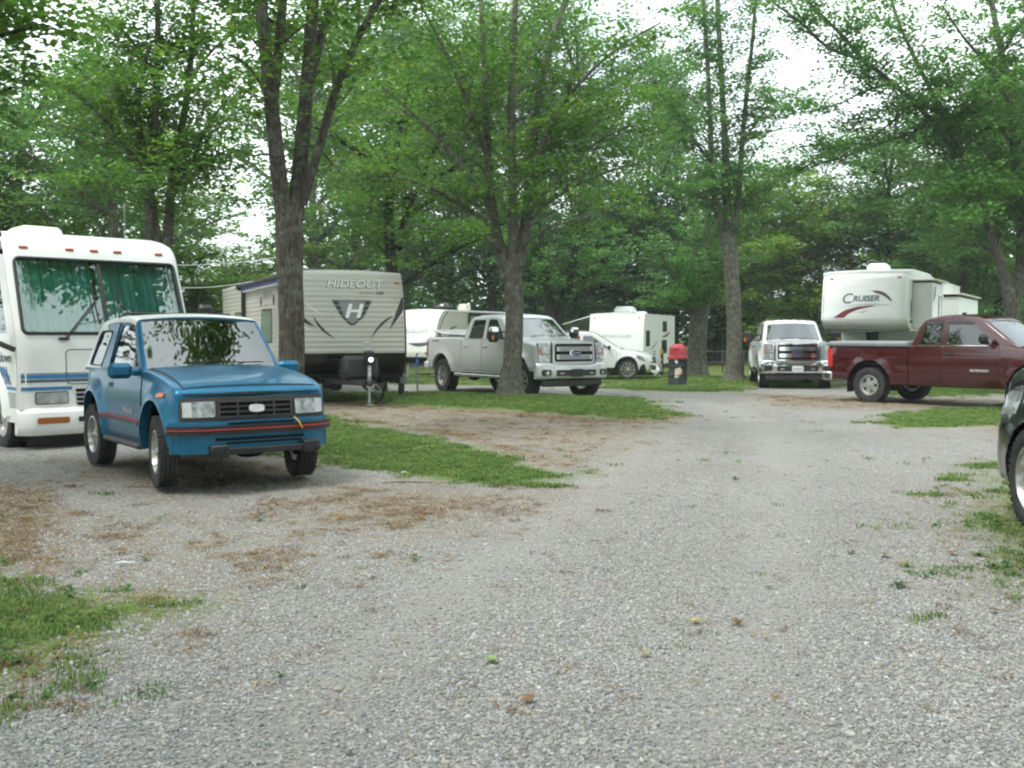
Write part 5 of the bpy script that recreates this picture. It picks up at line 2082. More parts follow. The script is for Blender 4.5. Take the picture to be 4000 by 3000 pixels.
    C.fdecal(round_poly([(-.29, 2.235), (.33, 2.235), (.22, 1.94), (.05, 1.76), (0, 1.75), (-.03, 1.76), (-.18, 1.94)], .04), .017, M['mid_grey'], 'emblem_field')
    C.ftext('H', .02, 2.01, .42, M['bright_white'], .024, .25, 1.25, .012, 'emblem_letter')
    for p0, p1, b, w, mt in [((.98, 1.95), (.42, 1.42), -.06, .055, 'charcoal'), ((.92, 2.08), (.99, 1.85), -.02, .018, 'bright_white'), ((-.38, 1.42), (-.86, 1.92), .06, .055, 'charcoal'), ((-.82, 1.68), (-1.16, 2.0), .05, .07, 'charcoal'), ((-.90, 1.60), (-1.18, 1.86), .04, .03, 'bright_white'), ((-.66, 1.95), (-1.05, 2.25), .03, .02, 'bright_white')]:
        C.fdecal(swoosh(p0, p1, b, w), .015, M[mt], 'swoosh')
    C.fdecal([(.84, 1.60), (1.19, 2.05), (1.19, 2.34), (1.16, 2.34)], .016, M['charcoal'], 'slash')
    C.fdecal([(.92, 1.66), (1.19, 1.98), (1.19, 2.03)], .020, M['bright_white'], 'slash')
    C.marker(1.08, 2.66, M['amber'])
    C.marker(-1.08, 2.66, M['amber'])
    C.fdecal(round_poly([(.26, 1.15), (.42, 1.15), (.42, 1.36), (.26, 1.36)], .01), .013, M['silver_vinyl'], 'notice')
    for z in (1.30, 1.24):
        C.fdecal([(.275, z), (.405, z), (.405, z + .008), (.275, z + .008)], .017, M['charcoal'], 'notice_line')
    # gas bottle cover, jack with lamp, braces
    m = MB()
    m.box((.62, -.02, .80), (.46, .80, .52), .09, None, (.92, .94))
    m.box((.62, -.02, .72), (.475, .815, .02), .004)
    C.put(m, 'gas_bottle_cover', M['dark_black'])
    m = MB()
    m.box((.96, .10, .98), (.16, .20, .26), .05)
    m.ball((.96, .10, 1.12), (.10, .12, .06), 12, 6)
    j = C.put(m, 'jack_head', M['black'])
    m = MB()
    m.tube([(1.04, .12, .98), (1.05, .12, .98)], .042, 14)
    C.put(m, 'jack_lamp', M['lamp_on'], j)
    m = MB()
    m.cyl((.98, .10, .04), (.98, .10, .62), .032, n=12)
    m.cyl((.98, .10, .40), (.98, .10, .86), .042, n=12)
    m.box((.98, .10, .012), (.16, .16, .024), .006)
    C.put(m, 'jack_post', M['steel'])
    for z, h in ((.78, .05), (.68, .09)):
        C.put(MB().box((1.052, .09, z), (.006, .06, h), .001), 'jack_sticker', M['plate'])
    for y0, y1 in ((-.02, .52), (.62, .50)):
        m = MB().bar((.55, y0, .50), (.45, y1, .05), .05, .05, .008)
        C.put(m, 'brace_leg', M['black'])
    C.put(MB().box((.42, .52, .03), (.22, .26, .05), .01), 'brace_foot', M['black'])
    C.put(MB().box((-.18, -.50, .47), (.03, .10, .06), .01), 'red_reflector', M['red_stripe'])
    C.ac_unit(-4.5, M['dark_grey'])
    m = MB()
    m.tube([(.7, .2, .42), (.75, .32, .30), (.85, .40, .27), (1.0, .34, .36), (1.05, .22, .46)], .012, 6)
    C.put(m, 'safety_chain', M['steel'])
    return root


M['dark_black'] = simple('textured_black_cover', (0.02, 0.021, 0.022), 0.6, vary=0.2, bump=0.2, bscale=120)


# ---------------------------------------------------------------- white trailer with brown swooshes behind the silver pickup
def swoosh_trailer(loc, rz):
    root = thing('travel_trailer', loc, rz, 'white and cream travel trailer with brown swooshes between beige trailer and silver pickup', 'trailer')
    prof = [(-.35, .70), (-.06, .85), (.0, 1.05), (-.02, 1.5), (-.14, 2.1), (-.36, 2.6), (-.62, 2.9), (-.85, 3.0)]
    C = Coach(root, prof, 8.2, 1.22, .72, 3.0)
    C.nose_cap(M['bright_white'], 0, .1, .85, 2.98, 'front_wall', smooth=40)
    C.nose_cap(M['black'], 0, .06, .70, .85, 'lower_front')
    for sd in (-1, 1):
        C.side_wall(sd, M['cream'], 0, .3, 'side_wall', .85)
        C.put(MB().box((-4.2, sd * 1.2, .72), (7.4, .04, .26), .01), 'skirt', M['black'])
        pts = [(C.nose(z) - .40 * (z - .9) / 2, sd * 1.225, z) for z in [.88 + i * .05 for i in range(42)]]
        C.put(MB().tube(pts, .02, 6), 'cap_trim', M['charcoal'])
    C.roof_slab(M['bright_white'], .06)
    C.core(M['cream'])
    C.frame(.6)
    C.tongue(1.2, .52)
    C.wheels((-4.6, -5.5))
    C.ftext('BULLET', .10, 2.05, .30, M['silver_vinyl'], .014, .3, 1.35, .004)
    C.fdecal(swoosh((-.3, 1.50), (1.1, 1.55), -.13, .12), .013, M['slate_stripe'], 'swoosh')
    C.fdecal(swoosh((.2, 1.28), (1.15, 1.95), -.05, .05), .013, M['cream'], 'swoosh')
    C.fdecal(oval(.75, 1.02, .07, .05, 14), .013, M['mid_grey'], 'badge')
    sd = 1
    for p0, p1, b, w, mt in [((-.75, 1.75), (-1.95, 2.28), -.12, .09, 'brown_vinyl'), ((-.65, 1.48), (-2.4, 2.10), -.16, .12, 'brown_vinyl'), ((-.6, 1.38), (-2.5, 1.95), -.20, .05, 'charcoal'), ((-1.1, 1.25), (-2.1, 1.75), -.16, .10, 'charcoal')]:
        C.sdecal(sd, swoosh(p0, p1, b, w), .012, M[mt], 'swoosh')
    C.window(sd, -2.55, -1.75, 1.30, 1.85)
    C.window(sd, -5.2, -4.0, 1.5, 2.2)
    C.sdecal(sd, round_poly([(-3.75, .9), (-3.1, .9), (-3.1, 2.7), (-3.75, 2.7)], .08), .012, M['cream'], 'door')
    m = MB().box((-2.85, 1.27, 1.95), (.08, .08, 1.7), .01)
    C.put(m, 'awning_arm', M['black'])
    m = MB().cyl((-2.8, 1.34, 2.84), (-7.6, 1.34, 2.84), .08, n=14)
    C.put(m, 'awning_roll', M['black'])
    C.ac_unit(-2.6, M['black_gloss'], None, (1.1, .8, .34))
    m = MB().box((-4.4, 0, 3.22), (.55, .5, .34), .06, None, (.9, .9))
    C.put(m, 'roof_vent', M['cream'])
    return root


# ---------------------------------------------------------------- small white trailer with awning
def awning_trailer(loc, rz):
    root = thing('travel_trailer', loc, rz, 'bright white trailer with lowered awning behind the white wagon', 'trailer')
    prof = [(-.25, .45), (-.02, .60), (.0, .9), (-.02, 1.4), (-.08, 2.0), (-.16, 2.5), (-.24, 2.78)]
    C = Coach(root, prof, 6.4, 1.22, .50, 2.78)
    C.nose_cap(M['bright_white'], 0, .1, .45, 2.76, 'front_wall', smooth=40, corner=.04)
    for sd in (-1, 1):
        C.side_wall(sd, M['bright_white'], .016, .12, 'side_wall', .50)
    C.roof_slab(M['bright_white'], .05)
    C.core(M['bright_white'])
    C.frame(.45)
    C.tongue(1.1, .45)
    C.wheels((-3.6,))
    C.ftext('Ameri-Lite', .0, 1.82, .26, M['silver_vinyl'], .013, .25, 1.15)
    C.marker(1.0, 2.60, M['amber'])
    C.marker(-1.0, 2.60, M['amber'])
    sd = 1
    C.window(sd, -1.15, -.45, 1.35, 2.05, M['bright_white'], M['pane'], .03, .022)
    C.window(sd, -4.6, -3.5, 1.0, 1.62, M['bright_white'], M['pane'], .03, .022)
    C.window(sd, -4.6, -3.7, 2.0, 2.5, M['bright_white'], M['pane'], .03, .022)
    for k in range(4):
        C.sdecal(sd, [(-2.3, .72 + k * .12), (-1.8, .72 + k * .12), (-1.8, .76 + k * .12), (-2.3, .76 + k * .12)], .022, M['dark_grey'], 'vent_slat')
    C.sdecal(sd, swoosh((-.3, .72), (-1.1, .95), .03, .10), .022, M['maroon_vinyl'], 'swoosh')
    C.sdecal(sd, swoosh((-.9, .95), (-2.7, 1.55), -.08, .06), .022, M['silver_vinyl'], 'swoosh')
    C.sdecal(sd, swoosh((-1.3, 1.2), (-2.7, 1.62), .06, .07), .022, M['navy_vinyl'], 'swoosh')
    C.sdecal(sd, swoosh((-3.6, 1.75), (-5.4, 2.02), .05, .12), .022, M['maroon_vinyl'], 'swoosh')
    C.ac_unit(-1.6, M['bright_white'], None, (1.0, .9, .30))
    m = MB().box((-3.6, .2, 2.88), (.6, .6, .14), .05, None, (.85, .85))
    C.put(m, 'roof_vent', M['bright_white'])
    # awning slanting down on the far side
    n = 8
    ro = [[(-.5 - 5.2 * j / 6, -1.24 - 2.3 * i / n, 2.66 - .62 * i / n - .1 * math.sin(math.pi * i / n)) for j in range(7)] for i in range(n + 1)]
    ri = [[(x, y, z - .012) for x, y, z in r_] for r_ in ro]
    C.put(MB().shell(ro, ri), 'awning', M['awning'])
    m = MB().cyl((-.42, -3.56, 2.04), (-5.8, -3.56, 2.04), .05, n=12)
    C.put(m, 'awning_roll', M['bright_white'])
    for x in (-.45, -5.75):
        m = MB().bar((x, -3.54, 2.04), (x, -1.26, .9), .04, .05, .008)
        C.put(m, 'awning_arm', M['bright_white'])
        m = MB().bar((x, -1.25, 2.70), (x, -3.54, 2.06), .04, .05, .008)
        C.put(m, 'awning_rafter', M['bright_white'])
    return root


# ---------------------------------------------------------------- fifth-wheel trailer
def fifth_wheel(loc, rz):
    root = thing('fifth_wheel_trailer', loc, rz, 'tall white fifth-wheel trailer with slide-outs behind the dark red pickup', 'trailer')
    prof = [(-.55, 1.66), (-.10, 1.84), (.0, 1.98), (.0, 2.1), (-.06, 2.6), (-.14, 3.0), (-.22, 3.28), (-.36, 3.42)]
    C = Coach(root, prof, 10.5, 1.24, .75, 3.42)
    C.nose_cap(M['white'], 0, .05, 1.66, 3.40, 'front_cap', smooth=50, corner=.10)
    # raised field on the cap
    fld = round_poly([(-.98, 2.02), (.98, 2.02), (.82, 3.0), (.70, 3.12), (-.70, 3.12), (-.82, 3.0)], .2)
    C.fdecal(fld, .012, M['white'], 'cap_panel')
    for sd in (-1, 1):
        m = MB()
        zs = [1.66, 1.8, 2.0, 2.4, 2.8, 3.2, 3.39]
        ro = [[(C.nose(z) - .02 + (-2.6 - C.nose(z)) * j / 4, sd * 1.24, z) for j in range(5)] for z in zs]
        ri = [[(x, sd * 1.20, z) for x, y, z in r_] for r_ in ro]
        C.put(m.shell(ro, ri), 'bedroom_wall', M['white'])
        C.put(MB().box((-6.55, sd * 1.22, 2.05), (7.9, .04, 2.65), .01), 'side_wall', M['white'])
        C.put(MB().box((-6.55, sd * 1.215, .66), (7.8, .04, .26), .01), 'skirt', M['dark_grey'])
    C.put(MB().box((-1.5, 0, 1.66), (2.2, 2.40, .06), .02), 'overhang_floor', M['mid_grey'])
    C.put(MB().box((-2.62, 0, 1.20), (.06, 2.40, .95), .01), 'lower_front_wall', M['white'])
    ro = []
    ri = []
    for x, z in ((-.30, 3.42), (-.9, 3.50), (-3.6, 3.50), (-4.4, 3.40), (-10.5, 3.36)):
        ro.append([(x, v * 1.26, z + .03 * (1 - v * v)) for v in [-1 + j / 5 for j in range(11)]])
        ri.append([(x, v * 1.26, 3.33) for v in [-1 + j / 5 for j in range(11)]])
    C.put(MB().shell(ro, ri), 'roof', M['white'])
    C.put(MB().box((-10.45, 0, 2.05), (.05, 2.4, 2.6), .01), 'rear_wall', M['white'])
    C.frame(.62)
    C.wheels((-6.6, -7.5), .38, .22, .2)
    for sd in (-1, 1):
        C.put(MB().box((-2.2, sd * .62, .62), (.09, .09, 1.24), .01), 'landing_leg', M['black'])
    m = MB()
    m.box((-1.35, 0, 1.42), (.34, .34, .5), .04, (0, .35, 0))
    C.put(m, 'pin_box', M['black'])
    C.marker(-.98, 3.24)
    C.marker(.98, 3.24, M['red_stripe'])
    # nose lettering
    C.ftext('RUISER', .06, 2.62, .235, M['slate_stripe'], .022, .25, 1.05, .006)
    C.ftext('C', -.50, 2.62, .44, M['slate_stripe'], .022, .2, 1.0, .0)
    C.fdecal(swoosh((.22, 2.82), (.82, 2.50), .10, .09), .020, M['maroon_vinyl'], 'swoosh')
    C.fdecal(swoosh((.12, 2.85), (.84, 2.52), .13, .03), .022, M['slate_stripe'], 'swoosh')
    C.fdecal(swoosh((-.75, 2.36), (.95, 2.40), .08, .025), .020, M['silver_vinyl'], 'swoosh')
    C.fdecal([(-.86, 2.06), (-.56, 2.06), (-.40, 2.20), (-.10, 2.32), (.36, 2.40), (.30, 2.415), (-.20, 2.38), (-.55, 2.28)], .020, M['maroon_vinyl'], 'swoosh')
    C.fdecal([(-.16, 2.20), (.02, 2.20), (.14, 2.28), (.0, 2.26)], .020, M['silver_vinyl'], 'swoosh')
    C.fdecal([(.02, 2.455), (.42, 2.455), (.42, 2.472), (.02, 2.472)], .020, M['silver_vinyl'], 'underline')
    sd = 1
    # slide-outs on the vehicle's left side
    m = MB().box((-1.9, 1.24 + .27, 2.42), (2.05, .56, 1.36), .02)
    C.put(m, 'slide_out', M['white'])
    C.put(MB().box((-1.9, 1.24 + .33, 3.17), (2.2, .72, .05), .015), 'slide_topper', M['cream'])
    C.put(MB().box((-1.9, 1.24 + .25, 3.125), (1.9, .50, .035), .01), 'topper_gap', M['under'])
    m = MB().box((-6.4, 1.24 + .42, 1.90), (4.6, .86, 1.75), .02)
    C.put(m, 'slide_out', M['white'])
    C.put(MB().box((-6.4, 1.24 + .46, 2.86), (4.8, .98, .05), .015), 'slide_topper', M['cream'])
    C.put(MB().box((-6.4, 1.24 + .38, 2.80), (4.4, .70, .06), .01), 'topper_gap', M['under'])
    C.hw += .56
    C.window(1, -2.55, -2.05, 1.98, 2.72, M['white'], M['pane'], .04, .012)
    C.sdecal(1, swoosh((-1.05, 2.55), (-1.35, 3.05), .05, .12), .010, M['slate_stripe'], 'swoosh')
    C.sdecal(1, swoosh((-1.1, 1.82), (-2.6, 1.80), -.10, .16), .010, M['brown_vinyl'], 'swoosh')
    C.hw -= .56
    C.sdecal(1, swoosh((-.55, 2.02), (-.50, 2.62), .10, .16), .012, M['slate_stripe'], 'swoosh')
    C.sdecal(1, swoosh((-.30, 1.90), (-.85, 1.90), -.04, .10), .012, M['brown_vinyl'], 'swoosh')
    C.put(MB().box((-.42, 1.25, 1.72), (.05, .02, .05), .006), 'side_marker', M['amber'])
    m = MB().box((-2.6, -.1, 3.66), (.85, .66, .30), .08, None, (.8, .85))
    C.put(m, 'roof_unit', M['bright_white'])
    return root


# ---------------------------------------------------------------- motorhome
def motorhome(loc, rz):
    root = thing('motorhome', loc, rz, 'large white motorhome with blue stripes and teal curtains at the left edge', 'motorhome')
    hw, H, L = 1.23, 3.05, 8.6
    prof = [(-.02, .30), (.0, .60), (.0, 1.0), (-.02, 1.45), (-.05, 1.62), (-.20, 2.0), (-.44, 2.62), (-.50, 2.76), (-.62, 2.92), (-.78, 3.0), (-1.0, 3.05)]
    C = Coach(root, prof, L, hw, .42, H)
    # one shell: nose and roof swept together, corners rounded in section
    def section(x, z, rad=.20):
        return hw
    rows_o, rows_i = [], []
    pts = path_pts(prof[1:], .07)
    m_ = 22
    for x, z in pts:
        a_, b_ = [], []
        for j in range(m_ + 1):
            v = -1 + 2 * j / m_
            v = math.copysign(abs(v) ** .75, v)
            c = .07 * max(0, (abs(v) - .88) / .12) ** 2
            top = max(0, (z - 2.76) / .29)
            y = v * (hw - .13 * top ** 2.4)
            a_.append((x - c, y, z))
            b_.append((x - c - .06, y * .96, z - .02))
        rows_o.append(a_)
        rows_i.append(b_)
    ws = [(-1.02, 1.62), (1.02, 1.62), (1.04, 2.60), (-1.04, 2.60)]
    cutter = MB().prism(round_poly([(-1.15, 1.62), (1.15, 1.62), (1.13, 2.65), (-1.13, 2.65)], .09), -.8, .4, 'x')
    C.put(MB().shell(rows_o, rows_i), 'front_cap', M['white'], None, 40, [cutter])
    # roof and sides behind the cap
    ro, ri = [], []
    for x in (-.98, -1.2, -3, -6, -L):
        q = [(1.0, .05), (1.0, 2.70), (.985, 2.80), (.955, 2.88), (.90, 2.96), (.82, 3.02), (.6, 3.05), (.3, 3.065), (0, 3.07)]
        full = [(y * hw, z - .02) for y, z in q[1:]]
        full = full + [(-y, z) for y, z in full[-2::-1]]
        ro.append([(x, y, z) for y, z in full])
        ri.append([(x, y * .96, z - .05) for y, z in full])
    C.put(MB().shell(ro, ri), 'roof', M['white'], None, 50)
    for sd in (-1, 1):
        rows = [(z, C.nose(z) - .13) for z in (.42, .7, 1.0, 1.4, 1.62, 2.0, 2.4, 2.70)]
        arch = MB().cyl((-1.05, sd * .8, .50), (-1.05, sd * 1.6, .50), .50, n=32)
        arch2 = MB().cyl((-6.1, sd * .8, .50), (-6.1, sd * 1.6, .50), .50, n=32)
        win = MB().prism(round_poly([(-.46, 1.62), (-1.35, 1.62), (-1.35, 2.42), (-.76, 2.42)], .08), sd * 1.0, sd * 1.5, 'y')
        ro = [[(x + (-L - x) * j / 5, sd * hw, z) for j in range(6)] for z, x in rows]
        ri = [[(x_, sd * (hw - .04), z_) for x_, y_, z_ in r_] for r_ in ro]
        C.put(MB().shell(ro, ri), 'side_wall', M['white'], None, 30, [arch, arch2, win])
        C.sdecal(sd, round_poly([(-.46, 1.62), (-1.35, 1.62), (-1.35, 2.42), (-.76, 2.42)], .08), -.015, M['glass_shade'], 'side_window')
        # flared white arch
        for ax in (-1.05, -6.1):
            n = 22
            ro = [[(ax + math.cos(t) * q, sd * (hw + o), .50 + math.sin(t) * q) for t in [math.pi * k / n for k in range(n + 1)]] for q, o in ((.47, .05), (.50, .065), (.60, .05), (.66, .004))]
            ri = [[(ax + math.cos(t) * q, sd * (hw - .01), .50 + math.sin(t) * q) for t in [math.pi * k / n for k in range(n + 1)]] for q in (.47, .50, .60, .66)]
            C.put(MB().shell(ro, ri), 'wheel_arch', M['white'])
        # side stripes
        C.sdecal(sd, [(-1.72, 1.02), (-8.4, 1.02), (-8.4, 1.14), (-1.72, 1.14)], .006, M['blue_stripe'], 'stripe')
        C.sdecal(sd, [(-1.72, .94), (-8.4, .94), (-8.4, 1.0), (-1.72, 1.0)], .006, M['slate_stripe'], 'stripe')
        C.sdecal(sd, [(-.36, 1.02), (-.62, 1.16), (-8.4, 1.16), (-8.4, 1.05), (-.85, 1.05)], .009, M['blue_stripe'], 'stripe')
        for k in range(3):
            x = -.30 - k * .11
            C.sdecal(sd, swoosh((x, .92), (x - .22, 1.18), .05, .05), .012, M['slate_stripe'] if k % 2 == 0 else M['blue_stripe'], 'stripe_curl')
        C.sdecal(sd, [(-.14, .86), (-8.4, .86), (-8.4, .90), (-.14, .90)], .006, M['blue_stripe'], 'stripe')
        for k in range(8):
            C.sdecal(sd, [(-.16, .62 + k * .027), (-.48, .62 + k * .027), (-.48, .632 + k * .027), (-.16, .632 + k * .027)], .006, M['mid_grey'], 'pin_line')
        C.stext(sd, 'Sundown', -.72, 1.29, .20, M['slate_stripe'], .006, .15, 1.1)
        # mirror on a long arm
        m = MB()
        m.bar((-.12, sd * 1.24, 1.40), (-.30, sd * 1.52, 1.55), .05, .07, .01)
        m.bar((-.30, sd * 1.52, 1.55), (-.28, sd * 1.56, 1.78), .035, .035, .01)
        C.put(m, 'mirror_arm', M['dark_grey'])
        m = MB().box((-.26, sd * 1.56, 1.86), (.12, .24, .40), .05)
        C.put(m, 'mirror', M['black'])
    # dark cabin behind the glass and curtains
    C.put(MB().box((-1.7, 0, 2.1), (.05, 2.3, 1.5), .01), 'cabin_bulkhead', M['under'])
    C.put(MB().box((-.85, 0, 1.50), (1.4, 2.36, .08), .01), 'dashboard', M['black'])
    n = 120
    for y0, y1 in ((-1.15, -.02), (.02, 1.15)):
        ro, ri = [], []
        for z in (1.58, 1.9, 2.2, 2.5, 2.70):
            a_, b_ = [], []
            for j in range(n // 2 + 1):
                y = y0 + (y1 - y0) * j / (n // 2)
                x = C.nose(z) - .24 + .03 * math.sin(j * 1.25 + y0) + .012 * math.sin(j * 2.9)
                a_.append((x, y, z))
                b_.append((x - .006, y, z))
            ro.append(a_)
            ri.append(b_)
        C.put(MB().shell(ro, ri), 'curtain', M['curtain'])
    # glass panes with black rubber and centre post
    for y0, y1 in ((-1.13, -.025), (.025, 1.13)):
        q = round_poly([(y0, 1.63), (y1, 1.63), (y1, 2.64), (y0, 2.64)], .07)
        rows = poly_rows(q, 10)
        ro = [[(C.nose(z) - .02 - .07 * max(0, (abs(y) / hw - .88) / .12) ** 2, y, z) for y in [a + (b - a) * j / 10 for j in range(11)]] for z, a, b in rows]
        ri = [[(x - .006, y, z) for x, y, z in r_] for r_ in ro]
        C.put(MB().shell(ro, ri), 'windshield', M['glass_rv'], None, 60)
    ring = [(-1.15, 1.62), (1.15, 1.62), (1.13, 2.65), (-1.13, 2.65)]
    rp = round_poly(ring, .08, 6)
    pts3 = [(C.nose(z) + .004 - .07 * max(0, (abs(y) / hw - .88) / .12) ** 2, y, z) for y, z in rp]
    dense = []
    for i in range(len(rp)):
        a, b = rp[i], rp[(i + 1) % len(rp)]
        k = max(1, int(math.hypot(b[0] - a[0], b[1] - a[1]) / .08))
        for j in range(k):
            y, z = a[0] + (b[0] - a[0]) * j / k, a[1] + (b[1] - a[1]) * j / k
            dense.append((C.nose(z) + .004 - .07 * max(0, (abs(y) / hw - .88) / .12) ** 2, y, z))
    C.put(MB().tube(dense + dense[:1], .024, 6, False), 'windshield_rubber', M['black'])
    C.put(MB().tube([(C.nose(z) + .006, 0, z) for z in (1.63, 1.8, 2.0, 2.3, 2.6)], .024, 6), 'centre_post', M['black'])
    # wipers
    for y0, y1, yb in ((-.62, -.14, 0), (.62, .16, 0)):
        m = MB()
        p0 = (C.nose(1.56) + .05, y0, 1.56)
        p1 = (C.nose(2.08) + .05, y1, 2.08)
        m.bar(p0, p1, .014, .014)
        m.bar((p0[0], p0[1] + .03, p0[2]), (p1[0], p1[1] + .02, p1[2] - .02), .010, .010)
        m.bar((C.nose(1.80) + .045, y1 - .0, 1.80), (C.nose(2.34) + .045, y1 + (.03 if y1 > 0 else -.03), 2.34), .016, .014)
        m.box((p0[0] - .02, y0 - .02, 1.55), (.05, .14, .04), .012)
        C.put(m, 'wiper', M['black'])
    # hood hatch outline, stripes
    hatch = round_poly([(-.62, .93), (.62, .93), (.62, 1.40), (-.62, 1.40)], .07)
    pts3 = [(C.nose(z) + .002, y, z) for y, z in hatch]
    C.put(MB().tube(pts3 + pts3[:1], .006, 5, False), 'hood_seam', M['dark_grey'])
    C.hw = hw

    def strip(z0, z1, y0, y1, mat, off=.006):
        rr = []
        n = 24
        for z in (z0, z1):
            rr.append([(C.nose(z) + off - .07 * max(0, (abs(y) / hw - .88) / .12) ** 2, y, z) for y in [y0 + (y1 - y0) * j / n for j in range(n + 1)]])
        ri = [[(x - .005, y, z) for x, y, z in r_] for r_ in rr]
        C.put(MB().shell(rr, ri), 'stripe', mat, None, 0)
    strip(1.075, 1.085, -1.2, 1.2, M['slate_stripe'])
    strip(1.012, 1.066, -1.2, 1.2, M['blue_stripe'])
    strip(.962, 1.0, -1.2, 1.2, M['slate_stripe'])
    strip(.855, .90, -1.2, -.55, M['blue_stripe'])
    strip(.855, .90, .55, 1.2, M['blue_stripe'])
    # lamps and grille
    for sd in (-1, 1):
        q = sorted((sd * 1.04, sd * .60))
        h = C.fdecal(round_poly([(q[0], .665), (q[1], .665), (q[1], .835), (q[0], .835)], .03), .0, M['dark_grey'], 'headlight')
        C.fdecal(round_poly([(q[0] + .012, .677), (q[1] - .012, .677), (q[1] - .012, .823), (q[0] + .012, .823)], .03), .010, M['lamp_soft'], 'headlight_lens', h)
        q = sorted((sd * 1.06, sd * .64))
        C.fdecal(round_poly([(q[0], .415), (q[1], .415), (q[1], .495), (q[0], .495)], .015), .148, M['amber'], 'turn_lamp')
        q = sorted((sd * .52, sd * .36))
        C.fdecal(round_poly([(q[0], .42), (q[1], .42), (q[1], .49), (q[0], .49)], .012), .148, M['black'], 'bumper_slot')
    for k in range(4):
        z = .635 + k * .062
        C.fdecal(round_poly([(-.50 + .01 * (3 - k), z), (.50 - .01 * (3 - k), z), (.51, z + .042), (-.51, z + .042)], .018), .006, M['under'], 'grille_slot')
    # bumper
    ro, ri = [], []
    for z, d in ((.25, .05), (.29, .10), (.36, .13), (.50, .135), (.53, .125), (.56, .12), (.60, .07), (.62, .0)):
        n = 26
        o_, i_ = [], []
        for j in range(n + 1):
            v = -1 + 2 * j / n
            c = .22 * max(0, (abs(v) - .84) / .16) ** 2
            o_.append((d - c, v * 1.235, z))
            i_.append((-.10 - c, v * 1.20, z))
        ro.append(o_)
        ri.append(i_)
    C.put(MB().shell(ro, ri), 'front_bumper', M['white'])
    for y in (-.98, -.36, -.02, .32, .94):
        m = MB().box((C.nose(2.80) + .012, y, 2.80), (.04, .12, .04), .012)
        C.put(m, 'marker_light', M['red_amber'])
    C.frame(.45)
    for x in (-1.05, -6.1):
        for sd in (-1, 1):
            A = Auto.__new__(Auto)
            A.root = root
            Auto.wheel(A, x, sd, 1.02, .42, .26, .24, 8, 'slots')
    m = MB()
    m.box((-3.6, 0, .42), (7.2, 2.2, .12), .02)
    m.box((-.35, 0, .32), (.3, 2.0, .1), .02)
    C.put(m, 'underbody', M['under'])
    m = MB().box((-1.75, -.42, 3.13), (.75, .62, .13), .04, None, (.86, .86))
    C.put(m, 'roof_vent', M['white'])
    C.put(MB().cyl((-1.2, .72, 2.98), (-1.2, .72, 3.62), .007, .004, 6), 'whip_antenna', M['steel'])
    return root


M['lamp_soft'] = simple('weathered_headlamp', (0.42, 0.43, 0.42), 0.25, 0.2, coat=0.6, vary=0.35, scale=8)
M['red_amber'] = simple('orange_red_lens', (0.5, 0.09, 0.03), 0.3, coat=0.4, vary=0.15)

motorhome((-5.62, 14.55, -.08), R(-47))
beige_trailer(vz(-3.5, 22.7), R(-66))
swoosh_trailer(vz(-4.56, 47.6), R(-120))
awning_trailer(vz(4.54, 45.4), R(-111))
fifth_wheel(vz(10.46, 30.95), R(-121))
# ------------------------------------------------------------------ trees
def leaf_material(name, lo, hi, warm, transl=0.4):
    m, N, L, out = nodes(name)
    at_ = N.new('ShaderNodeAttribute')
    at_.attribute_name = 'tint'
    r = N.new('ShaderNodeValToRGB')
    r.color_ramp.elements.new(0.5)
    for e, (p, c) in zip(r.color_ramp.elements, ((0.0, lo), (0.72, hi), (1.0, warm))):
        e.position = p
        e.color = (*c, 1)
    L.new(at_.outputs['Fac'], r.inputs['Fac'])
    b = N.new('ShaderNodeBsdfPrincipled')
    b.inputs['Roughness'].default_value = 0.55
    b.inputs['Specular IOR Level'].default_value = 0.35
    L.new(r.outputs['Color'], b.inputs['Base Color'])
    t = N.new('ShaderNodeBsdfTranslucent')
    br = N.new('ShaderNodeMix')
    br.data_type = 'RGBA'
    br.blend_type = 'MULTIPLY'
    br.inputs[0].default_value = 1.0
    br.inputs[7].default_value = (1.25, 1.35, 0.8, 1)
    L.new(r.outputs['Color'], br.inputs[6])
    L.new(br.outputs[2], t.inputs['Color'])
    mx = N.new('ShaderNodeMixShader')
    mx.inputs[0].default_value = transl
    L.new(b.outputs[0], mx.inputs[1])
    L.new(t.outputs[0], mx.inputs[2])
    L.new(mx.outputs[0], out.inputs['Surface'])
    return m


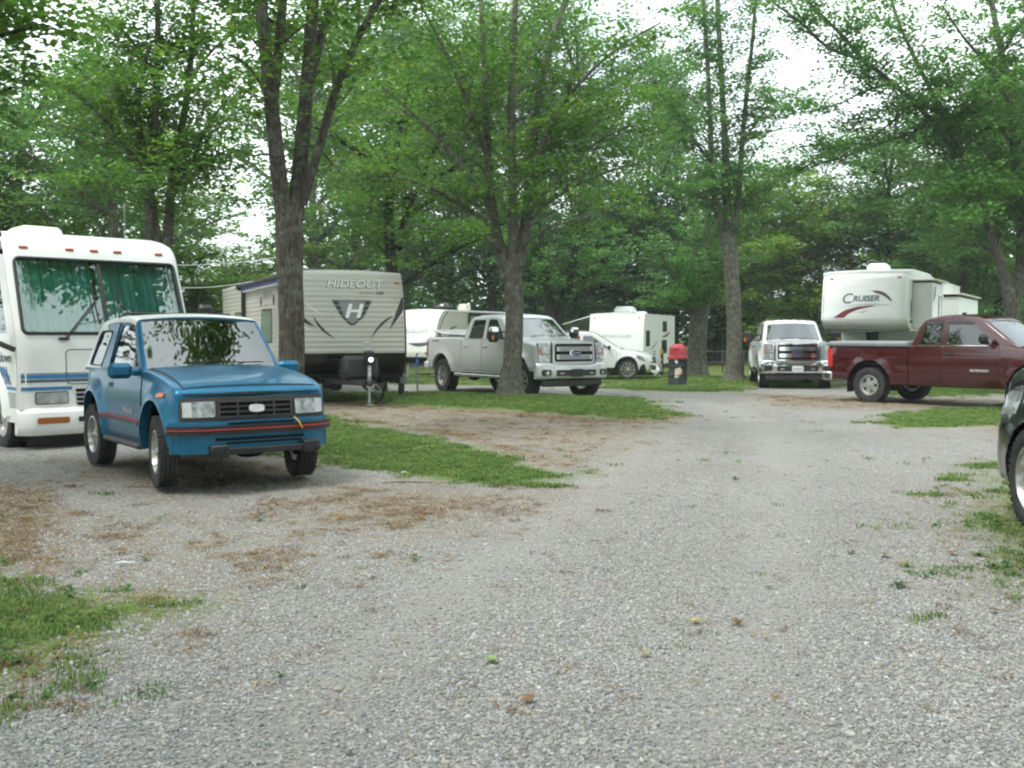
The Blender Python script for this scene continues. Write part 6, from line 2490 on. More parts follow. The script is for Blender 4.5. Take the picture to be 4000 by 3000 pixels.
def bark_material(name, dark, mid, lichen, amount):
    m, N, L, out = nodes(name)
    b = N.new('ShaderNodeBsdfPrincipled')
    b.inputs['Roughness'].default_value = 0.95
    b.inputs['Specular IOR Level'].default_value = 0.1
    geo = N.new('ShaderNodeNewGeometry')
    mp = N.new('ShaderNodeMapping')
    mp.inputs['Scale'].default_value = (1, 1, 0.16)
    L.new(geo.outputs['Position'], mp.inputs['Vector'])
    no = N.new('ShaderNodeTexNoise')
    no.inputs['Scale'].default_value = 34
    no.inputs['Detail'].default_value = 7
    no.inputs['Roughness'].default_value = 0.7
    L.new(mp.outputs[0], no.inputs['Vector'])
    r = N.new('ShaderNodeValToRGB')
    r.color_ramp.elements[0].position = 0.36
    r.color_ramp.elements[0].color = (*dark, 1)
    r.color_ramp.elements[1].position = 0.66
    r.color_ramp.elements[1].color = (*mid, 1)
    L.new(no.outputs['Fac'], r.inputs['Fac'])
    n2 = N.new('ShaderNodeTexNoise')
    n2.inputs['Scale'].default_value = 7
    n2.inputs['Detail'].default_value = 8
    n2.inputs['Roughness'].default_value = 0.75
    L.new(geo.outputs['Position'], n2.inputs['Vector'])
    r2 = N.new('ShaderNodeValToRGB')
    r2.color_ramp.elements[0].position = 0.5
    r2.color_ramp.elements[0].color = (0, 0, 0, 1)
    r2.color_ramp.elements[1].position = 0.68
    r2.color_ramp.elements[1].color = (amount, amount, amount, 1)
    L.new(n2.outputs['Fac'], r2.inputs['Fac'])
    mx = N.new('ShaderNodeMix')
    mx.data_type = 'RGBA'
    mx.inputs[7].default_value = (*lichen, 1)
    L.new(r2.outputs['Color'], mx.inputs[0])
    L.new(r.outputs['Color'], mx.inputs[6])
    L.new(mx.outputs[2], b.inputs['Base Color'])
    bp = N.new('ShaderNodeBump')
    bp.inputs['Strength'].default_value = 1.0
    bp.inputs['Distance'].default_value = 0.06
    L.new(no.outputs['Fac'], bp.inputs['Height'])
    L.new(bp.outputs[0], b.inputs['Normal'])
    L.new(b.outputs[0], out.inputs['Surface'])
    return m


M['leaf_maple'] = leaf_material('maple_leaves', (0.040, 0.105, 0.022), (0.125, 0.25, 0.045), (0.26, 0.34, 0.06))
M['leaf_cool'] = leaf_material('cool_green_leaves', (0.05, 0.13, 0.042), (0.125, 0.265, 0.075), (0.23, 0.34, 0.095))
M['leaf_yellow'] = leaf_material('yellow_green_leaves', (0.11, 0.20, 0.035), (0.23, 0.36, 0.075), (0.40, 0.44, 0.10))
M['leaf_dark'] = leaf_material('dark_evergreen_leaves', (0.022, 0.052, 0.02), (0.045, 0.105, 0.034), (0.09, 0.17, 0.06), 0.3)
M['bark'] = bark_material('maple_bark', (0.042, 0.036, 0.029), (0.18, 0.158, 0.13), (0.26, 0.285, 0.225), 0.8)
M['bark_grey'] = bark_material('lichen_grey_bark', (0.055, 0.05, 0.04), (0.225, 0.21, 0.175), (0.30, 0.33, 0.255), 0.85)
M['bark_dark'] = bark_material('dark_bark', (0.018, 0.016, 0.013), (0.06, 0.052, 0.043), (0.09, 0.10, 0.07), 0.4)


def smooth_path(pts, step):
    """Catmull-Rom through 3D points with radii: list of (Vector, r)"""
    P = [p for p, _ in pts]
    out = []
    n = len(pts)
    for i in range(n - 1):
        p0 = P[max(i - 1, 0)]
        p1, p2 = P[i], P[i + 1]
        p3 = P[min(i + 2, n - 1)]
        k = max(2, int((p2 - p1).length / step))
        for j in range(k):
            t = j / k
            q = 0.5 * ((2 * p1) + (p2 - p0) * t + (2 * p0 - 5 * p1 + 4 * p2 - p3) * t * t + (3 * p1 - p0 - 3 * p2 + p3) * t ** 3)
            out.append((q, pts[i][1] + (pts[i + 1][1] - pts[i][1]) * t))
    out.append(pts[-1])
    return out


def bark_tube(mb, path, n, rng, rough=0.06):
    """tapered limb with uneven girth and shallow ridges"""
    ph = rng.uniform(0, 6.28)
    lob = [rng.uniform(-1, 1) for _ in range(8)]
    ref = None
    vs, fs = [], []
    m = len(path)
    for i, (p, r) in enumerate(path):
        t = (path[min(i + 1, m - 1)][0] - path[max(i - 1, 0)][0]).normalized()
        if ref is None:
            ref = Vector((1, 0, 0)) if abs(t.x) < 0.9 else Vector((0, 1, 0))
        u = (ref - t * ref.dot(t)).normalized()
        ref = u
        w = t.cross(u)
        for k in range(n):
            a = 2 * math.pi * k / n
            f = 1 + rough * (lob[0] * math.sin(2 * a + ph + i * 0.13) + lob[1] * math.sin(3 * a + i * 0.21) + 0.6 * lob[2] * math.sin(5 * a + ph + i * 0.3 * lob[3])) + rough * 0.5 * rng.uniform(-1, 1)
            vs.append(p + (u * math.cos(a) + w * math.sin(a)) * r * f)
    for i in range(m - 1):
        for k in range(n):
            k2 = (k + 1) % n
            fs.append((i * n + k, i * n + k2, (i + 1) * n + k2, (i + 1) * n + k))
    fs.append(tuple(range((m - 1) * n, m * n)))
    mb.add(vs, fs)


def leaves_mesh(name, pos, size, tint, rng, flat=0.82, droop=0.12):
    """one leaf = two triangles folded along the midrib"""
    n = len(pos)
    az = rng.random(n) * 2 * np.pi
    u = np.stack([np.cos(az), np.sin(az), rng.normal(-droop, 0.35, n)], 1)
    u /= np.linalg.norm(u, axis=1)[:, None]
    nn = np.stack([rng.normal(0, 1 - flat, n) * 2, rng.normal(0, 1 - flat, n) * 2, np.ones(n)], 1)
    v = np.cross(nn, u)
    v /= np.linalg.norm(v, axis=1)[:, None] + 1e-9
    w = np.cross(u, v)
    s = size[:, None]
    A = pos - u * s * 0.5
    C = pos + u * s * 0.5
    B = pos + v * s * 0.42 + w * s * 0.10 + u * s * 0.06
    D = pos - v * s * 0.42 + w * s * 0.10 + u * s * 0.06
    co = np.stack([A, B, C, D], 1).reshape(-1, 3).astype(np.float32)
    base = np.arange(n, dtype=np.int32)[:, None] * 4
    tri = np.concatenate([base + np.array([[0, 1, 2]]), base + np.array([[0, 2, 3]])], 1).reshape(-1).astype(np.int32)
    me = bpy.data.meshes.new(name)
    me.vertices.add(n * 4)
    me.vertices.foreach_set('co', co.ravel())
    me.loops.add(n * 6)
    me.polygons.add(n * 2)
    me.loops.foreach_set('vertex_index', tri)
    me.polygons.foreach_set('loop_start', np.arange(0, n * 6, 3, dtype=np.int32))
    me.update(calc_edges=True)
    A_ = me.attributes.new('tint', 'FLOAT', 'FACE')
    A_.data.foreach_set('value', np.repeat(np.clip(tint, 0, 1), 2).astype(np.float32))
    return me


def grow(name, label, limbs, bark, leafm, seed, crown_from, leaf=0.10, per_twig=16, blen=(1.2, 2.6), bstep=0.55, tstep=0.30, sides=16, cat='tree', group=None, inner=0.0, reach=None, spread=0.16, up=0.25, trunk_rough=0.06, cull=None, rmax=9.0):
    """limbs: list of [(point, radius), ...]; the first is the trunk. Branches and leafy twigs grow from whatever lies above crown_from"""
    rng = random.Random(seed)
    nr = np.random.default_rng(seed)
    base = limbs[0][0][0].copy()
    base.z = gh(base.x, base.y)
    root = thing(name, base, 0, label, cat, group)
    mb = MB()
    axis = Vector((sum(l[-1][0].x for l in limbs) / len(limbs), sum(l[-1][0].y for l in limbs) / len(limbs), 0))
    tw = MB()
    TB, TD, TL = [], [], []
    for li, l in enumerate(limbs):
        path = smooth_path(l, 0.22 if li == 0 else 0.3)
        bark_tube(mb, [(p - base, r) for p, r in path], sides if li == 0 else max(7, sides - 6), rng, trunk_rough)
        acc = rng.uniform(0, bstep)
        total = sum((path[i + 1][0] - path[i][0]).length for i in range(len(path) - 1))
        run = 0
        for i in range(len(path) - 1):
            p, r = path[i]
            q = path[i + 1][0]
            sl = (q - p).length
            run += sl
            acc += sl
            if p.z < crown_from or r > rmax:
                acc = min(acc, bstep)
                continue
            while acc > bstep:
                acc -= bstep * rng.uniform(0.7, 1.3)
                d0 = (q - p).normalized()
                out = Vector((p.x - axis.x, p.y - axis.y, 0))
                out = out.normalized() if out.length > 0.3 else Vector((0, 0, 0))
                a = rng.uniform(0, 6.28)
                d = Vector((math.cos(a), math.sin(a), rng.uniform(-0.1, 0.7) + up * 0.5)) + out * 0.4 + d0 * 0.45
                d.normalize()
                L = rng.uniform(*blen) * (1.0 - 0.45 * run / max(total, 0.1) * (1 if li else 0.5))
                pts = [(p, max(0.008, min(r * 0.5, 0.012 * L + 0.006)))]
                pp = p.copy()
                dd = d.copy()
                ns = max(3, int(L / 0.4))
                for k in range(ns):
                    dd = (dd + Vector((rng.uniform(-0.28, 0.28), rng.uniform(-0.28, 0.28), rng.uniform(-0.22, 0.16)))).normalized()
                    pp = pp + dd * (L / ns)
                    pts.append((pp.copy(), pts[0][1] * (1 - 0.85 * (k + 1) / ns)))
                tw.tube([a_ - base for a_, _ in pts], [b_ for _, b_ in pts], 4, False)
                for k in range(1, len(pts)):
                    a0, a1 = pts[k - 1][0], pts[k][0]
                    m = max(1, int((a1 - a0).length / tstep + rng.random()))
                    for j in range(m):
                        f = (k - 1 + j / m) / ns
                        if f < inner:
                            continue
                        o = a0.lerp(a1, rng.random())
                        t = rng.uniform(0, 6.28)
                        td = (dd * 0.5 + Vector((math.cos(t), math.sin(t), rng.uniform(-0.22, 0.22)))).normalized()
                        TB.append(o)
                        TD.append(td)
                        TL.append(rng.uniform(0.35, 0.85) * (reach or 1.0))
                TB.append(pts[-1][0])
                TD.append(dd)
                TL.append(0.5 * (reach or 1.0))
    trunk = mb.build('trunk', bark, root, 60)
    if tw.v:
        tw.build('branches', bark, root, 0)['kind'] = 'stuff'
    if TB:
        TB, TD, TL = np.array(TB), np.array(TD), np.array(TL)
        n = len(TB)
        t = nr.random((n, per_twig)) ** 0.7
        pos = TB[:, None] + TD[:, None] * (TL[:, None, None] * t[..., None])
        pos = pos + nr.normal(0, 1, pos.shape) * np.array([spread, spread, spread * 0.36])
        clump = nr.random(n)
        tint = (0.25 + 0.45 * clump[:, None] + nr.normal(0, 0.15, (n, per_twig))).ravel()
        tint = np.where(nr.random(len(tint)) > 0.985, 1.0, tint)
        pos = pos.reshape(-1, 3)
        size = leaf * (0.65 + 0.6 * nr.random(len(pos)))
        if cull is not None:
            k = cull(pos)
            pos, tint, size = pos[k], tint[k], size[k]
        me = leaves_mesh('crown', pos - np.array(base), size, tint, nr)
        me.materials.append(leafm)
        c = bpy.data.objects.new('crown', me)
        COL.objects.link(c)
        c.parent = root
        root['leaf_count'] = len(pos)
    return root


def limb(d, pts, r0, r1, dd=0.0):
    """frame positions along a limb at distance d (drifting by dd towards its tip), radius r0 to r1"""
    n = len(pts)
    return [(at(p[0], p[1], d + dd * i / (n - 1) + (p[2] if len(p) > 2 else 0)), r0 + (r1 - r0) * (i / (n - 1)) ** 0.8) for i, p in enumerate(pts)]


def trunk(d, pts, radii):
    """trunk standing on the ground below its first frame position"""
    out = []
    for (px, py), r in zip(pts, radii):
        out.append((at(px, py, d), r))
    b = out[0][0]
    g = gh(b.x, b.y)
    first = [(Vector((b.x, b.y, g - 0.08)), radii[0] * 1.75), (Vector((b.x, b.y, g + 0.07)), radii[0] * 1.38), (Vector((b.x, b.y, g + 0.28)), radii[0] * 1.12)]
    return first + [q for q in out if q[0].z > g + 0.5]


# maple behind the blue car: tall forked trunk
D1 = 14.5
grow('maple_tree', 'tall maple with thick forked trunk rising right behind the blue car', [
    trunk(D1, [(1128, 1735), (1136, 1500), (1139, 1300), (1134, 1100), (1131, 930), (1129, 800)], [0.20, 0.18, 0.172, 0.175, 0.195, 0.175]),
    limb(D1, [(1112, 860), (1092, 700), (1075, 540), (1060, 400), (1042, 230), (1018, 0), (985, -350)], 0.125, 0.075, -0.6),
    limb(D1 - .2, [(1062, 400), (1082, 260), (1098, 100), (1108, -60), (1125, -300)], 0.085, 0.05, 0.5),
    limb(D1, [(1152, 860), (1168, 700), (1182, 540), (1196, 380), (1210, 200), (1222, 0), (1235, -350)], 0.12, 0.075, 0.4),
    limb(D1 + .2, [(1198, 370), (1228, 240), (1262, 120), (1295, 0), (1350, -240)], 0.08, 0.05, 0.6),
    limb(D1, [(1180, 800), (1222, 660), (1262, 520), (1302, 380), (1350, 250), (1412, 120), (1478, 0), (1600, -220)], 0.07, 0.04, -0.5),
    limb(D1 + .1, [(1262, 600), (1310, 650), (1345, 700), (1370, 780)], 0.014, 0.005, -0.5),
    limb(D1 - .4, [(1066, 440), (1020, 330), (960, 250), (900, 215)], 0.03, 0.01, -1.0),
    limb(D1 - .2, [(1080, 620), (1040, 600), (990, 610), (930, 590)], 0.018, 0.006, -0.8),
    [(Vector((-3.45, 13.9, 6.9)), .085), (Vector((-3.9, 13.0, 9.0)), .06), (Vector((-4.5, 11.8, 11.0)), .04), (Vector((-4.8, 10.8, 12.2)), .02)],
    [(Vector((-2.7, 14.9, 6.9)), .085), (Vector((-2.0, 13.8, 9.2)), .06), (Vector((-1.0, 12.4, 11.0)), .04), (Vector((-.2, 11.2, 12.0)), .02)],
    [(Vector((-2.5, 15.0, 6.6)), .06), (Vector((-1.6, 15.6, 9.0)), .05), (Vector((-.6, 16.0, 11.0)), .02)],
    [(Vector((-1.45, 14.0, 6.7)), .05), (Vector((-.6, 12.8, 8.2)), .04), (Vector((.4, 11.6, 9.4)), .03), (Vector((1.2, 10.8, 10.2)), .015)],
], M['bark'], M['leaf_maple'], 1, 4.0, leaf=0.10, per_twig=24, blen=(0.7, 1.7), bstep=0.26, tstep=0.2, sides=26, trunk_rough=0.045, rmax=.078)

# maple on the near edge of the middle grass island
D2 = 23.7
grow('maple_tree', 'broad maple with mossy trunk in front of the silver pickup', [
    trunk(D2, [(1995, 1540), (2003, 1420), (2010, 1300), (2010, 1180), (2000, 1080), (1998, 1020)], [0.24, 0.21, 0.195, 0.195, 0.21, 0.20]),
    limb(D2, [(1980, 1090), (1952, 970), (1928, 860), (1914, 740), (1905, 600), (1898, 400), (1888, 180), (1878, -60)], 0.15, 0.06, 0.6),
    limb(D2, [(1935, 890), (1870, 845), (1800, 800), (1720, 755), (1640, 715), (1540, 690), (1440, 690)], 0.075, 0.015, -1.8),
    limb(D2, [(1915, 780), (1860, 730), (1800, 650), (1720, 545), (1640, 470), (1560, 395), (1490, 340)], 0.075, 0.015, -1.2),
    limb(D2 + .6, [(1632, 460), (1560, 440), (1480, 440), (1380, 445)], 0.018, 0.006, 0.4),
    limb(D2, [(1905, 600), (1850, 480), (1800, 330), (1720, 160), (1650, 30), (1600, -80)], 0.06, 0.02, -1.5),
    limb(D2, [(2002, 1040), (2004, 900), (2003, 740), (1998, 560), (1998, 360), (2006, 150), (2018, -60)], 0.135, 0.06, -0.6),
    limb(D2, [(2018, 1040), (2046, 920), (2062, 800), (2076, 660), (2092, 480), (2124, 280), (2180, 80), (2240, -60)], 0.16, 0.06, 0.8),
    limb(D2, [(2066, 720), (2120, 560), (2180, 440), (2260, 330), (2360, 230), (2470, 150), (2580, 90)], 0.075, 0.015, -1.6),
    limb(D2, [(2080, 640), (2160, 560), (2260, 480), (2350, 400), (2450, 340)], 0.045, 0.012, 1.5),
    limb(D2, [(2060, 830), (2140, 740), (2240, 640), (2330, 560), (2440, 500), (2540, 480)], 0.05, 0.012, -1.0),
    limb(D2, [(2050, 900), (2120, 810), (2220, 740), (2330, 690), (2450, 650), (2560, 640)], 0.045, 0.012, 1.4),
    limb(D2, [(2010, 1000), (2080, 930), (2170, 880), (2290, 850), (2400, 800)], 0.035, 0.01, -2.2),
    limb(D2, [(1960, 990), (1900, 930), (1820, 900), (1720, 900), (1600, 880)], 0.035, 0.01, -2.0),
], M['bark_grey'], M['leaf_maple'], 2, 3.5, leaf=0.098, per_twig=31, blen=(1.1, 2.5), bstep=0.27, tstep=0.2, sides=22, rmax=.10, inner=.28)

# tree with three upright stems beside the far drive
D3 = 35.0
grow('tall_tree', 'tall lichen-grey tree with three upright stems right of the red-lidded bin', [
    trunk(D3, [(2868, 1488), (2868, 1350), (2866, 1220), (2858, 1080), (2848, 960), (2842, 900)], [0.29, 0.255, 0.245, 0.25, 0.275, 0.25]),
    limb(D3, [(2835, 960), (2806, 850), (2788, 740), (2780, 600), (2772, 400), (2758, 150), (2742, -100)], 0.13, 0.06, -0.8),
    limb(D3, [(2846, 920), (2840, 760), (2834, 600), (2824, 400), (2810, 150), (2796, -100)], 0.16, 0.07, 0.8),
    limb(D3, [(2858, 950), (2878, 830), (2890, 700), (2900, 540), (2918, 360), (2940, 150), (2958, -80)], 0.135, 0.05, 0.2),
    limb(D3, [(2782, 640), (2720, 560), (2660, 460), (2590, 380), (2540, 300)], 0.06, 0.02, -1.0),
    limb(D3, [(2900, 560), (2960, 470), (3020, 400), (3080, 340)], 0.05, 0.015, 0.8),
    limb(D3, [(2800, 820), (2730, 760), (2650, 740), (2570, 700)], 0.05, 0.015, -1.5),
    limb(D3, [(2880, 800), (2950, 760), (3010, 720), (3060, 690)], 0.04, 0.012, 1.0),
], M['bark_grey'], M['leaf_cool'], 3, 4.6, leaf=0.115, per_twig=27, blen=(0.9, 2.2), bstep=0.28, tstep=0.2, sides=20, rmax=.15)

# low bushy tree behind the bin
D4 = 40.0
grow('spreading_tree', 'wide-trunked tree with low hanging leaves just behind the red-lidded bin', [
    trunk(D4, [(2722, 1462), (2724, 1360), (2730, 1260), (2738, 1190)], [0.4, 0.36, 0.36, 0.38]),
    limb(D4, [(2712, 1230), (2680, 1160), (2640, 1090), (2600, 1020), (2560, 960)], 0.2, 0.05, -1.2),
    limb(D4, [(2735, 1200), (2745, 1100), (2755, 980), (2760, 860), (2765, 760)], 0.22, 0.06, 0.5),
    limb(D4, [(2750, 1190), (2800, 1110), (2850, 1040), (2900, 980)], 0.14, 0.04, -0.8),
    limb(D4, [(2700, 1220), (2650, 1190), (2600, 1180), (2545, 1190)], 0.07, 0.02, -2.0),
], M['bark_grey'], M['leaf_cool'], 4, 2.5, leaf=0.12, per_twig=24, blen=(1.0, 2.4), bstep=0.20, tstep=0.2, sides=18)

# leaning tree at the right
D5 = 27.5
grow('leaning_tree', 'large tree leaning left over the dark red pickup at the right edge', [
    trunk(D5, [(3990, 1560), (3980, 1400), (3960, 1250), (3925, 1090), (3880, 930), (3830, 790)], [0.30, 0.24, 0.19, 0.155, 0.125, 0.10]),
    limb(D5, [(3832, 800), (3770, 650), (3690, 530), (3590, 420), (3480, 320), (3370, 235), (3240, 190), (3130, 90), (3020, 10)], 0.095, 0.03, -1.2),
    limb(D5, [(3370, 235), (3300, 150), (3220, 70), (3120, -30)], 0.06, 0.03, -0.4),
    limb(D5 + .4, [(3960, 1230), (3985, 1050), (3985, 860), (3965, 620), (3940, 380), (3900, 150), (3860, -60)], 0.15, 0.07, 0.8),
    limb(D5, [(3800, 720), (3730, 560), (3660, 400), (3590, 260), (3520, 110), (3470, -40)], 0.09, 0.04, 1.0),
    limb(D5, [(3480, 330), (3390, 350), (3290, 400), (3180, 430), (3060, 450)], 0.035, 0.01, -1.0),
    limb(D5, [(3570, 400), (3490, 470), (3400, 545), (3310, 610), (3230, 690)], 0.04, 0.01, -0.6),
    limb(D5, [(3640, 470), (3560, 520), (3440, 560), (3300, 610), (3150, 660), (3000, 700)], 0.045, 0.01, 0.4),
    limb(D5, [(3780, 680), (3720, 740), (3640, 780), (3560, 850), (3480, 930)], 0.045, 0.012, -1.0),
    limb(D5, [(3960, 560), (3880, 480), (3780, 420), (3680, 300)], 0.05, 0.015, -1.0),
    limb(D5, [(3950, 800), (3860, 760), (3760, 800), (3660, 900)], 0.05, 0.015, -2.0),
    limb(D5, [(3900, 1000), (3820, 960), (3740, 960), (3640, 1000)], 0.04, 0.012, 1.5),
    limb(D5, [(3975, 950), (4050, 850), (4130, 700)], 0.08, 0.03, 0.5),
    limb(D5, [(3945, 400), (3860, 260), (3760, 140), (3680, 20)], 0.06, 0.02, -1.2),
    limb(D5, [(3985, 860), (3900, 660), (3820, 560), (3720, 500)], 0.05, 0.015, 1.2),
    limb(D5, [(3920, 200), (3990, 90), (4060, 0)], 0.05, 0.02, -.8),
], M['bark_grey'], M['leaf_cool'], 5, 3.6, leaf=0.105, per_twig=28, blen=(0.8, 2.1), bstep=0.22, tstep=0.2, sides=20, rmax=.13)

# two-stemmed maple behind the motorhome
D6 = 20.5
grow('maple_tree', 'two-stemmed maple rising behind the roof of the motorhome', [
    trunk(D6, [(625, 1640), (622, 1400), (612, 1150), (600, 950), (594, 860)], [0.24, 0.21, 0.18, 0.15, 0.13]),
    limb(D6, [(594, 870), (586, 760), (580, 690), (592, 580), (606, 470), (612, 330), (616, 160), (614, -60)], 0.125, 0.05, -0.4),
    limb(D6, [(618, 1050), (655, 930), (664, 800), (676, 680), (705, 530), (735, 340), (750, 150), (760, -60)], 0.115, 0.05, 0.5),
    limb(D6, [(676, 760), (725, 670), (768, 590), (808, 500), (860, 420), (930, 340)], 0.05, 0.012, -0.8),
    limb(D6, [(572, 690), (530, 620), (482, 570), (430, 490), (360, 420), (290, 360), (200, 330)], 0.06, 0.012, -1.0),
    limb(D6, [(570, 620), (545, 500), (540, 400), (560, 280), (590, 160)], 0.07, 0.03, -0.6),
    limb(D6, [(552, 520), (480, 425), (400, 400), (320, 380)], 0.035, 0.01, 0.8),
    limb(D6, [(615, 830), (560, 775), (510, 748), (416, 728), (330, 735)], 0.025, 0.008, -1.5),
    limb(D6, [(612, 330), (560, 220), (480, 120), (420, 20)], 0.05, 0.02, 0.8),
    limb(D6, [(735, 330), (800, 230), (880, 150), (960, 100)], 0.045, 0.012, -0.6),
    limb(D6, [(700, 560), (760, 700), (830, 760), (880, 800)], 0.02, 0.006, -0.8),
], M['bark'], M['leaf_maple'], 6, 3.5, leaf=0.102, per_twig=29, blen=(0.8, 2.1), bstep=0.25, tstep=0.2, sides=18, rmax=.105)

# overhanging boughs of a tree standing outside the frame on the left
D7 = 9.6
grow('overhanging_tree', 'dark overhanging boughs in the top left corner', [
    [(Vector((-6.9, D7, -0.08)), 0.4), (Vector((-6.9, D7, 0.3)), 0.27), (Vector((-6.85, D7, 1.5)), 0.23), (Vector((-6.8, D7, 3.0)), 0.2), (Vector((-6.9, D7, 5.5)), 0.12)],
    [(Vector((-6.82, D7, 2.8)), 0.07), (Vector((-6.1, D7 - .3, 3.6)), 0.05), (Vector((-5.2, D7 - .4, 4.2)), 0.03), (Vector((-4.2, D7 - .4, 4.5)), 0.01)],
    [(Vector((-6.82, D7, 3.4)), 0.07), (Vector((-6.0, D7 + .4, 4.1)), 0.05), (Vector((-4.9, D7 + .6, 4.8)), 0.03), (Vector((-3.8, D7 + .8, 5.2)), 0.01)],
    [(Vector((-6.82, D7, 2.9)), 0.05), (Vector((-5.9, D7 - .2, 3.5)), 0.04), (Vector((-5.0, D7 - .3, 4.0)), 0.025), (Vector((-4.2, D7 - .4, 4.2)), 0.01)],
    [(Vector((-6.82, D7, 2.7)), 0.05), (Vector((-5.8, D7 + .2, 3.4)), 0.035), (Vector((-4.7, D7 + .3, 3.85)), 0.01)],
    [(Vector((-6.82, D7, 2.6)), 0.05), (Vector((-6.0, D7 - .2, 3.2)), 0.04), (Vector((-5.1, D7 - .4, 3.7)), 0.01)],
], M['bark_dark'], M['leaf_maple'], 7, 3.0, leaf=0.09, per_twig=26, blen=(0.5, 1.2), bstep=0.15, tstep=0.13, sides=14)


def auto_limbs(base, h, spread, r, rng, fork=0.35, n=6):
    """trunk and limbs for a tree seen only from afar"""
    b = Vector(base)
    top = b + Vector((rng.uniform(-.6, .6), rng.uniform(-.6, .6), h * 0.95))
    lean = Vector((rng.uniform(-.3, .3), rng.uniform(-.3, .3), 0))
    tr = [(b - Vector((0, 0, .1)), r * 1.5), (b + Vector((0, 0, .4)), r * 1.05), (b + Vector((0, 0, h * .25)) + lean * .4, r * .9), (b + Vector((0, 0, h * .55)) + lean, r * .6), (top, r * .12)]
    out = [tr]
    for k in range(n):
        t = fork + (0.85 - fork) * (k + rng.uniform(0, .7)) / n
        p = b.lerp(top, t) + lean * (1 - t)
        a = k * 2.4 + rng.uniform(-.5, .5)
        L = spread * (1.15 - 0.7 * abs(t - 0.5)) * rng.uniform(.8, 1.15)
        d = Vector((math.cos(a), math.sin(a), rng.uniform(.35, .9)))
        out.append([(p, r * .42), (p + d * L * .45, r * .28), (p + d * L * .8 + Vector((0, 0, -.05 * L)), r * .14), (p + d * L * 1.0 + Vector((0, 0, -.12 * L)), r * .05)])
    return out


# named trees in the middle distance, each with its own place
def mid_tree(name, label, px, d, h, spread, r, bark, leafm, seed, frm, leaf=0.2, per=14, n=7, fork=.3, group=None, bstep=0.6, blen=(1.0, 2.4)):
    X = (px - 2000) / FPX * d
    rng = random.Random(seed)
    base = Vector((X, d, gh(X, d)))
    return grow(name, label, auto_limbs(base, h, spread, r, rng, fork, n), bark, leafm, seed, frm, leaf=leaf, per_twig=per, blen=blen, bstep=bstep, tstep=0.24, sides=12, group=group, spread=0.22)


mid_tree('grey_trunked_tree', 'pale grey-trunked tree seen between the leaves above the motorhome roof', 438, 31, 11, 3.4, 0.21, M['bark_grey'], M['leaf_cool'], 21, 3.5, 0.14, 16, bstep=.3)
mid_tree('slanting_tree', 'dark-trunked tree standing behind the right end of the beige trailer', 1555, 33, 10.5, 3.6, 0.24, M['bark_dark'], M['leaf_maple'], 22, 3.6, 0.14, 18, bstep=.3)
grow('forked_tree', 'dark forked tree standing behind the roof of the silver pickup', [
    trunk(47, [(2165, 1470), (2165, 1380), (2168, 1300), (2166, 1240)], [0.5, 0.44, 0.42, 0.42]),
    limb(47, [(2156, 1260), (2142, 1160), (2128, 1040), (2110, 900), (2100, 740)], 0.28, 0.06, -.6),
    limb(47, [(2176, 1260), (2206, 1150), (2236, 1040), (2262, 900), (2290, 760)], 0.26, 0.06, .6),
    limb(47, [(2210, 1140), (2290, 1080), (2380, 1040), (2460, 990)], 0.1, 0.03, -1.5),
    limb(47, [(2140, 1120), (2070, 1060), (1990, 1010)], 0.1, 0.03, 1.0),
], M['bark_dark'], M['leaf_cool'], 9, 3.0, leaf=0.16, per_twig=18, blen=(1.2, 2.8), bstep=0.24, tstep=0.22, sides=14)

# trees of the wood edge: four kinds, copied one by one
KINDS = []
for k, (h, sp, r, bk, lf, frm, lfsz, per) in enumerate([
        (15, 4.2, 0.24, 'bark_dark', 'leaf_cool', 2.0, 0.20, 15), (13, 4.4, 0.22, 'bark_grey', 'leaf_maple', 1.6, 0.20, 15),
        (12, 4.2, 0.2, 'bark_grey', 'leaf_yellow', 1.4, 0.20, 15), (11, 4.2, 0.2, 'bark_dark', 'leaf_dark', 0.5, 0.22, 16)]):
    KINDS.append(('far_tree', h, sp, r, bk, lf, frm, lfsz, per))
WOOD = [  # frame position, distance, height factor, kind, width factor
    (-150, 36, .95, 1, 1.0), (120, 42, .9, 0, 1.0), (330, 38, .85, 1, .9), (560, 46, .95, 2, 1.0), (760, 42, .45, 1, .9), (900, 54, .55, 2, 1.0), (1060, 52, .5, 2, .9),
    (1230, 54, 1.5, 1, 1.2), (1400, 62, 1.6, 0, 1.3), (1580, 67, 1.8, 1, 1.3), (1760, 70, 1.9, 2, 1.3), (1930, 66, 1.6, 0, 1.3), (2080, 72, 1.85, 1, 1.3), (2250, 68, 1.65, 0, 1.3),
    (2420, 63, .95, 3, 1.2), (2540, 60, 1.15, 0, 1.0), (2640, 66, 1.55, 1, .9), (2800, 64, .95, 3, 1.2), (2960, 58, .9, 2, 1.0), (3080, 62, .95, 2, 1.1), (3200, 57, .8, 2, 1.1), (3320, 60, .9, 2, 1.0),
    (3480, 54, .95, 0, 1.0), (3620, 60, 1.1, 2, 1.0), (3760, 52, 1.1, 1, 1.0), (3900, 58, 1.2, 0, 1.0), (4060, 50, 1.2, 1, 1.0), (4200, 44, 1.2, 0, 1.0)]
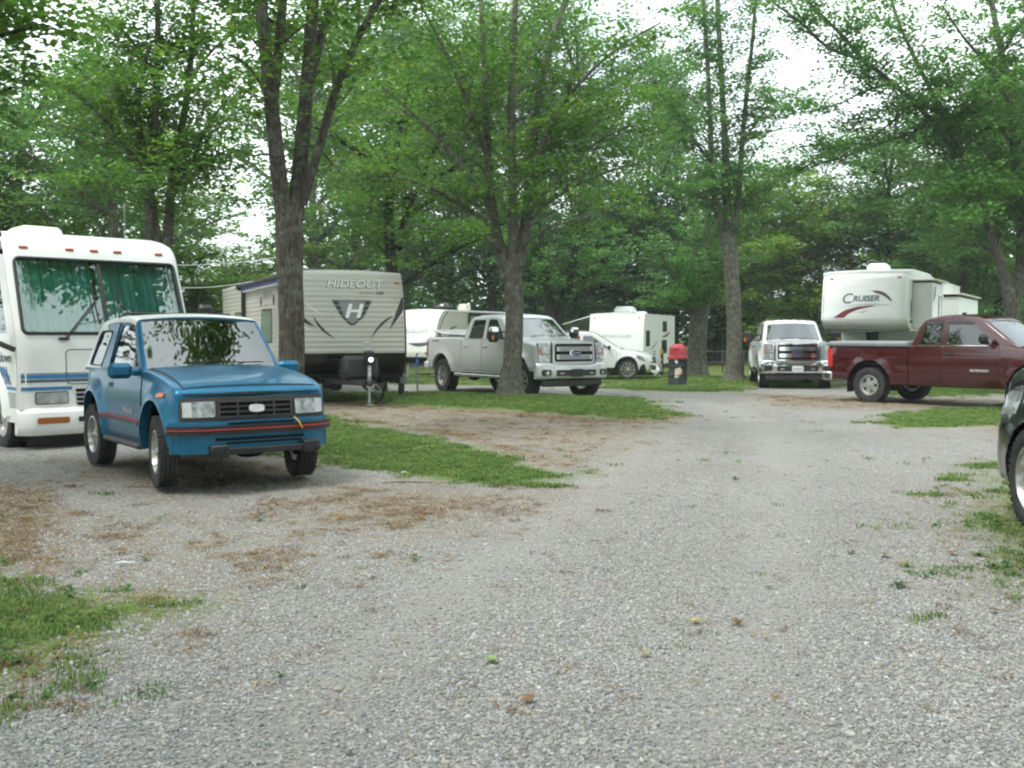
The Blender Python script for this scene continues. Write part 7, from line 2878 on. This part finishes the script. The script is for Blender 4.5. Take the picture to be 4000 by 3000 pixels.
WORDS = [
    'leafy tree left of everything behind the motorhome', 'cool green tree behind the left end of the motorhome', 'green tree behind the middle of the motorhome roof', 'yellowish tree behind the right end of the motorhome roof', 'lower green tree filling the gap right of the motorhome', 'yellow-green tree over the rear end of the beige trailer', 'low yellow-green tree just left of the forked maple trunk',
    'green tree behind the forked maple trunk', 'cool green tree above the beige trailer', 'green tree over the right end of the beige trailer', 'yellow-green tree over the trailer with brown swooshes', 'cool green tree behind the broad maple crown', 'green tree far behind the silver pickup cab', 'cool green tree right of the dark forked tree',
    'dark shady tree behind the white trailer with the awning', 'cool green tree over the roof of the white trailer', 'tall green tree behind the low hanging leaves', 'dark shady tree behind the bin and fence', 'yellow-green tree right of the three-stemmed tree', 'yellow-green tree over the white pickup', 'low yellow-green tree behind the white pickup', 'yellow-green tree over the left end of the fifth-wheel trailer',
    'cool green tree over the nose of the fifth-wheel trailer', 'yellow-green tree over the slide-outs of the fifth-wheel trailer', 'green tree behind the dark red pickup cab', 'cool green tree behind the leaning tree', 'green tree at the far right edge', 'cool green tree beyond the right edge']
protos_far = {}


def copy_tree(o, loc, rz, sc):
    c = o.copy()
    COL.objects.link(c)
    c.location = loc
    c.rotation_euler = (0, 0, rz)
    c.scale = sc
    for ch in list(o.children):
        k = ch.copy()
        COL.objects.link(k)
        k.parent = c
    return c


for i, ((px, d, hf, k, wf), wd) in enumerate(zip(WOOD, WORDS)):
    X = (px - 2000) / FPX * d
    loc = Vector((X, d, gh(X, d) - .1))
    nm, h, sp, r, bk, lf, frm, lfsz, per = KINDS[k]
    if k not in protos_far:  # the first of its kind is grown, the rest are copies
        rng = random.Random(300 + k)
        t = grow('wood_tree', wd, auto_limbs(Vector((0, 0, 0)), h, sp, r, rng, .16, 12), M[bk], M[lf], 300 + k, frm, leaf=lfsz, per_twig=per, blen=(1.3, 2.9), bstep=0.36, tstep=0.34, sides=9, spread=0.26)
        protos_far[k] = t
        t.location = loc
        t.scale = (wf, wf, hf)
    else:
        t = copy_tree(protos_far[k], loc, i * 1.7, (wf, wf, hf))
    tag(t, wd, 'tree', 'trees of the wood edge')

# the wood beyond, one mass
nr = np.random.default_rng(77)
pos, tnt = [], []
for q in range(230):
    px = nr.uniform(-500, 4500)
    d = nr.uniform(66, 95)
    X = (px - 2000) / FPX * d
    hh = nr.uniform(6, 11.5) * (0.4 if 500 < px < 1150 or 2900 < px < 3500 else 1.0)
    n = 620
    z = nr.random(n) * hh
    rr = 2.6 * np.sqrt(np.clip(1 - ((z / hh - .4) / .65) ** 2, .05, 1)) * np.sqrt(nr.random(n))
    a_ = nr.random(n) * 6.28
    pos.append(np.stack([X + rr * np.cos(a_), d + rr * np.sin(a_), z - .2], 1))
    tnt.append(np.clip(.2 + .5 * nr.random() + nr.normal(0, .12, n), 0, 1))
pos, tnt = np.concatenate(pos), np.concatenate(tnt)
me = leaves_mesh('distant_wood', pos, 0.36 * (.7 + .6 * nr.random(len(pos))), tnt, nr, 0.5)
me.materials.append(M['leaf_cool'])
dw_ = bpy.data.objects.new('distant_wood', me)
COL.objects.link(dw_)
tag(dw_, 'dark mass of woodland closing off the campground', 'wood', kind='stuff')

# unseen trees added behind and beside the viewer to dim the light and fill reflections
for i, (x_, y_, hf, wf, k, wd) in enumerate([
        (-8.5, -2.5, 1.0, .95, 1, 'added leafy tree behind the viewer on the left'), (-3.2, -8.0, 1.1, 1.0, 0, 'added tall tree straight behind the viewer'), (4.2, -7.0, 1.05, 1.0, 1, 'added leafy tree behind the viewer on the right'),
        (10.5, -1.5, 1.0, 1.0, 0, 'added tall tree beside the drive right of the viewer'), (13.5, 8.0, 1.1, .9, 1, 'added leafy tree right of the black car outside the frame'), (-13.0, 4.0, 1.0, .9, 0, 'added tall tree left of the motorhome outside the frame'),
        (.5, -15.0, 1.2, 1.1, 1, 'second added leafy tree far behind the viewer')]):
    tag(copy_tree(protos_far[k], Vector((x_, y_, gh(x_, y_) - .1)), i * 1.3 + .4, (wf, wf, hf)), wd, 'tree', 'added trees around the viewer')

rng = random.Random(900)
grow('added_overhead_tree', 'added high-crowned tree overhead just behind the viewer, mirrored in the motorhome glass', auto_limbs(Vector((4.0, -2.2, 0)), 16, 4.6, .26, rng, .5, 10), M['bark_dark'], M['leaf_maple'], 900, 6.5, leaf=.16, per_twig=14, blen=(1.2, 2.6), bstep=.4, tstep=.3, sides=10, group='added trees around the viewer')  # unseen tree added to put dark leaves into the motorhome glass reflection

# ring of unseen trees added to darken window reflections and vehicle sides
for i in range(18):
    a_ = R(118 + i * 17.2)          # from the left of the frame round behind the viewer to its right
    q = 30 + 7 * math.sin(i * 2.3)
    x_, y_ = math.cos(a_) * q, 10 + math.sin(a_) * q
    if y_ > 14 and abs(x_) < y_ * .62 + 3:
        continue
    k = (0, 1, 3, 1)[i % 4]
    tag(copy_tree(protos_far[k], Vector((x_, y_, gh(x_, y_) - .1)), i * 1.9, (1.1, 1.1, 1.05)), 'unseen tree added outside the frame to darken reflections', 'tree', 'added trees outside the frame')
# ------------------------------------------------------------------ smaller things
def bin_drum(p):
    root = thing('litter_bin', p, R(20), 'old dark steel drum bin with domed red lid on the far lawn', 'litter bin')
    prof = [(.001, .02), (.285, .02), (.29, .0), (.295, .02), (.285, .05), (.285, .29), (.298, .305), (.298, .325), (.285, .34), (.285, .56), (.298, .575), (.298, .595), (.285, .61), (.285, .84), (.297, .86), (.285, .88)]
    m = MB().lathe(prof, (0, 0, 0), 'z', 36)
    m.build('drum', M['drum'], root, 40)
    prof = [(.315, .80), (.322, .83), (.318, .875), (.285, .885), (.28, .91), (.275, 1.0), (.262, 1.10), (.225, 1.18), (.15, 1.235), (.06, 1.255), (.001, 1.258)]
    lid = MB().lathe(prof, (0, 0, 0), 'z', 36).build('lid', M['lid'], root, 45)
    # hooded opening with swing flap, turned to the drive
    a0 = R(-142)
    m = MB()
    n = 8
    ro, ri = [], []
    for z in (.92, 1.0, 1.08, 1.13):
        ro.append([(math.cos(a0 + (k / n - .5) * .95) * (.288), math.sin(a0 + (k / n - .5) * .95) * (.288), z) for k in range(n + 1)])
        ri.append([(math.cos(a0 + (k / n - .5) * .95) * (.20), math.sin(a0 + (k / n - .5) * .95) * (.20), z) for k in range(n + 1)])
    m.shell(ro, ri)
    m.build('flap', M['lid_dark'], lid, 40)
    m = MB()
    ro = [[(math.cos(a0 + (k / n - .5) * 1.05) * q, math.sin(a0 + (k / n - .5) * 1.05) * q, z) for k in range(n + 1)] for q, z in ((.20, 1.16), (.30, 1.15), (.302, 1.128))]
    ri = [[(x, y, z - .012) for x, y, z in r_] for r_ in ro]
    m.shell(ro, ri)
    m.build('hood', M['lid'], lid, 40)

    def patch(pts, mat, nm, off):
        rows = poly_rows(pts, 10)
        ro = [[(math.cos(a0 + t) * (.2875 + off), math.sin(a0 + t) * (.2875 + off), z) for t in [x0 + (x1 - x0) * k / 8 for k in range(9)]] for z, x0, x1 in rows]
        ri = [[(x * .985, y * .985, z) for x, y, z in r_] for r_ in ro]
        MB().shell(ro, ri).build(nm, mat, root, 40)
    patch([(.12, .22), (.52, .24), (.58, .32), (.92, .36), (.95, .44), (.72, .52), (.62, .58), (.58, .545), (.22, .53), (.08, .45)], M['peel'], 'peeled_label', .010)
    patch([(.74, .33), (.94, .35), (.97, .45), (.78, .50), (.83, .43)], M['rust'], 'rust_stain', .012)
    patch([(.10, .70), (.30, .66), (.42, .68), (.38, .74), (.20, .79), (.12, .77)], M['plate'], 'torn_sticker', .006)
    return root


M['drum'] = simple('painted_drum_steel', (0.035, 0.04, 0.045), 0.55, 0.2, vary=0.45, scale=7)
bin_drum(vz(5.1, 31.9))


def pedestal(p, rz, label, boxes, h=.62):
    root = thing('power_pedestal', p, rz, label, 'power pedestal', 'campsite power pedestals')
    MB().box((0, 0, h / 2 - .05), (.12, .12, h + .1), .01).build('post', M['post_wood'], root, 30)
    for (c, d, mat, nm) in boxes:
        m = MB().box(c, d, .015)
        b = m.build(nm, mat, root, 30)
        MB().box((c[0] + .002, c[1] - d[1] / 2 - .004, c[2] + d[2] * .1), (d[0] * .8, .008, d[2] * .55), .003).build('cover', mat, b, 30)
    return root


g0 = gnd(1567, 1546)
pd = pedestal((g0.x, g0.y, g0.z), R(-20), 'wooden post with grey outlet box at the corner of the beige trailer', [((.11, -.03, .43), (.20, .16, .24), M['box_grey'], 'outlet_box')])
MB().tube([(.10, -.05, .32), (.11, -.06, .2), (.06, -.07, .08), (.03, -.09, .0)], .014, 6).build('conduit', M['black'], pd, 40)
MB().bar((.16, -.10, .36), (.26, -.12, .80), .025, .025, .004).build('pole_brace', M['bright_white'], pd, 30)
pts = []
for q in [(1440, 1532), (1480, 1530), (1500, 1541), (1530, 1543), (1565, 1541), (1600, 1534), (1604, 1530), (1580, 1529)]:
    v = gnd(*q)
    pts.append(Vector((v.x, v.y, v.z + .02)))
hz = [p for p, _ in smooth_path([(p, .012) for p in pts], .08)]
tag(MB().tube(hz, .013, 6).build('water_hose', M['hose'], None, 40), 'white water hose lying on the grass by the wooden post', 'hose')

g1 = gnd(1631, 1537)
hy = thing('water_standpipe', (g1.x, g1.y, g1.z), R(10), 'thin grey standpipe with blue pump head left of the silver pickup', 'standpipe')
MB().cyl((0, 0, -.05), (0, 0, .72), .026, n=10).build('pipe', M['steel'], hy, 40)
m = MB()
m.box((0, 0, .78), (.08, .08, .16), .02)
m.tube([(.0, 0, .82), (-.03, 0, .92), (-.02, 0, 1.02), (.03, 0, 1.04)], .022, 8)
m.tube([(-.02, 0, .74), (-.12, 0, .72), (-.17, 0, .66)], .022, 8)
m.build('pump_head', M['pump_blue'], hy, 40)
MB().bar((-.20, 0, .52), (-.01, 0, .30), .025, .025, .004).build('stay', M['steel'], hy, 30)

# second hook-up behind the wagon's nose
g2 = at(2585, 1465, 39.5)
p2 = pedestal((g2.x, g2.y, gh(g2.x, g2.y)), R(-10), 'hook-up post with yellow tag and meter between the white wagon and the bin', [((-.02, -.10, .95), (.12, .12, .22), M['yellow'], 'yellow_tag'), ((-.14, -.10, .35), (.30, .12, .32), M['box_grey'], 'outlet_box')], 1.05)
m = MB().lathe([(.001, -.03), (.12, -.03), (.13, .0), (.09, .06), (.001, .09)], (-.14, -.08, .66), 'y', 18)
m.build('meter', M['silver_vinyl'], p2, 40)
g3 = at(2562, 1470, 38.8)
ds = thing('satellite_dish', (g3.x, g3.y, gh(g3.x, g3.y)), R(-30), 'small white satellite dish on the ground in front of the white wagon', 'satellite dish')
rows = []
for i in range(6):
    rr = .17 * i / 5
    rows.append([(rr * math.cos(2 * math.pi * k / 20), -.10 + rr * rr * 1.1, .30 + rr * math.sin(2 * math.pi * k / 20)) for k in range(21)])
ri = [[(x, y + .008, z) for x, y, z in r_] for r_ in rows]
MB().shell(rows, ri).build('dish', M['bright_white'], ds, 40)
MB().tube([(0, 0.0, .30), (0, .10, .22), (0, .12, 0)], .018, 8).build('mast', M['steel'], ds, 40)
m = MB()
for a in (0, 2.1, 4.2):
    m.bar((0, .12, .14), (.24 * math.cos(a), .12 + .24 * math.sin(a), .01), .02, .02)
m.build('tripod', M['bright_white'], ds, 30)

# stump beside the trailer hitch
g4 = gnd(1488, 1528)
st = thing('tree_stump', (g4.x, g4.y, g4.z), 0, 'ragged grey-brown stump behind the trailer hitch', 'stump')
rng = random.Random(5)
m = MB()
bark_tube(m, [(Vector((0, 0, -.05)), .24), (Vector((0, 0, .08)), .20), (Vector((.02, 0, .25)), .17), (Vector((.03, 0, .40)), .18), (Vector((.0, 0, .52)), .16), (Vector((-.01, 0, .56)), .10)], 18, rng, .16)
m.build('stump', M['bark'], st, 60)

# pipe fence at the edge of the wood
f0, f1 = at(2660, 1440, 50), at(2985, 1440, 50)
fz = gh(8, 50)
fe = thing('pipe_fence', (f0.x, f0.y, fz), 0, 'dark two-rail pipe fence at the edge of the wood', 'fence')
W_ = f1.x - f0.x
for z in (.55, 1.05):
    MB().cyl((0, 0, z), (W_, 0, z), .03, n=8).build('rail', M['dark_grey'], fe, 40)
for k in range(5):
    MB().cyl((W_ * k / 4, 0, -.1), (W_ * k / 4, 0, 1.15), .04, n=8).build('post', M['dark_grey'], fe, 40)

# overhead wires between the trees
for pa, pb, lb in (((560, 1033, 30), (1130, 998, 30), 'upper pale wire strung between motorhome and maple trunk'), ((600, 1118, 26), (1040, 1088, 26), 'lower pale wire strung between motorhome and trailer roof'), ((680, 962, 44), (1900, 1050, 44), 'thin dark wire running behind the maple trunk')):
    a_, b_ = at(*pa), at(*pb)
    n = 14
    pts = [a_.lerp(b_, i / n) - Vector((0, 0, .12 * math.sin(math.pi * i / n))) for i in range(n + 1)]
    tag(MB().tube(pts, .007, 5).build('overhead_wire', M['hose'] if 'pale' in lb else M['dark_grey'], None, 40), lb, 'wire', 'overhead wires')

# fallen leaves that show singly on the gravel
M['leaf_fallen_green'] = simple('fallen_green_leaf', (0.22, 0.33, 0.08), 0.6, vary=0.2)
M['leaf_fallen_brown'] = simple('fallen_brown_leaf', (0.20, 0.11, 0.045), 0.8, vary=0.3)
M['leaf_fallen_yellow'] = simple('fallen_yellow_leaf', (0.36, 0.30, 0.10), 0.7, vary=0.2)


def fallen(px, py, size, mat, label, seed):
    g = gnd(px, py)
    rs = random.Random(seed)
    lobes = 9
    pts = []
    for k in range(lobes * 2):
        a = 2 * math.pi * k / (lobes * 2)
        q = size * (.5 if k % 2 == 0 else .3) * rs.uniform(.8, 1.2)
        pts.append(Vector((math.cos(a) * q, math.sin(a) * q * .85, .008 + .35 * q * rs.uniform(-.1, .5))))
    m = MB()
    n = len(pts)
    c = Vector((0, 0, .004))
    vs = [c] + pts + [c - Vector((0, 0, .002))] + [p - Vector((0, 0, .002)) for p in pts]
    fs = [(0, 1 + k, 1 + (k + 1) % n) for k in range(n)] + [(n + 1, n + 2 + (k + 1) % n, n + 2 + k) for k in range(n)] + [(1 + k, n + 2 + k, n + 2 + (k + 1) % n, 1 + (k + 1) % n) for k in range(n)]
    m.add(vs, fs)
    m.tube([(0, 0, .006), (size * .6, .01, .012), (size * .8, .03, .006)], .0018, 4)
    o = m.build('fallen_leaf', mat, None, 0)
    o.location = (g.x, g.y, g.z + .02)
    o.rotation_euler = (rs.uniform(-.2, .2), rs.uniform(-.2, .2), rs.uniform(0, 6.28))
    tag(o, label, 'leaf', 'fallen leaves on the gravel')


for i, (px, py, sz, mt, lb) in enumerate([
        (1918, 2592, .085, 'leaf_fallen_green', 'bright yellow-green fallen leaf in the middle of the near gravel'),
        (2880, 2444, .075, 'leaf_fallen_brown', 'curled brown fallen leaf on the gravel right of centre'),
        (2716, 2440, .07, 'leaf_fallen_yellow', 'pale tan fallen leaf left of the curled brown one'),
        (2062, 2752, .08, 'leaf_fallen_brown', 'dark brown fallen leaf near the bottom edge'),
        (3456, 2178, .09, 'leaf_fallen_yellow', 'small yellow fallen leaf on the right part of the drive'),
        (3722, 2170, .09, 'leaf_fallen_brown', 'brown fallen leaf by the weeds at the right'),
        (3884, 2398, .08, 'leaf_fallen_brown', 'brown fallen leaf near the bottom right weeds'),
        (475, 2163, .10, 'leaf_fallen_brown', 'brown fallen leaf on the gravel below the blue car'),
        (2520, 2570, .06, 'leaf_fallen_yellow', 'tiny tan fallen leaf low in the middle of the drive')]):
    fallen(px, py, sz, M[mt], lb, 40 + i)
# pale twigs and scraps
for i, (px, py, ln, rz_, mt, nm, lb, ct) in enumerate([
        (490, 2212, .13, .2, 'hose', 'paper_scrap', 'thin white scrap lying on the gravel below the blue car', 'scrap'),
        (1590, 1893, .5, .1, 'post_wood', 'fallen_stick', 'grey stick lying at the tip edge of the grass island', 'stick'),
        (1580, 1853, .10, 1.0, 'hose', 'paper_scrap', 'white scrap on the grass edge right of the blue car', 'scrap')]):
    g = gnd(px, py)
    m = MB()
    m.tube([(-ln / 2, 0, .01), (-ln * .15, .012, .016), (ln * .2, -.008, .012), (ln / 2, .01, .01)], [.004, .007, .006, .003], 6)
    o = m.build(nm, M[mt], None, 40)
    o.location = (g.x, g.y, g.z + .012)
    o.rotation_euler = (0, 0, rz_)
    tag(o, lb, ct)

# ------------------------------------------------------------------ haze volume added to lift dark tones and veil the distance
hm, N, L, out = nodes('veil_haze')
pv = N.new('ShaderNodeVolumePrincipled')
pv.inputs['Color'].default_value = (.86, .95, .93, 1)
pv.inputs['Density'].default_value = .0009
pv.inputs['Anisotropy'].default_value = .2
L.new(pv.outputs[0], out.inputs['Volume'])
hz_o = MB().box((0, 300, 14), (1300, 1300, 31)).build('haze', hm, None, 0)
tag(hz_o, 'thin haze added to veil the whole scene', 'haze', kind='stuff')
